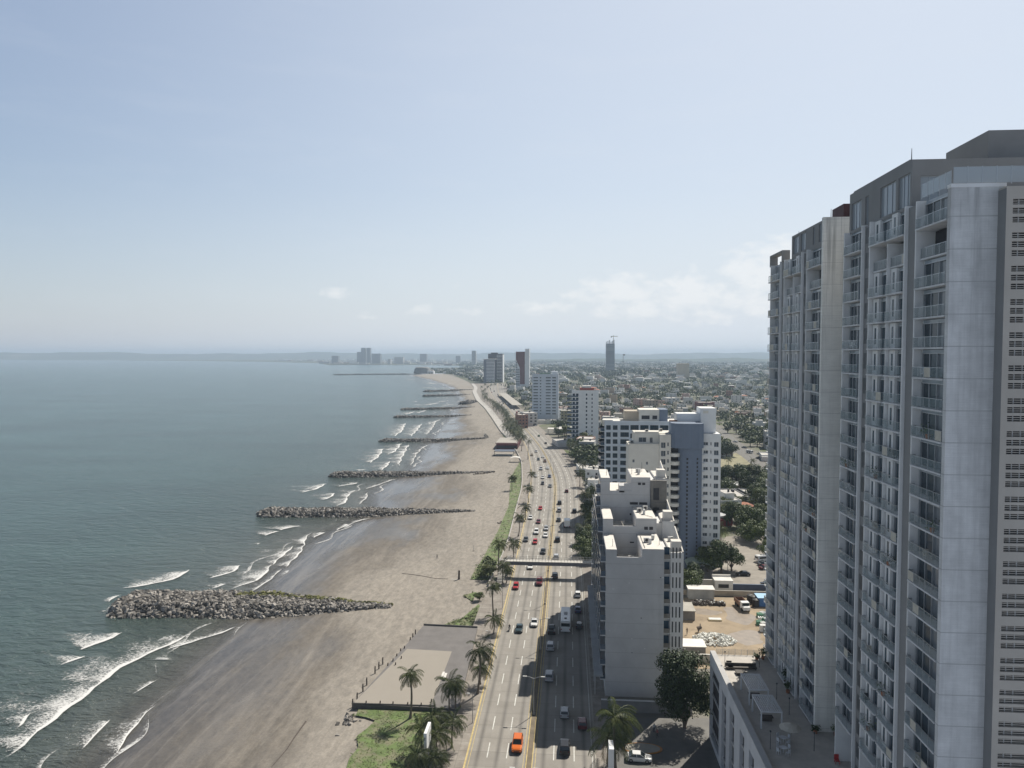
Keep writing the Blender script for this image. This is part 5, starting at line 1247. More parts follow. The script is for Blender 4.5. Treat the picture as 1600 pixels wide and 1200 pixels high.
for px, py, k, c in ((807, 1168, 'suv', 'orange'), (810, 985, 'sedan', 'dark teal'), (835.5, 976, 'sedan', 'white'), (808, 919, 'hatch', 'red'), (842, 912.5, 'suv', 'maroon'), (827, 887.5, 'sedan', 'white'), (847, 864, 'sedan', 'black'), (823, 845, 'sedan', 'dark grey'), (837, 849, 'hatch', 'red'), (837.5, 833.5, 'suv', 'white'), (852, 838.5, 'sedan', 'white'), (852, 827.5, 'sedan', 'silver'), (842.5, 817, 'sedan', 'maroon'), (832, 810.5, 'sedan', 'white'), (845, 796, 'sedan', 'red'), (858, 761, 'sedan', 'grey'), (848, 757, 'hatch', 'black'), (857.5, 746, 'hatch', 'blue'), (849, 747.5, 'sedan', 'white'), (839.5, 745, 'sedan', 'white'), (843.7, 734, 'suv', 'silver'), (854.7, 732.5, 'sedan', 'white'), (850, 722, 'suv', 'brown'), (840, 719, 'hatch', 'dark teal'), (846.7, 715, 'sedan', 'white'), (840, 706.5, 'sedan', 'silver'), (831, 712, 'hatch', 'tan'),
    (870, 873, 'suv', 'silver'), (873, 845.5, 'suv', 'black'), (888, 823, 'truck', 'white'), (874, 814, 'sedan', 'dark grey'), (896.5, 800.5, 'suv', 'black'), (874.7, 799, 'suv', 'silver'), (875, 787.5, 'suv', 'black'), (885.5, 769, 'hatch', 'maroon'), (854, 693.5, 'sedan', 'dark grey'), (842, 682, 'sedan', 'green'), (826, 665, 'bus', 'silver'), (868, 902.5, 'suv', 'black'), (901.7, 931, 'hatch', 'white'), (900.5, 955, 'sedan', 'blue'), (905, 980, 'hatch', 'dark grey'), (884.5, 977, 'bus', 'white'), (863, 987, 'pickup', 'black'), (861, 1013, 'suv', 'silver'), (862.5, 1060, 'suv', 'silver'), (883, 1117, 'hatch', 'silver'), (906, 1134, 'hatch', 'maroon'), (886.7, 1172, 'suv', 'black')):
    add_car(px, py, k, c)
rnd = random.Random(12)
for i in range(34):
    Y = 640+rnd.random()**1.1*1050; left = rnd.random() < .55; lane = rnd.randrange(3); f0, f1 = (fKL, fML) if left else (fMR, fKR)
    add_car(0, 0, rnd.choice(('sedan', 'sedan', 'hatch', 'suv', 'van')), rnd.choice(('white', 'white', 'silver', 'black', 'grey', 'red', 'blue', 'dark grey')), at=(lerp(f0(Y), f1(Y), (lane+.5)/3), Y))
add_car(998, 1188, 'sedan', 'white', rz=-math.pi/2-.06, label='white sedan parked crosswise at the bottom edge beside the orange kerb')
for px, py, c, k, lab, rz in ((1161, 899, 'black', 'sedan', 'black sedan parked side-on behind the site gatehouse', math.pi/2), (1192, 877, 'white', 'van', 'white van in the parking row by the tall tower', -1.2), (1193.5, 883, 'dark grey', 'sedan', 'dark grey car in the parking row beside the white van', -1.2), (1196, 889, 'maroon', 'sedan', 'maroon car in the parking row by the tower edge', -1.2), (1198, 915, 'black', 'hatch', 'black hatchback behind the dark blue site wall', 1.4),
    (1171, 708, 'white', 'van', 'white van in the side street by the grassy plot', .6), (1163, 700, 'grey', 'sedan', 'grey car behind the white van in the side street', .6), (1186, 717, 'dark grey', 'suv', 'dark car nearest the tower in the side street', .6), (1187, 710, 'silver', 'sedan', 'silver car beyond the dark one in the side street', .6), (1149, 691, 'white', 'sedan', 'small white car far up the side street', .6), (1156, 826, 'silver', 'sedan', 'silver car under the trees left of the tall tower', 0.)):
    add_car(px, py, k, c, rz=rz, label=lab)
rank_labels(cars)
# motorcycle and its rider
def person(name, label, loc, rz, pose, shirt, legs, skin=(.25, .14, .09), hair=(.02, .015, .012), scale=1., group=None):
    """one skinned body; pose gives joint places in metres"""
    J = dict(pelvis=(0, 0, .95), chest=(0, .02, 1.28), neck=(0, .02, 1.48), head=(0, .04, 1.6), top=(0, .04, 1.72), kneeL=(-.1, .04, .5), footL=(-.1, -.02, .06), toeL=(-.1, .16, .04), kneeR=(.1, .04, .5), footR=(.1, -.02, .06), toeR=(.1, .16, .04), shL=(-.18, .02, 1.42), elL=(-.25, 0, 1.15), haL=(-.25, .1, .9), fiL=(-.25, .12, .8), shR=(.18, .02, 1.42), elR=(.25, 0, 1.15), haR=(.25, .1, .9), fiR=(.25, .12, .8))
    J.update(pose)
    R_ = dict(pelvis=.14, chest=.15, neck=.06, head=.095, top=.08, shL=.07, elL=.045, haL=.035, fiL=.03, kneeL=.07, footL=.05, toeL=.04)
    ks = list(J); E_ = [('pelvis', 'chest'), ('chest', 'neck'), ('neck', 'head'), ('head', 'top')]+[e for s in 'LR' for e in (('pelvis', 'knee'+s), ('knee'+s, 'foot'+s), ('foot'+s, 'toe'+s), ('chest', 'sh'+s), ('sh'+s, 'el'+s), ('el'+s, 'ha'+s), ('ha'+s, 'fi'+s))]
    me = bpy.data.meshes.new(name); me.from_pydata([J[k] for k in ks], [(ks.index(a), ks.index(b)) for a, b in E_], [])
    o = bpy.data.objects.new(name, me); COL.objects.link(o)
    md_ = o.modifiers.new('skin', 'SKIN'); me.skin_vertices.new() if not me.skin_vertices else None
    for i, k in enumerate(ks):
        r = R_.get(k, R_.get(k[:-1]+'L', .05)); me.skin_vertices[0].data[i].radius = (r, r*.8)
    me.skin_vertices[0].data[0].use_root = True
    s_ = o.modifiers.new('sub', 'SUBSURF'); s_.levels = 1; s_.render_levels = 1
    m, nt, b, _ = nodes('body_and_clothes'); tc_ = N(nt, 'ShaderNodeTexCoord'); sp = N(nt, 'ShaderNodeSeparateXYZ'); nt.links.new(tc_.outputs['Object'], sp.inputs[0])
    zt = J['top'][2]; f = math_(nt, 'DIVIDE', sp.outputs[2], zt+.05); cr = ramp(nt, f, [(0, legs), ((J['pelvis'][2]+.03)/(zt+.05), shirt), ((J['neck'][2]-.02)/(zt+.05), skin), ((J['top'][2]-.06)/(zt+.05), hair)])
    nt.nodes[-1].color_ramp.interpolation = 'CONSTANT' if nt.nodes[-1].type == 'VALTORGB' else None
    nt.links.new(cr, b.inputs['Base Color']); b.inputs['Roughness'].default_value = .8; me.materials.append(m)
    o.location = loc; o.rotation_euler = (0, 0, rz); o.scale = (scale,)*3
    return tag(o, label, 'person', group)
walk = dict(kneeL=(-.1, .18, .52), footL=(-.1, .22, .08), toeL=(-.1, .38, .05), kneeR=(.1, -.02, .5), footR=(.1, -.3, .12), toeR=(.1, -.16, .05), elL=(-.26, -.1, 1.17), haL=(-.26, -.08, .93), fiL=(-.26, -.05, .85), elR=(.26, .06, 1.16), haR=(.25, .22, .97), fiR=(.25, .28, .9))
X, Y = G(796, 985); d = thing('motorcycle', 'small dark motorcycle in the kerb lane coming towards the viewer', 'motorcycle', (X, Y, 0), math.pi)
mb = MB(); mb.tube([(0, -.55, .62), (0, 0, .72), (0, .35, .8), (0, .55, .95)], [.1, .16, .15, .06], trim, 8); mb.tube([(-.1, -.1, .35), (.1, -.1, .35)], [.2, .2], trim, 8); mb.build('body', parent=d)
for y in (-.65, .68):
    mb = MB(); mb.tube([(-.05, y, .3), (.05, y, .3)], [.3, .3], tyre, 14); mb.tube([(-.06, y, .3), (.06, y, .3)], [.16, .16], rimm, 8); mb.build('wheel', parent=d)
mb = MB(); mb.tube([(-.35, .42, 1.02), (0, .5, .98), (.35, .42, 1.02)], [.025]*3, trim, 5); mb.tube([(0, .52, .98), (0, .68, .3)], [.04, .04], trim, 5); mb.build('handlebar', parent=d)
mb = MB(); mb.box(-.13, .13, -.6, .05, .78, .86, trim); mb.build('seat', parent=d); mb = MB(); mb.tube([(0, .58, .85), (0, .68, .85)], [.1, .09], lampw, 8); mb.build('headlight', parent=d)
ride = dict(pelvis=(0, -.2, .95), chest=(0, -.06, 1.25), neck=(0, 0, 1.42), head=(0, .04, 1.54), top=(0, .05, 1.68), shL=(-.18, -.02, 1.36), shR=(.18, -.02, 1.36), elL=(-.3, .18, 1.15), elR=(.3, .18, 1.15), haL=(-.33, .4, 1.06), haR=(.33, .4, 1.06), fiL=(-.34, .46, 1.04), fiR=(.34, .46, 1.04), kneeL=(-.22, .2, .78), kneeR=(.22, .2, .78), footL=(-.2, 0, .36), footR=(.2, 0, .36), toeL=(-.2, .16, .33), toeR=(.2, .16, .33))
person('person', 'rider in dark clothes sitting on the small motorcycle', (X, Y, 0), math.pi, ride, (.02, .02, .025), (.02, .02, .03), hair=(.03, .03, .03))
for px, py, lab, z, p_, sh, lg, rz in ((683, 873, 'person in dark clothes walking alone on the open sand', -.6, walk, (.03, .03, .04), (.03, .03, .04), 1.2), (1022, 1144, 'person in a pale shirt standing in the shaded car park', .02, {}, (.5, .52, .55), (.04, .05, .08), .4), (1027, 1153, 'person in a reddish shirt standing behind the parked white sedan', .02, walk, (.3, .1, .1), (.05, .05, .06), 2.),
    (1073.5, 991, 'person standing at the left edge of the building site', .05, {}, (.1, .07, .05), (.04, .04, .05), .2), (1094, 984, 'person standing behind the white rubble heap', .05, walk, (.05, .05, .06), (.03, .03, .04), 1.)):
    X, Y = G(px, py, z); person('person', lab, (X, Y, z), rz, p_, sh, lg)
# ---------------------------------------------------------------- palms
palmleaf = leafmat('palm_leaflets', (.035, .058, .016), (.1, .118, .036), .3); bark = mat('palm_bark', (.16, .135, .11), .9, .25, 3.); deadl = leafmat('dry_palm_leaflets', (.16, .12, .06), (.24, .18, .09))
def palm_crown(seed, n=22, L_=3.3, lf=16, wind=(.35, -.1)):
    rnd = random.Random(seed); mb = MB()
    for k in range(n):
        a = k*2.399+rnd.uniform(-.2, .2); up = 1.15-1.75*(k/n)+rnd.uniform(-.12, .12); l = L_*rnd.uniform(.8, 1.1); m = palmleaf if k < n-2 or rnd.random() < .5 else deadl
        d = Vector((math.cos(a)*math.cos(up)+wind[0], math.sin(a)*math.cos(up)+wind[1], math.sin(up))).normalized(); p = Vector((0, 0, 0)); sp = [p.copy()]; dd_ = []
        S_ = 8
        for i in range(S_):
            dd_.append(d.copy()); p = p+d*(l/S_); sp.append(p.copy()); d = (d+Vector((wind[0]*.06, wind[1]*.06, -.17-.03*i))).normalized()
        dd_.append(d)
        mb.tube([tuple(q) for q in sp], [.045*(1-i/S_*.8) for i in range(S_+1)], m, 3, caps=False)
        for i in range(lf):
            t = .12+.88*i/(lf-1); f = t*S_; j = min(S_-1, int(f)); q = sp[j].lerp(sp[j+1], f-j); dv_ = dd_[j]; side = dv_.cross(Vector((0, 0, 1)))
            side = side.normalized() if side.length > .01 else Vector((1, 0, 0)); ll = (.75*math.sin(math.pi*(.15+.8*t))+.12)*rnd.uniform(.8, 1.15)*L_/3.3; w = .075*L_/3.3*(16/lf)**.7
            for s in (-1, 1):
                e = q+side*s*ll*.75+dv_*ll*.5+Vector((wind[0]*.2, wind[1]*.2, -ll*.45)); mdl = (q+e)/2+Vector((0, 0, .06))
                mb.poly([tuple(q), tuple(mdl+dv_*w), tuple(e), tuple(mdl-dv_*w)], m)
    for k in range(6): a = k*1.05; c = (.22*math.cos(a), .22*math.sin(a), -.28); mb.mesh([(c[0]+v[0]*.13, c[1]+v[1]*.13, c[2]+v[2]*.15) for v in IV], IF, mat('coconut_husk', (.14, .12, .04), .8, .2, 3.))
    return mb
PC = [palm_crown(s).build('crown').data for s in (1, 2, 3, 4)]+[palm_crown(s, 18, 3.3, 7).build('crown').data for s in (5, 6)]
def palm_trunk(seed):
    rnd = random.Random(seed); bx, by = rnd.uniform(-.06, .1), rnd.uniform(-.05, .05); mb = MB()
    pts = [(bx*math.sin(t*2.2)*.8, by*math.sin(t*2)*.8, t) for t in [i/10 for i in range(11)]]
    x0, y0 = pts[-1][:2]; pts = [(x-x0*z, y-y0*z, z) for x, y, z in pts]
    mb.tube(pts, [.026-.010*i/10+(.014 if i == 0 else 0)+(.0015 if i % 2 else 0) for i in range(11)], bark, 8); return mb
PT = [palm_trunk(s).build('trunk').data for s in (1, 2, 3)]
for o in list(bpy.data.objects):
    if o.data in PC+PT: bpy.data.objects.remove(o)
palms = []
def palm(px, py, pyc, where, s=1., z=.12, pxc=None, name='palm_tree'):
    X, Y = G(px, py, z); h = max(2.2, AY(px, pyc, Y)[1]-z); rnd = random.Random(int(px*31+py))
    far = Y > 420
    t = thing(name, '', 'palm tree', (X, Y, z), 0, 'coconut palms along the boulevard')
    size = 'low' if h < 4.5 else 'tall' if h > 7.5 else 'middling'
    t['label'] = '%s coconut palm %s' % (size, where); palms.append(t)
    tr = bpy.data.objects.new('trunk', rnd.choice(PT)); COL.objects.link(tr); tr.parent = t; k = max(6., min(9, h)); tr.scale = (k, k, h); tr.rotation_euler.z = rnd.uniform(0, .4)
    cr = bpy.data.objects.new('crown', rnd.choice(PC[4:] if far else PC[:4])); COL.objects.link(cr); cr.parent = t; cr.location = (0, 0, h); cr.rotation_euler.z = rnd.uniform(-.9, .9); t.rotation_euler = (rnd.uniform(-.05, .05), rnd.uniform(-.05, .06), 0); q = s*rnd.uniform(.9, 1.12); cr.scale = (q, q, q)
for a in ((641, 1122, 1052, 'in the grass beside the paved beach platform', 1.05, -.2), (746, 1084, 1014, 'at the kerb beside the paved platform', 1.2), (750.6, 1069, 1042, 'at the kerb beside the paved platform', .9), (702, 1110, 1066, 'between paved platform and promenade', 1.15), (711, 1110, 1070, 'between paved platform and promenade', 1.), (676, 1165, 1120, 'in the clump at the bottom edge', 1.2, -.1), (660, 1180, 1138, 'in the clump at the bottom edge', 1.2, -.1), (684, 1190, 1146, 'in the clump at the bottom edge', 1.1, -.1), (706, 1168, 1124, 'in the clump at the bottom edge', .9), (650, 1226, 1180, 'in the clump at the bottom edge', 1.2, -.1), (680, 1230, 1184, 'in the clump at the bottom edge', 1.1, -.1), (771, 990, 967, 'on the promenade this side of the footbridge'), (771, 962, 916, 'on the promenade this side of the footbridge'),
    (785.5, 912, 882, 'at the seaward end of the footbridge'), (791, 911, 890, 'at the seaward end of the footbridge', .85), (779, 898, 850, 'standing by the big shrub at the footbridge'), (802.7, 871, 849, 'on the promenade beyond the footbridge'), (810, 838, 807, 'on the promenade beyond the footbridge'), (821, 812, 792, 'on the promenade beyond the footbridge'), (826, 785, 763, 'on the promenade beyond the footbridge'), (830, 757, 740, 'on the promenade beyond the footbridge'), (800, 765, 745, 'in the grass strip beyond the footbridge', 1., -.2), (825, 718, 689, 'by the red beach restaurant'), (808, 702, 686, 'by the red beach restaurant'), (815, 705, 684, 'by the red beach restaurant'), (804, 694, 678, 'by the red beach restaurant'), (797, 690, 672, 'by the red beach restaurant')):
    palm(*a)
for i, (x, yc) in enumerate(((812, 678), (806, 672), (800, 665), (803, 676), (795, 660), (791, 655), (797, 668), (788, 648), (793, 651), (786, 643), (784, 637), (788, 664), (775, 631), (770, 628), (766, 625), (779, 634), (772, 634), (754, 616), (757, 620), (754, 611), (752, 604), (757, 600), (762, 597), (768, 596), (776, 594), (786, 641), (808, 667), (799, 655))):
    palm(x, yc+14-(680-yc)*.1 if yc < 680 else yc+14, yc, 'in the far palm row along the promenade', 1.7)
    palm(x+5, yc+17-(680-yc)*.1 if yc < 680 else yc+17, yc+4, 'in the far palm row along the promenade', 1.6)
for x, y, yc in ((912, 796, 772), (924, 788, 763), (930, 812, 788), (914, 822, 798), (923, 836, 812), (910, 846, 824), (929, 860, 838), (915, 870, 848), (925, 745, 722), (908, 742, 723), (914, 762, 743), (905, 760, 738), (932, 875, 850), (919, 776, 752)):
    palm(x+1, y, yc, 'in the dark clump before the stepped white block', 1.25, .1)
for x, y, yc, w in ((896, 716, 694, 'at the foot of the slim white tower'), (903, 722, 700, 'at the foot of the slim white tower'), (909, 720, 704, 'at the foot of the slim white tower'), (890, 712, 696, 'at the foot of the slim white tower'), (950, 1196, 1150, 'in front of the blank white wall, before the car park'), (1125, 858, 826, 'beside the white wing of the slate shaft tower'), (1138, 728, 716, 'on the grassy plot left of the tall tower'), (1175, 728, 719, 'on the grassy plot left of the tall tower'), (962, 1206, 1122, 'in front of the blank white wall, before the car park')):
    palm(x, y, yc, w, 1.6 if y > 1000 else 1.15 if y > 800 else 1.1)
rank_labels(palms)
# ---------------------------------------------------------------- street lamps
lampg = mat('galvanised_pole', (.36, .36, .36), .5, .1, 2., metal=.4)
lamps = []
for k in range(12):
    Y = 106.5+31.2*k; X = (fML(Y)+fMR(Y))/2; t = thing('street_lamp', 'double-armed street lamp on the median strip', 'street lamp', (X, Y, .14), 0, 'median street lamps'); lamps.append(t)
    mb = MB(); mb.tube([(X, Y, .14), (X, Y, 7.3)], [.1, .055], lampg, 8); part(t, mb, 'pole')
    mb = MB(); mb.box(X-.25, X+.25, Y-.25, Y+.25, .14, .5, kerbm); part(t, mb, 'base')
    for s in (-1, 1):
        mb = MB(); mb.tube([(X, Y, 7.2), (X+s*.9, Y, 7.55), (X+s*1.5, Y, 7.6)], [.05, .045, .04], lampg, 6); part(t, mb, 'arm')
        mb = MB(); mb.box(X+s*1.75-.4, X+s*1.75+.4, Y-.14, Y+.14, 7.55, 7.68, mat('lamp_housing', (.5, .5, .48), .5, .1, 2.)); part(t, mb, 'lamp_head')
for k in range(10):
    Y = 133.6+31.2*k; X = fKL(Y)-.6; t = thing('street_lamp', 'single-armed grey street lamp at the promenade kerb', 'street lamp', (X, Y, .13), 0, 'promenade street lamps'); lamps.append(t)
    mb = MB(); mb.tube([(X, Y, .13), (X, Y, 5.7)], [.085, .05], lampg, 8); part(t, mb, 'pole')
    mb = MB(); mb.tube([(X, Y, 5.6), (X-.6, Y, 5.75)], [.045, .04], lampg, 6); part(t, mb, 'arm'); mb = MB(); mb.box(X-1.1, X-.5, Y-.13, Y+.13, 5.7, 5.84, MATS['lamp_housing']); part(t, mb, 'lamp_head')
rank_labels(lamps)
# ---------------------------------------------------------------- footbridge
FB = thing('footbridge', 'white railed footbridge crossing the boulevard', 'bridge', (-6, 225, 0)); nfb = len(bpy.data.objects); bw_ = mat('bridge_paint', (.5, .48, .44), .7, .15, 1., .3); bd = mat('bridge_girder', (.12, .125, .14), .7, .15, 1.)
mb = MB(); mb.box(-19.4, 7.6, 224.1, 226.7, 4.9, 5.1, bw_); mb.box(-19.4, 7.6, 224.12, 224.4, 3.9, 4.9, bd); mb.box(-19.4, 7.6, 226.4, 226.68, 3.9, 4.9, bd); part(FB, mb, 'deck')
for y in (224.2, 226.6):
    mb = MB(); mb.box(-19.4, 7.6, y-.04, y+.04, 6.1, 6.18, bw_); mb.box(-19.4, 7.6, y-.03, y+.03, 5.6, 5.65, bw_)
    for k in range(28): x = -19.4+k; mb.box(x-.04, x+.04, y-.035, y+.035, 5.1, 6.1, bw_)
    part(FB, mb, 'railing')
for x in (-19.6, 7.4):
    mb = MB(); mb.box(x-.35, x+.35, 224.9, 225.9, 0, 4.9, bw_); part(FB, mb, 'column')
mb = MB()
for k in range(16): mb.box(8, 10.2, 226.7-.55*k-.55, 226.7-.55*k, 5.0-.31*k-.15, 5.0-.31*k, bw_)
for x in (8, 10.2): 
    for k in range(9): mb.box(x-.04, x+.04, 226.4-k, 226.48-k, 4.8-.56*k, 6-.56*k, bw_)
mb.box(7.6, 10.4, 224.1, 226.9, 4.9, 5.08, bw_); part(FB, mb, 'stair')
mb = MB()
for k in range(16): mb.box(-22., -19.8, 226.7-.55*k-.55, 226.7-.55*k, 5.0-.31*k-.15, 5.0-.31*k, bw_)
part(FB, mb, 'stair')
# ---------------------------------------------------------------- broadleaf trees
leafA = leafmat('dark_leaves', (.022, .042, .013), (.066, .098, .028), .35); leafB = leafmat('mid_green_leaves', (.038, .066, .017), (.098, .132, .035), .3); leafC = leafmat('yellow_green_leaves', (.055, .078, .018), (.13, .145, .032), .2)
trunkm = mat('tree_bark', (.13, .1, .075), .9, .3, 2.)
def crown_mesh(seed, R, Hh, n, leaf, m, lobes=13, flat=.75):
    """leaf-sized faces over many uneven lobes, sparse inside, with gaps"""
    rnd = random.Random(seed); mb = MB(); L_ = []
    for k in range(lobes):
        a = rnd.uniform(0, 6.28); r = R*.68*math.sqrt(rnd.random()); L_.append((r*math.cos(a), r*math.sin(a), Hh*(.2+.72*rnd.random()*(1-.45*r/R)), R*rnd.uniform(.26, .46)))
    for _ in range(n):
        x, y, z, q = rnd.choice(L_); d = Vector((rnd.gauss(0, 1), rnd.gauss(0, 1), rnd.gauss(.25, 1))).normalized(); k = rnd.uniform(.62, 1.08)**.6
        p = Vector((x, y, z))+Vector((d.x*q*k, d.y*q*k, d.z*q*flat*k)); nn = (d+Vector((rnd.uniform(-.9, .9), rnd.uniform(-.9, .9), rnd.uniform(-.5, 1)))).normalized()
        u = nn.cross(Vector((rnd.uniform(-1, 1), rnd.uniform(-1, 1), .3))).normalized(); w = nn.cross(u); s = leaf*rnd.uniform(.6, 1.3)
        mb.poly([tuple(p-u*s), tuple(p-w*s*.6), tuple(p+u*s), tuple(p+w*s*.6)], m)
    return mb, L_
def tree_proto(seed, R, Hh, th, n, leaf, m, **k):
    c, L_ = crown_mesh(seed, R, Hh, n, leaf, m, **k); c.v = [(x, y, z+th) for x, y, z in c.v]
    t = MB(); t.tube([(0, 0, 0), (.05, 0, th*.6), (0, .08, th+Hh*.3)], [R*.075, R*.055, R*.04], trunkm, 7)
    for x, y, z, q in L_[:6]: t.tube([(0, .03, th*.75), (x*.5, y*.5, th+z*.55), (x*.9, y*.9, th+z)], [R*.04, R*.025, R*.01], trunkm, 5)
    return c.build('crown').data, t.build('trunk').data
TP = {'big': tree_proto(1, 6.0, 16.2, .3, 19000, .23, leafA, lobes=56), 'a': tree_proto(2, 4, 6.2, 1.1, 4600, .21, leafA, lobes=18), 'b': tree_proto(3, 4, 5.6, .9, 4600, .21, leafB, lobes=17), 'c': tree_proto(4, 3.6, 4.8, .7, 3800, .2, leafC), 'd': tree_proto(5, 4.4, 5.4, 1.0, 5000, .21, leafB, lobes=21)}
def lowtree(seed, m, n=520, leaf=.5, R=4., Hh=6.):
    c, _ = crown_mesh(seed, R, Hh, n, leaf, m, lobes=11); c.v = [(x, y, z+1.6) for x, y, z in c.v]; c.tube([(0, 0, 0), (0, 0, 3.5)], [.3, .2], trunkm, 5); return c.build('tree').data
LT = {'a': [lowtree(11, leafA), lowtree(12, leafA)], 'b': [lowtree(13, leafB), lowtree(14, leafB)], 'c': [lowtree(15, leafC)]}
used = [m for v in TP.values() for m in v]+[m for v in LT.values() for m in v]
for o in list(bpy.data.objects):
    if o.data in used: bpy.data.objects.remove(o)
TW = {'big': 'dark', 'a': 'dark green', 'b': 'mid green', 'c': 'yellow-green', 'd': 'broad green'}
trees = []
def tree(px, py, kind, s, where, z=0., name='tree', sz=None, at=None, rank=True, lab=None, cat='tree'):
    X, Y = at or G(px, py, z); rnd = random.Random(int(X*17+Y*3))
    t = thing(name, lab or '%s leafy tree %s' % (TW[kind], where), cat, (X, Y, z), rnd.uniform(0, 6.28))
    for nm, me in zip(('crown', 'trunk'), TP[kind]):
        o = bpy.data.objects.new(nm, me); COL.objects.link(o); o.parent = t
    t.scale = (s, s, sz or s)
    if not lab: trees.append(t); t['group'] = 'leafy trees among the buildings'
    return t
tree(1070, 1137, 'big', 1., '', lab='large dark leafy tree at the right corner of the blank white wall')
tree(1127, 895, 'a', 1.55, 'at the foot of the slate shaft tower'); tree(1106, 893, 'b', 1.25, 'at the foot of the slate shaft tower'); tree(1143, 892, 'a', 1.1, 'at the foot of the slate shaft tower'); tree(1076, 924, 'b', 1., 'beside the right edge of the stepped white block'); tree(1082, 914, 'a', .95, 'beside the right edge of the stepped white block')
for x, y, k, s in ((1140, 812, 'c', 1.), (1152, 824, 'a', 1.1), (1166, 826, 'd', 1.1), (1180, 838, 'a', 1.2), (1192, 824, 'b', 1.1), (1172, 846, 'd', .9), (1196, 850, 'b', 1.), (1188, 798, 'b', 1.2), (1200, 810, 'a', 1.2), (1178, 786, 'a', 1.), (1130, 804, 'b', .9), (1200, 872, 'b', .7)):
    tree(x, y, k, s*1.35, 'in the grove above the parking lot')
for x, y, k, s in ((1126, 756, 'b', 1.), (1142, 758, 'a', 1.1), (1156, 760, 'a', 1.2), (1168, 757, 'd', 1.1), (1182, 760, 'a', 1.2), (1195, 766, 'b', 1.), (1136, 772, 'd', .9), (1172, 772, 'a', 1.), (1192, 778, 'b', 1.1), (1160, 748, 'b', .9), (1205, 756, 'a', 1.)):
    tree(x, y, k, s*1.4, 'in the tree belt below the grassy plot')
for x, y, k, s in ((1135, 714, 'a', 1.2), (1143, 714, 'a', 1.1), (1128, 713, 'b', .9)): tree(x, y, k, s*1.3, 'at the far edge of the grassy plot')
for x, y, k, s in ((912, 872, 'b', .95), (922, 866, 'a', 1.), (908, 852, 'a', .8), (925, 852, 'd', .9), (918, 880, 'b', .7), (928, 822, 'a', .9), (920, 806, 'a', .8), (928, 784, 'b', .9)): tree(x, y, k, s*1.2, 'in the dark clump before the stepped white block')
for x, y, k, s, lab in ((766, 900, 'c', .85, 'big yellow-green shrub on the sand beside the footbridge'), (752, 903, 'c', .5, 'smaller yellow-green shrub at the sand edge beside the footbridge'), (749, 938, 'b', .45, 'low green shrub against the sea wall, this side of the footbridge'), (803, 752, 'b', .6, 'dark shrub in the grass strip beyond the footbridge'), (1184, 1030, 'c', .22, 'small round shrub beside the far terrace railing')):
    tree(x, y, k, s, '', z=-.2, sz=s*.8, lab=lab, name='shrub', cat='shrub')
# ---------------------------------------------------------------- streets, plots
asph = mat('old_asphalt', (.155, .15, .14), .9, .2, .4); dirt = mat('site_dirt', (.31, .245, .17), .95, .4, .22, .5); mud = mat('wet_mud', (.27, .225, .18), .35, .25, .6); plotg = mat('dry_grass_plot', (.26, .24, .15), .95, .35, .12); padc = mat('pale_paving', (.36, .34, .3), .85, .15, .4)
def sheet(name, px, m, z):
    mb = MB(); mb.poly([(*G(x, y, z), z) for x, y in px][::-1], m); o = struct(mb, name, fix=False); return o
sheet('car_park', [(938, 1122), (1112, 1122), (1150, 1215), (922, 1300)], asph, -.01)
sheet('forecourt', [(934, 1300), (928, 1165), (938, 1128), (960, 1300)], padc, -.004)
sheet('building_site_ground', [(1062, 934), (1215, 932), (1225, 1045), (1055, 1045)], dirt, -.02)
sheet('parking_lot', [(1135, 838), (1215, 836), (1220, 925), (1080, 925), (1098, 890)], mat('gravel_paving', (.27, .245, .21), .9, .25, .3), -.02)
sheet('vacant_plot', [(1112, 718), (1150, 708), (1180, 724), (1208, 742), (1114, 744)], plotg, -.02)
sheet('side_street', [(1078, 640), (1088, 640), (1138, 676), (1175, 706), (1230, 756), (1230, 778), (1170, 722), (1130, 690)], asph, -.015)
def blob(px, py, rx, ry, m, z, seed):
    rnd = random.Random(seed); X, Y = G(px, py, z); mb = MB(); n = 26; mb.poly([(X+rx*math.cos(a)*(1+.25*math.sin(a*3+seed)+rnd.uniform(-.08, .08)), Y+ry*math.sin(a)*(1+.2*math.cos(a*2+seed)), z) for a in [2*math.pi*k/n for k in range(n)]], m); return mb
mb = blob(1153, 962, 3.6, 6, mud, -.012, 2); b2 = blob(1167, 996, 4.2, 5, mud, -.012, 5); mb.mesh(b2.v, b2.f, mud); b2 = blob(1103, 956, 3.6, 2.4, mud, -.012, 8); mb.mesh(b2.v, b2.f, mud)
struct(mb, 'mud_puddles')
# island in the car park
X, Y = G(1003, 1170); t = thing('traffic_island', 'kerbed traffic island with orange painted edge in the car park', 'traffic island', (X, Y, 0)); orm = mat('orange_kerb_paint', (.5, .22, .05), .7, .2, 1.)
n = 20; ring = [(X+3.6*math.cos(2*math.pi*k/n), Y+1.8*math.sin(2*math.pi*k/n)) for k in range(n)]; mb = MB(); mb.prism(ring, -.01, .15, orm); part(t, mb, 'kerb'); mb = MB(); mb.prism([(lerp(X, x, .9), lerp(Y, y, .88)) for x, y in ring], .15, .17, padc); part(t, mb, 'paving')
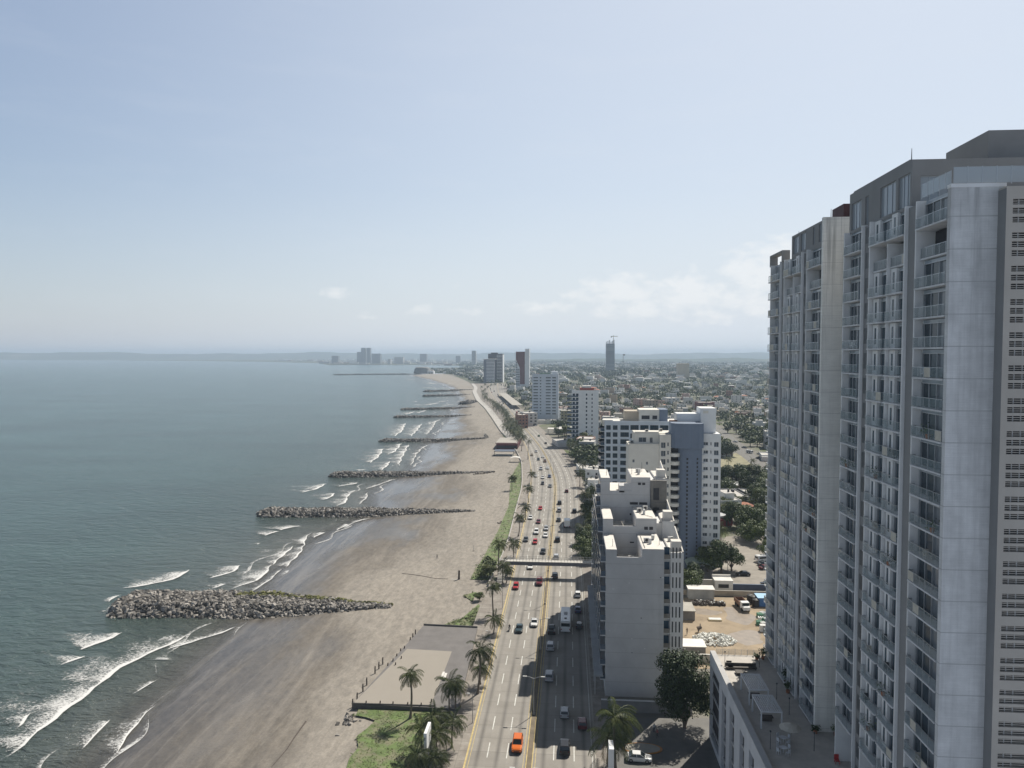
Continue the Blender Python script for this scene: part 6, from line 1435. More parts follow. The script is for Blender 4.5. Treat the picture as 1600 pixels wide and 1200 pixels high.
# ---------------------------------------------------------------- building site
def simple(name, label, cat, parts_, loc, group=None):
    t = thing(name, label, cat, loc, 0, group)
    for nm, mb in parts_: part(t, mb, nm)
    return t
X, Y = G(1159.5, 950); tk_ = assemble('dump_truck', {}, (X, Y, 0), math.pi+.15, (.7, .7, .7), False, 'none') if 0 else thing('dump_truck', 'white dump truck with a rusty brown tipping bed on the building site', 'truck', (X, Y, 0), math.pi+.12)
rust = mat('rusty_bed', (.2, .11, .07), .8, .3, 1.)
mb = MB(); hull(mb, [(1.3, 1.1, .6, 2.5, .1), (2.6, 1.1, .6, 2.4, .12), (2.7, 1.0, .6, 1.6, .2), (3.7, .95, .6, 1.45, .2)], mat('truck_white', (.68, .68, .67), .4, .08, 1.)); mb.build('cab', parent=tk_)
mb = MB(); mb.box(-.95, .95, 2.58, 2.72, 1.55, 2.2, carg); mb.build('windscreen', parent=tk_)
mb = MB(); mb.box(-1.15, 1.15, -3.4, 1.1, 1., 1.15, rust)
for x in (-1.15, 1.05): mb.box(x, x+.1, -3.4, 1.1, 1.15, 2.1, rust)
mb.box(-1.05, 1.05, 1., 1.1, 1.15, 2.2, rust); mb.box(-1.05, 1.05, -3.4, -3.3, 1.15, 2., rust); mb.build('tipping_bed', parent=tk_)
mb = MB(); mb.box(-.45, .45, -3.3, 3.3, .6, .95, trim); mb.build('chassis', parent=tk_)
for s in (-1, 1):
    for y in (-2.4, -1.2, 2.6): mb = MB(); mb.tube([(s*.95-.15, y, .5), (s*.95+.15, y, .5)], [.5, .5], tyre, 12); mb.build('wheel', parent=tk_)
X, Y = G(1116, 1000); mb = MB(); r_ = random.Random(3); wrub = mat('white_rubble', (.6, .6, .56), .85, .2, 2., island=.35)
for k in range(420):
    a = r_.uniform(0, 6.28); q = math.sqrt(r_.random()); rock(mb, (X+5.2*q*math.cos(a), Y+4.2*q*math.sin(a), .1+.9*(1-q)), r_.uniform(.15, .5), wrub, r_)
tag(mb.build('rubble_heap', origin=(X, Y, 0)), 'heap of broken white rubble on the building site', 'rubble heap')
X, Y = G(1106, 944); mb = MB(); drk = mat('dark_debris', (.075, .06, .05), .9, .4, 2., island=.5)
for k in range(420):
    q = r_.random(); rock(mb, (X+r_.uniform(-4.5, 4.5), Y+r_.uniform(-1.2, 1.2), .2+abs(r_.gauss(0, .25))), r_.uniform(.15, .45), drk if r_.random() < .85 else wrub, r_)
tag(mb.build('debris_heap', origin=(X, Y, 0)), 'dark heap of scrap in front of the low grey site shed', 'debris heap')
X, Y = G(1096, 937); simple('site_shed', 'low grey concrete shed at the back of the building site', 'shed', [('wall', MB().box(X-3.6, X+3.6, Y, Y+3.5, 0, 2.9, mat('shed_render', (.4, .39, .36), .85, .2, .5, .5))), ('roof', MB().box(X-3.8, X+3.8, Y-.2, Y+3.7, 2.9, 3.05, whr))], (X, Y, 0))
X, Y = G(1131, 926); simple('gatehouse', 'small cream gatehouse with a dark window beside the dark blue wall', 'gatehouse', [('wall', MB().box(X-2.6, X+2.6, Y, Y+4, 0, 3.4, crw)), ('window', MB().box(X-1.6, X+1.4, Y-.05, Y, 1.4, 2.5, carg)), ('roof', MB().box(X-2.7, X+2.7, Y-.1, Y+4.1, 3.4, 3.6, whr)), ('parapet', MB().box(X-2.7, X+2.7, Y+3.8, Y+4.1, 3.6, 4.2, crw))], (X, Y, 0))
x0, y0 = G(1143, 926); simple('boundary_wall', 'dark blue boundary wall between building site and parking lot', 'wall', [('wall', MB().box(x0, x0+16, y0, y0+.3, 0, 2.5, mat('dark_blue_wall', (.075, .09, .13), .8, .12, .5, .2))), ('coping', MB().box(x0, x0+16, y0-.05, y0+.35, 2.5, 2.6, blg))], (x0+8, y0, 0))
x0, y0 = G(1086, 918); simple('boundary_wall', 'cream wall left of the gatehouse, under the curved canopy', 'wall', [('wall', MB().box(x0, x0+8.5, y0, y0+.3, 0, 2.4, crw)), ('coping', MB().box(x0, x0+8.5, y0-.05, y0+.35, 2.4, 2.5, whr))], (x0+4, y0, 0))
x0, y0 = G(1066, 936); simple('boundary_wall', 'long low earth-stained wall along the back of the building site', 'wall', [('wall', MB().box(x0, x0+29, y0+3.6, y0+3.9, 0, 1.5, mat('stained_wall', (.42, .36, .28), .9, .3, .4, .5))), ('coping', MB().box(x0, x0+29, y0+3.55, y0+3.95, 1.5, 1.6, padc))], (x0+14, y0, 0))
x0, y0 = G(1066, 1034); simple('boundary_wall', 'pale low wall at the front of the building site beside the terrace', 'wall', [('wall', MB().box(x0, x0+26, y0, y0+.25, 0, 1.8, padc)), ('coping', MB().box(x0, x0+26, y0-.04, y0+.29, 1.8, 1.88, whr))], (x0+12, y0, 0))
X, Y = G(1093, 900); mb = MB(); pts = [(X+4.2*math.sin(a), 2.2+2.4*math.cos(a)-1.6) for a in [rad(-62)+rad(124)*k/10 for k in range(11)]]; cvm = mat('green_grey_canopy', (.36, .42, .36), .6, .1, .6)
for a, b_ in zip(pts, pts[1:]): mb.poly([(a[0], Y, a[1]+1.2), (b_[0], Y, b_[1]+1.2), (b_[0], Y+7, b_[1]+1.2), (a[0], Y+7, a[1]+1.2)], cvm); mb.poly([(a[0], Y+7, a[1]+1.15), (b_[0], Y+7, b_[1]+1.15), (b_[0], Y, b_[1]+1.15), (a[0], Y, a[1]+1.15)], cvm)
mp_ = MB()
for x in (X-3.6, X+3.6):
    for y in (Y+.2, Y+6.8): mp_.tube([(x, y, 0), (x, y, 2.)], [.08, .08], lampg, 6)
simple('entrance_canopy', 'curved pale green canopy beside the foot of the slate shaft', 'canopy', [('roof', mb), ('posts', mp_)], (X, Y, 0))
X, Y = G(1196, 948); simple('site_office', 'bright blue sheeted hut at the right edge of the building site', 'hut', [('wall', MB().box(X-2, X+3, Y, Y+4, 0, 2.3, mat('blue_sheet', (.06, .16, .36), .6, .15, 1.))), ('roof', MB().box(X-2.1, X+3.1, Y-.1, Y+4.1, 2.3, 2.45, mat('pale_blue_sheet', (.3, .5, .68), .5, .1, 1.)))], (X, Y, 0))
for i in range(3):
    X, Y = G((1172, 1177, 1181)[i], (940, 942, 947)[i]); mb = MB(); mb.tube([(X, Y, 0), (X, Y, 1.9), (X, Y, 2.15)], [.95, .95, .3], trim, 12); tag(mb.build('water_tank', origin=(X, Y, 0)), ('black water tank nearest the dump truck', 'middle black water tank beside the dump truck', 'black water tank nearest the blue hut')[i], 'water tank')
grn = mat('green_crate', (.06, .2, .12), .6, .15, 1.); whc = mat('white_sack', (.6, .6, .58), .8, .15, 1.)
k = 0
for i, (px, py) in enumerate(((1187, 964), (1192, 962), (1197, 965), (1189, 970), (1195, 971), (1200, 972), (1186, 976), (1192, 978))):
    X, Y = G(px, py); m_ = grn if i % 2 == 0 else whc; c = MB(); c.box(-.7, .7, -.7, .7, 0, .15, m_)
    for q in range(3): c.box(-.7, .7, -.7+.55*q, -.4+.55*q, .15, 1., m_)
    o = c.build('crate'); o.location = (X, Y, 0); o.rotation_euler.z = i*.5
    tag(o, '%s crate in the pile below the blue hut' % ('green' if i % 2 == 0 else 'white'), 'crate', 'crates on the building site')
X, Y = G(1193, 986); simple('site_cabin', 'small white box cabin below the crate pile', 'cabin', [('wall', MB().box(X-.9, X+.9, Y-.6, Y+.6, 0, 1.6, whc)), ('door', MB().box(X-.3, X+.3, Y-.64, Y-.6, .1, 1.4, trim))], (X, Y, 0))
X, Y = G(1117, 969); tag(MB().box(X-1.7, X+1.7, Y-.8, Y+.8, 0, .35, mat('pale_board_stack', (.55, .47, .3), .8, .15, 1.)).box(X-1.5, X+1.6, Y-.7, Y+.75, .35, .42, whc).build('board_stack', origin=(X, Y, 0)), 'low stack of pale boards on the dirt above the rubble heap', 'board stack')
X, Y = G(1066, 962); simple('lean_to', 'flat pale roofed lean-to against the right side of the white block', 'shed', [('roof', MB().box(X-2.4, X+3, Y-3.5, Y+3.5, 2.4, 2.55, padc)), ('wall', MB().box(X-2.2, X+2.8, Y-3.3, Y-3.1, 0, 2.4, rawc))], (X, Y, 0))
X, Y = G(1078, 1022); simple('lean_to', 'white roofed lean-to behind the large dark tree', 'shed', [('roof', MB().box(X-4, X+3.4, Y-2.4, Y+2.4, 2.6, 2.75, whr)), ('wall', MB().box(X-3.8, X+3.2, Y-2.2, Y-2., 0, 2.6, rawc))], (X, Y, 0))
X, Y = G(1093, 988); mb = MB(); mb.tube([(X-.5, Y, .9), (X+.5, Y+.2, 1.3)], [.55, .35], drk, 9); w_ = MB(); w_.tube([(X-.4, Y, .3), (X-.25, Y, .3)], [.3, .3], tyre, 8); simple('cement_mixer', 'dark cement mixer standing left of the rubble heap', 'cement mixer', [('drum', mb), ('wheel', w_)], (X, Y, 0))
X, Y = G(1137, 893); simple('street_lamp', 'grey double lamp post in front of the trees by the parking lot', 'street lamp', [('pole', MB().tube([(X, Y, 0), (X, Y, 8.5)], [.1, .06], lampg, 6)), ('arm', MB().box(X-1.6, X+1.6, Y-.06, Y+.06, 8.4, 8.5, lampg))], (X, Y, 0))
# gas-station style totem and roadside board
simple('totem_sign', 'tall blank white totem sign at the bottom edge beside the palm', 'sign', [('panel', MB().box(6.5, 7.25, 113.6, 116.4, 1.2, 7.2, whw)), ('base', MB().box(6.6, 7.15, 114, 116, 0, 1.2, tmid))], (6.9, 115, 0))
X = -23.6; simple('billboard', 'white billboard seen edge-on in the palm clump at the bottom', 'billboard', [('panel', MB().box(X-.25, X+.25, 115.6, 119.4, 4.4, 7.4, whw)), ('legs', MB().box(X-.12, X+.12, 116.4, 116.7, -.2, 4.4, tmid).box(X-.12, X+.12, 118.3, 118.6, -.2, 4.4, tmid))], (X, 117.5, 0))
# ---------------------------------------------------------------- beach things
pl = thing('beach_platform', 'raised paved platform on the beach, half pale and half dark', 'platform', (*G(640, 1050, .4), -.8)); pz = .55
mb = MB(); o_ = [G(x, y, pz) for x, y in ((551, 1100), (662, 977), (746, 981), (737, 1020), (716, 1108), (690, 1106))]; mb.prism(o_, -1.2, pz, mat('platform_wall', (.1, .095, .09), .9, .25, .6, .4), mat('dark_screed', (.165, .155, .15), .9, .15, .4)); part(pl, mb, 'base')
mb = MB(); o_ = [G(x, y, pz) for x, y in ((552, 1099), (636, 1014), (706, 1018), (673, 1103))]; mb.prism(o_, pz, pz+.03, jointed('pale_beach_paving', (.45, .41, .355), 50, 0, .12, .3)); part(pl, mb, 'pale_paving')
mb = MB(); a, b_ = G(662, 977, pz), G(746, 981, pz); mb.prism([a, b_, (b_[0], b_[1]+.3), (a[0], a[1]+.3)], pz, pz+.35, MATS['platform_wall']); a, b_ = G(551, 1100, pz), G(680, 1104, pz); mb.prism([a, b_, (b_[0], b_[1]+.25), (a[0], a[1]+.25)], pz+.03, pz+.2, MATS['platform_wall']); part(pl, mb, 'edge_kerb')
posts = []
stake = mat('weathered_timber', (.085, .07, .06), .9, .3, 2.)
for x, y in ((551, 1100), (558, 1090), (567, 1076), (573, 1066), (586, 1048), (592, 1041), (598, 1034), (606, 1043), (614, 1036), (618, 1042), (620, 1028), (626, 1020), (627, 1032), (632, 1016), (641, 1002), (645, 996), (649, 990), (572, 1103), (594, 1103), (614, 1104), (637, 1105), (658, 1106), (674, 1100)):
    X, Y = G(x, y, .1); mb = MB(); mb.tube([(X, Y, -.9), (X, Y, .6), (X+.03, Y, 1.15)], [.15, .15, .12], stake, 6)
    posts.append(tag(mb.build('timber_post', origin=(X, Y, -.4)), 'weathered timber post at the '+('front edge' if y > 1099 and x > 560 else 'seaward edge')+' of the beach platform', 'post', 'timber posts round the beach platform'))
rank_labels(posts)
for x, y in ((692, 1057), (695.5, 1059)):
    X, Y = G(x, y, pz); simple('bench', 'pale concrete bench on the dark edge of the platform, '+('left' if x < 694 else 'right')+' of two', 'bench', [('seat', MB().box(X-.25, X+.25, Y-1.3, Y+1.3, pz+.35, pz+.48, whr)), ('base', MB().box(X-.2, X+.2, Y-1.1, Y+1.1, pz, pz+.35, padc))], (X, Y, pz), 'benches on the platform')
def log(px, label, r, z=-.75, name='driftwood_log'):
    pts = [(*G(x, y, z), z+r*.3) for x, y in px]; n = len(pts); mb = MB(); mb.tube(pts, [r*(1-.5*i/n) for i in range(n)], stake, 6); tag(mb.build(name, origin=pts[0]), label, 'log')
log([(700, 906), (680, 905), (660, 901), (640, 898), (628, 897)], 'long thin curved driftwood trunk lying on the sand', .28)
log([(478, 1128), (468, 1142), (458, 1156), (448, 1172), (436, 1186), (424, 1200)], 'ragged line of driftwood and weed on the sand at the bottom', .2)
X, Y = G(717, 906, -.6); simple('timber_pile', 'upright dark timber stump beside the driftwood trunk', 'stump', [('stump', MB().tube([(X, Y, -1), (X+.1, Y, 2.4)], [.35, .28], stake, 7)), ('foot_boards', MB().box(X-2.4, X-.3, Y-.6, Y+.2, -.7, -.4, padc))], (X, Y, -.6))
X, Y = G(740, 862, -.6); simple('beach_flag_pole', 'thin pole with a small base standing on the upper beach', 'pole', [('pole', MB().tube([(X, Y, -.6), (X, Y, 2)], [.07, .05], lampg, 5)), ('base', MB().tube([(X, Y, -.65), (X, Y, -.3)], [.6, .4], stake, 8))], (X, Y, -.6))
for i, (x0, y0, x1, y1, lab) in enumerate(((740, 741, 772, 738, 'weed line at the sand end of the third groyne'), (778, 818, 805, 812, 'scatter of driftwood at the end of a lane on the upper beach'))):
    a, b_ = G(x0, y0, -.5), G(x1, y1, -.5); mb = MB(); r2 = random.Random(i)
    for q in range(90): t_ = r2.random(); rock(mb, (lerp(a[0], b_[0], t_)+r2.gauss(0, .3), lerp(a[1], b_[1], t_)+r2.gauss(0, .8), -.45), r2.uniform(.15, .5), drk, r2)
    tag(mb.build('driftwood_line', origin=(*a, -.5)), lab, 'driftwood')
X, Y = G(545, 1126, -.5); mb = MB(); r2 = random.Random(8)
for q in range(26): rock(mb, (X+r2.gauss(0, .8), Y+r2.gauss(0, 1.6), -.5), r2.uniform(.25, .6), rockm, r2)
tag(mb.build('rock_pile', origin=(X, Y, -.5)), 'small pile of broken slabs at the seaward corner of the platform', 'rock pile')
# restaurant on the sand, white shelter, boat shed
X, Y = G(790, 702, -.3); RD = thing('beach_restaurant', 'beach restaurant with a dark red front and flat white roof deck', 'restaurant', (X, Y, -.3)); redf = mat('dark_red_front', (.1, .025, .028), .8, .2, .8)
mb = MB(); mb.box(X-7, X+9, Y, Y+2, -.5, 3.7, redf); mb.box(X-7, X+9, Y+2, Y+38, -.5, 3.5, MATS['dark_red_front']); part(RD, mb, 'wall'); part(RD, MB().box(X-8, X+8, Y+3, Y+40, 3.5, 3.8, padc), 'roof_deck'); part(RD, MB().box(X-6.5, X+8.5, Y-.1, Y, .4, 2.4, darkin), 'opening'); part(RD, MB().box(X-8, X+8, Y+2.6, Y+3, 3.8, 4.2, redf), 'parapet')
X, Y = G(784, 711, -.3); simple('terrace_shelter', 'low dark roofed shelter in front of the red beach restaurant', 'shelter', [('roof', MB().box(X-5, X+9, Y-4, Y+6, 2.6, 2.9, mat('dark_blue_roof', (.06, .08, .12), .6, .2, .6))), ('posts', MB().box(X-4.8, X-4.5, Y-3.8, Y-3.5, -.6, 2.6, wood).box(X+8.5, X+8.8, Y-3.8, Y-3.5, -.6, 2.6, wood)), ('deck', MB().box(X-4.4, X+8.4, Y-3.4, Y+5.8, -.6, -.2, padc))], (X, Y, -.3))
X, Y = G(805, 722, -.2); mb = MB()
for k in range(8):
    a, b_ = -math.pi/2+k*math.pi/8+math.pi/2, -math.pi/2+(k+1)*math.pi/8+math.pi/2; mb.poly([(X-3.6*math.cos(a), Y, 1.6+1.4*math.sin(a)), (X-3.6*math.cos(b_), Y, 1.6+1.4*math.sin(b_)), (X-3.6*math.cos(b_), Y+5, 1.6+1.4*math.sin(b_)), (X-3.6*math.cos(a), Y+5, 1.6+1.4*math.sin(a))], whr)
simple('tent', 'small white arched tent in the grass strip above the beach', 'tent', [('canopy', mb), ('posts', MB().box(X-3.6, X-3.4, Y, Y+.2, -.3, 1.6, lampg).box(X+3.4, X+3.6, Y, Y+.2, -.3, 1.6, lampg))], (X, Y, -.2))
# ---------------------------------------------------------------- the town
tint = mat('house_paint', (.5, .5, .5), .85, .12, .4, 0, tint=True); flatr = mat('flat_roof_grey', (.5, .48, .45), .9, .2, .3, .3); tiler = mat('clay_tiles', (.36, .15, .09), .85, .2, .8); tinr = mat('tin_roof', (.42, .43, .44), .5, .2, .5, .3); hwin = glassmat('house_glass', (.02, .025, .03), (.12, .12, .12), .25, .12); tankm = mat('black_tank', (.02, .02, .022), .6, .1, 1.)
HP = {}
def house_parts(kind):
    """flat, tile or tin roof; about 11 by 13 metres, storeys 1 to 4"""
    n, roof, seed = kind; rnd = random.Random(seed*7+n); w, d = rnd.uniform(4.5, 6.5), rnd.uniform(5.5, 7.5); h = 3*n+.3; P_ = {}
    mb = MB(); mb.box(-w, w, -d, d, 0, h, tint); up = None
    if n > 1 and rnd.random() < .6: up = (rnd.uniform(-.2, .3)*w, d*.1); mb.box(up[0]-w*.45, up[0]+w*.5, up[1]-d*.3, d-.05, h, h+2.7, tint)
    if rnd.random() < .5: mb.box(-w-.0, w*.2, -d-2.4, -d+.01, 0, 3.0, tint)
    P_['wall'] = mb; wn = MB()
    for k in range(n):
        z = 1+3*k
        for q in range(3):
            x = lerp(-w+.9, w-2.1, q/2); wn.box(x, x+1.3, -d-.05, -d+.02, z, z+1.25, hwin)
        for q in range(3):
            y = lerp(-d+1.2, d-2.4, q/2); wn.box(-w-.05, -w+.02, y, y+1.2, z, z+1.2, hwin)
    P_['window'] = wn; dm = MB(); dm.box(w*.35, w*.35+1, -d-.06, -d+.02, 0, 2.1, wood); P_['door'] = dm
    r = MB()
    if roof == 'flat':
        r.box(-w+.2, w-.2, -d+.2, d-.2, h, h+.05, flatr)
        for a in ((-w, w, -d, -d+.2), (-w, w, d-.2, d), (-w, -w+.2, -d+.2, d-.2), (w-.2, w, -d+.2, d-.2)): r.box(*a, h, h+.55, tint)
        if up: r.box(up[0]-w*.47, up[0]+w*.52, up[1]-d*.32, d, h+2.7, h+2.85, flatr)
        P_['roof'] = r; t = MB(); zt = h+(2.85 if up else .05); t.tube([(.3*w, .4*d, zt), (.3*w, .4*d, zt+1.2), (.3*w, .4*d, zt+1.4)], [.6, .6, .2], tankm, 8); P_['water_tank'] = t
    else:
        m_ = tiler if roof == 'tile' else tinr; e = .5; p = 1.7 if roof == 'tile' else .9
        A = [(-w-e, -d-e, h), (w+e, -d-e, h), (w+e, d+e, h), (-w-e, d+e, h)]; q0, q1 = (0, -d+w*.7, h+p), (0, d-w*.7, h+p)
        if roof == 'tin': q0, q1 = (0, -d-e, h+p), (0, d+e, h+p)
        r.poly([A[0], A[1], q0], m_); r.poly([A[1], A[2], q1, q0], m_); r.poly([A[2], A[3], q1], m_); r.poly([A[3], A[0], q0, q1], m_); r.poly(A[::-1], m_); P_['roof'] = r
    return P_
KH = [(1, 'flat', 1), (1, 'tile', 2), (1, 'tin', 3), (2, 'flat', 4), (2, 'flat', 5), (2, 'tile', 6), (3, 'flat', 7), (3, 'flat', 8), (4, 'flat', 9), (2, 'tin', 10)]
HPARTS = {k: house_parts(k) for k in KH}
HC = [('white', (.62, .62, .6)), ('white', (.58, .57, .54)), ('cream', (.55, .5, .4)), ('grey', (.34, .34, .34)), ('pink', (.5, .34, .29)), ('tan', (.4, .32, .24)), ('pale blue', (.4, .47, .52)), ('terracotta', (.28, .15, .11)), ('maroon', (.17, .05, .05)), ('ochre', (.5, .36, .16))]
houses = []
NST = {1: 'one-storey', 2: 'two-storey', 3: 'three-storey', 4: 'four-storey'}; RST = {'flat': 'flat-roofed', 'tile': 'tile-roofed', 'tin': 'tin-roofed'}
def pxof(X, Y, Z=0.):
    cy, sy, cp, sp = math.cos(YAW), math.sin(YAW), math.cos(P), math.sin(P); r = X*cy+Y*sy; f0 = -X*sy+Y*cy; z = Z-H; f = f0*cp-z*sp; return 800+F*r/f, 600-F*(f0*sp+z*cp)/f
def zone(X, Y):
    x = pxof(X, Y)[0]
    for lim, w in ((828, 'left of the pale blue tower'), (876, 'behind the pale blue tower'), (936, 'around the slim white tower'), (985, 'above the blue glass block'), (1050, 'above the cream tower wing'), (1118, 'above the slate grey shaft'), (1165, 'along the side street'), (9999, 'hard by the tall tower')):
        if x < lim: return w
def house(X, Y, kind, colour, rz, label=None, sc=1.):
    det = Y < 480
    o = assemble('house', HPARTS[kind], (X, Y, -.04), rz, colour[1], det, ('h', kind)); o.scale = (sc, sc, 1)
    n, r, _ = kind
    tag(o, label or '%s %s %s house %s' % (colour[0], NST[n], RST[r], zone(X, Y)), 'house', None if label else 'houses of the town'); (houses.append(o) if not label else None)
    return o
KEEP = [(4, 30, 136, 215), (14, 52, 230, 262), (10, 50, 300, 334), (-5, 28, 548, 584), (-58, -6, 750, 795), (24, 70, 55, 140), (-120, -78, 1490, 1525), (-220, -160, 1770, 1850)]
polys = [[G(x, y) for x, y in p_] for p_ in ([(1050, 928), (1215, 928), (1228, 1050), (1050, 1050)], [(1120, 836), (1215, 834), (1225, 928), (1078, 928), (1095, 888)], [(1106, 716), (1150, 704), (1184, 722), (1212, 748), (1106, 748)], [(1070, 638), (1092, 638), (1142, 674), (1180, 704), (1236, 750), (1236, 786), (1166, 726), (1124, 692)], [(940, 1110), (1120, 1110), (1150, 1215), (920, 1300)])]
def inside(x, y, p_):
    r = False; j = len(p_)-1
    for i in range(len(p_)):
        (xi, yi), (xj, yj) = p_[i], p_[j]
        if (yi > y) != (yj > y) and x < (xj-xi)*(y-yi)/(yj-yi)+xi: r = not r
        j = i
    return r
taken = {}
def free(X, Y, r):
    if Y < 1760 and X < fKR(Y)+5+r*.8: return False
    for a, b_, c, d in KEEP:
        if a-r*.7 < X < b_+r*.7 and c-r*.7 < Y < d+r*.7: return False
    if any(inside(X, Y, p_) for p_ in polys): return False
    i, j = int(X//20), int(Y//20)
    for u in (-1, 0, 1):
        for v in (-1, 0, 1):
            for (x, y, q) in taken.get((i+u, j+v), ()):
                if (x-X)**2+(y-Y)**2 < ((r+q)*.82)**2: return False
    return True
def take(X, Y, r): taken.setdefault((int(X//20), int(Y//20)), []).append((X, Y, r))
# houses that the photo shows clearly
for px, py, k, c, rz, lab, sc in ((1136, 802, (2, 'flat', 4), HC[0], .2, 'plain white blank-sided house with a roof tank left of the red tiled one', .8), (1163, 802, (1, 'tile', 2), ('red', (.6, .58, .55)), .2, 'white house with a red tiled roof among the trees', .8), (1142, 782, (1, 'flat', 1), HC[3], .1, 'long low house with a pale flat roof behind the tree belt', 1.5), (1172, 780, (1, 'flat', 1), HC[3], .1, 'low dark-walled house with a flat roof right of the long one', 1.1), (1122, 818, (1, 'tin', 3), ('maroon', (.2, .04, .04)), .2, 'small maroon house at the right edge of the white wing', .7),
    (1101, 640, (3, 'flat', 7), HC[8], .1, 'large dark maroon block in the middle of the town', 1.6), (1124, 640, (2, 'flat', 5), HC[0], .3, 'large white block right of the maroon one', 1.6), (1048, 632, (3, 'flat', 8), HC[0], .2, 'large white blank-walled block left of the maroon one', 1.7), (1000, 638, (4, 'flat', 9), HC[4], .3, 'pink apartment house with dark square windows, left one of the pair', 1.3), (1016, 640, (4, 'flat', 9), HC[5], .3, 'tan apartment house beside the pink one', 1.4), (884, 660, (4, 'flat', 9), ('olive', (.3, .27, .17)), .0, 'olive apartment house between the two white towers', 1.1), (815, 668, (4, 'flat', 9), HC[7], .3, 'terracotta house by the road left of the pale blue tower', 1.0), (826, 664, (4, 'flat', 9), HC[1], .3, 'pale apartment house with balconies beside the terracotta one', 1.4), (920, 738, (1, 'flat', 1), HC[0], .1, 'white walled house at the foot of the slim white tower', 1.3), (880, 695, (1, 'flat', 1), HC[1], .2, 'low white house by the road below the pale blue tower', 1.4), (1135, 752, (1, 'flat', 1), HC[0], .2, 'flat white roofed house at the left of the tree belt', 1.0), (1200, 762, (1, 'flat', 1), HC[0], .2, 'flat white roofed house at the right of the tree belt', 1.1)):
    X, Y = G(px, py); house(X, Y, k, c, rz, lab, sc); take(X, Y, 8*sc)
X, Y = G(1068, 589); far_tower('broad cream block with a dark cross-shaped recess far inland', 1059, 1077, 590, 568, mat('cream_far_block', (.5, .43, .32), .8, .1, .1), rows=False); take(X, Y, 40)
# white shelter roofs beside the boulevard
for px, py, w_, l_, lab in ((795, 627.5, 13, 290, 'long white canopy roof beside the far boulevard'), (870, 678, 16, 10, 'white wavy tent roof at the foot of the pale blue tower'), (886, 676, 14, 10, 'second white tent roof beside the wavy one'), (934, 748, 12, 10, 'flat white shed roof beside the palms of the slim tower')):
    X, Y = G(px, py); t = thing('canopy_roof', lab, 'canopy', (X, Y, 0), .16 if l_ > 20 else 0)
    MB().box(-w_/2, w_/2, -l_/2, l_/2, 4.6, 5., padc if l_ > 100 else whr).build('roof', parent=t); mb = MB()
    for x in (-w_/2+.4, w_/2-.4):
        for y in (-l_/2+.4, 0, l_/2-.4): mb.box(x-.1, x+.1, y-.1, y+.1, 0, 4.6, lampg)
    mb.build('posts', parent=t); take(X, Y, max(w_, 14)*.6)
rnd = random.Random(21); GA = -.16
def visible(X, Y, marg=14):
    x, y = pxof(X, Y); return 735 < x < 1212+marg and y < 905
ntree = 0; farh, fart = [], []
cand = []
Y = 270.
while Y < 4300:
    step = 14 if Y < 900 else 22 if Y < 1500 else 36 if Y < 2500 else 62
    x1 = .40*Y; X = fKR(min(Y, 1750))+9 if Y < 1750 else -.125*Y if Y < 2600 else -.15*Y
    while X < x1:
        cand.append((X+rnd.uniform(-4, 4), Y+rnd.uniform(-4, 4), step)); X += step*rnd.uniform(.85, 1.15)
    Y += step*1.15
def green(X, Y): return math.sin(X*.018+Y*.007)+math.sin(Y*.011-X*.006+2)+.7*math.sin(X*.05+Y*.031)
for X, Y, st in cand:
    if not visible(X, Y): continue
    c, s = math.cos(GA), math.sin(GA)
    street = (X*c+Y*s) % 66 < 8 or (-X*s+Y*c) % 110 < 8
    g = green(X, Y); istree = rnd.random() < (.86 if g > .4 else .64 if g > -.6 else .44)
    if street and not istree: continue
    if istree:
        if not free(X, Y, 3.5): continue
        take(X, Y, 3.2)
        fart.append((X, Y, st))
        if Y < 1500 and rnd.random() < .8: fart.append((X+rnd.uniform(-7, 7), Y+rnd.uniform(-7, 7), st))
    else:
        if not free(X, Y, 6.5): continue
        take(X, Y, 6.2); farh.append((X, Y, st))
farh.sort(key=lambda q: q[1]); fart.sort(key=lambda q: q[1])
for X, Y, st in farh[:275]:
    house(X, Y, rnd.choices(KH, (2.6, .5, 1.3, 3.2, 3.2, .5, 1.6, 1.4, .7, .6))[0], rnd.choices(HC, (5, 5, 2.4, 2.6, .9, 1.3, .6, .5, .3, .15))[0], GA+rnd.choice((0, math.pi/2, math.pi, -math.pi/2))+rnd.uniform(-.05, .05), sc=rnd.uniform(.7, 1.15))
rank_labels(houses)
for i, (X, Y, st) in enumerate(fart[:225]):
    k = rnd.choices('abc', (5, 4, 1))[0]
    if Y < 380: tree(0, 0, k, rnd.uniform(.8, 1.25), zone(X, Y), at=(X, Y)); continue
    o = bpy.data.objects.new('tree', rnd.choice(LT[k])); COL.objects.link(o); o.location = (X, Y, 0); q = rnd.uniform(.8, 1.6); o.scale = (q*1.1, q*1.1, q); o.rotation_euler.z = rnd.uniform(0, 6.28)
    trees.append(tag(o, '%s leafy tree %s' % (TW[k], zone(X, Y)), 'tree', 'leafy trees among the buildings'))
rank_labels(trees)
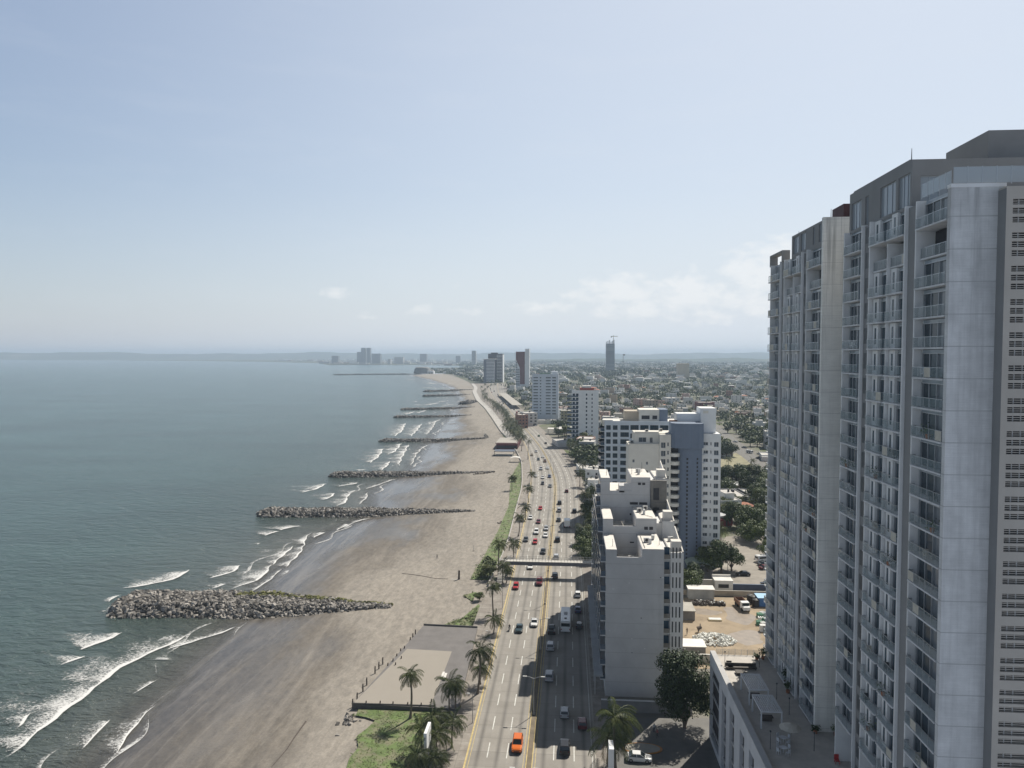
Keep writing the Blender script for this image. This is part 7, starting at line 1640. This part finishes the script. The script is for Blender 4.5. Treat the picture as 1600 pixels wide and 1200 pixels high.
# the rest of the town and its trees, too many to count
pal = bpy.data.materials.new('town_walls'); pal.use_nodes = True; nt = pal.node_tree; b = nt.nodes['Principled BSDF']
cr = ramp(nt, N(nt, 'ShaderNodeNewGeometry').outputs['Random Per Island'], [(0, (.6, .6, .58)), (.3, (.5, .48, .43)), (.5, (.64, .63, .6)), (.68, (.33, .33, .33)), (.8, (.42, .33, .28)), (.86, (.55, .55, .55)), (.97, (.26, .15, .11))])
nt.nodes[-1].color_ramp.interpolation = 'CONSTANT'
nt.links.new(cr, b.inputs['Base Color']); b.inputs['Roughness'].default_value = .85
mb = MB()
for X, Y, st in farh[275:]:
    for _ in range(1 if st < 30 else 2):
        w, d, h = rnd.uniform(5, 9)*(1 if st < 30 else 1.35), rnd.uniform(5, 9)*(1 if st < 30 else 1.3), rnd.choice((3.4, 3.4, 6.4, 6.4, 9.5, 13))
        x, y = X+rnd.uniform(-6, 6), Y+rnd.uniform(-6, 6); a = GA+rnd.uniform(-.06, .06)
        mb.box(x-w, x+w, y-d, y+d, 0, h, pal, a); mb.box(x-w+.3, x+w-.3, y-d+.3, y+d-.3, h, h+.15, pal, a)
        if rnd.random() < .6: mb.box(x-w*.4, x+w*.5, y-.1*d, y+d*.7, h+.15, h+2.8, pal, a)
        if Y < 1600:
            for k in range(int(h//3)):
                for q in (-.55, .1, .6): mb.box(x+w*q, x+w*q+1.6, y-d-.06, y-d+.02, .9+3*k, 2.2+3*k, hwin, a, (x, y))
mb.build('far_houses', kind='stuff')
mb = MB(); r3 = random.Random(4)
def clump(x, y, R, Hh, n, leaf, m):
    for _ in range(n):
        a = r3.uniform(0, 6.28); q = math.sqrt(r3.random())*R; z = Hh*(.35+.6*r3.random()*(1-.55*(q/R)**2)); c = Vector((x+q*math.cos(a), y+q*math.sin(a), z)); s = leaf*r3.uniform(.6, 1.3)
        nn = Vector((r3.gauss(0, .8), r3.gauss(-.2, .8), r3.gauss(.6, .6))).normalized(); u = nn.cross(Vector((1, .3, .1))).normalized(); w = nn.cross(u)
        mb.poly([tuple(c-u*s), tuple(c-w*s*.7), tuple(c+u*s), tuple(c+w*s*.7)], m)
for X, Y, st in fart[225:]:
    m_ = r3.choices((leafA, leafB, leafC), (5, 4, 1))[0]; f = (1.15 if Y < 900 else 1.5) if st < 30 else 2.2 if st < 50 else 3.4
    clump(X, Y, r3.uniform(3.6, 6.5)*f, r3.uniform(5, 9)*(1 if f < 2 else 1.25), 46 if st < 30 else 60, .95*f**.8, m_)
# woods that fill the plain beyond
for _ in range(2600):
    Y = 2200+r3.random()**1.3*4500; X = r3.uniform(-.16, .36)*Y
    if X < -.055*Y and Y < 3000 or Y > 3650 and X < -.15*Y: continue
    if green(X*.35, Y*.35) < -.15 and r3.random() < .8: continue
    clump(X, Y, r3.uniform(14, 34), r3.uniform(9, 14), 24, 5.5, r3.choice((leafA, leafA, leafB)))
for _ in range(420):                      # the low point at the end of the beach
    Y = r3.uniform(1790, 3500); X = r3.uniform(fP(min(Y, 2600))+18 if Y < 2600 else -.2*Y, -.1*Y)
    if X < -.205*Y: continue
    clump(X, Y, r3.uniform(5, 12), r3.uniform(4, 9), 26, 3., r3.choice((leafA, leafB)))
mb.build('far_trees', kind='stuff')
mb = MB()
for _ in range(700):
    Y = 3000+r3.random()*4500; X = r3.uniform(-.2, .36)*Y
    if X < -.13*Y and Y < 4600: continue
    w, d, h = r3.uniform(10, 30), r3.uniform(10, 20), r3.uniform(4, 11); mb.box(X-w, X+w, Y-d, Y+d, 0, h, pal)
for _ in range(150):
    Y = r3.uniform(1790, 3500); X = r3.uniform(fP(min(Y, 2600))+25 if Y < 2600 else -.2*Y, -.1*Y)
    if X < -.2*Y or any(a-12 < X < b_+12 and c-12 < Y < d+12 for a, b_, c, d in KEEP): continue
    w, d, h = r3.uniform(4, 13), r3.uniform(5, 12), r3.uniform(3, 8); mb.box(X-w, X+w, Y-d, Y+d, 0, h, pal)
for _ in range(260):
    Y = r3.uniform(5000, 9800); X = r3.uniform(-.42, -.12)*Y
    px = pxof(X, Y)
    if px[1] > 569 or (px[0] < 500 and px[1] > 564.5): continue
    w, h = r3.uniform(12, 40), r3.uniform(5, 14); mb.box(X-w, X+w, Y-15, Y+15, 0, h, pal)
mb.build('far_shore_houses', kind='stuff')
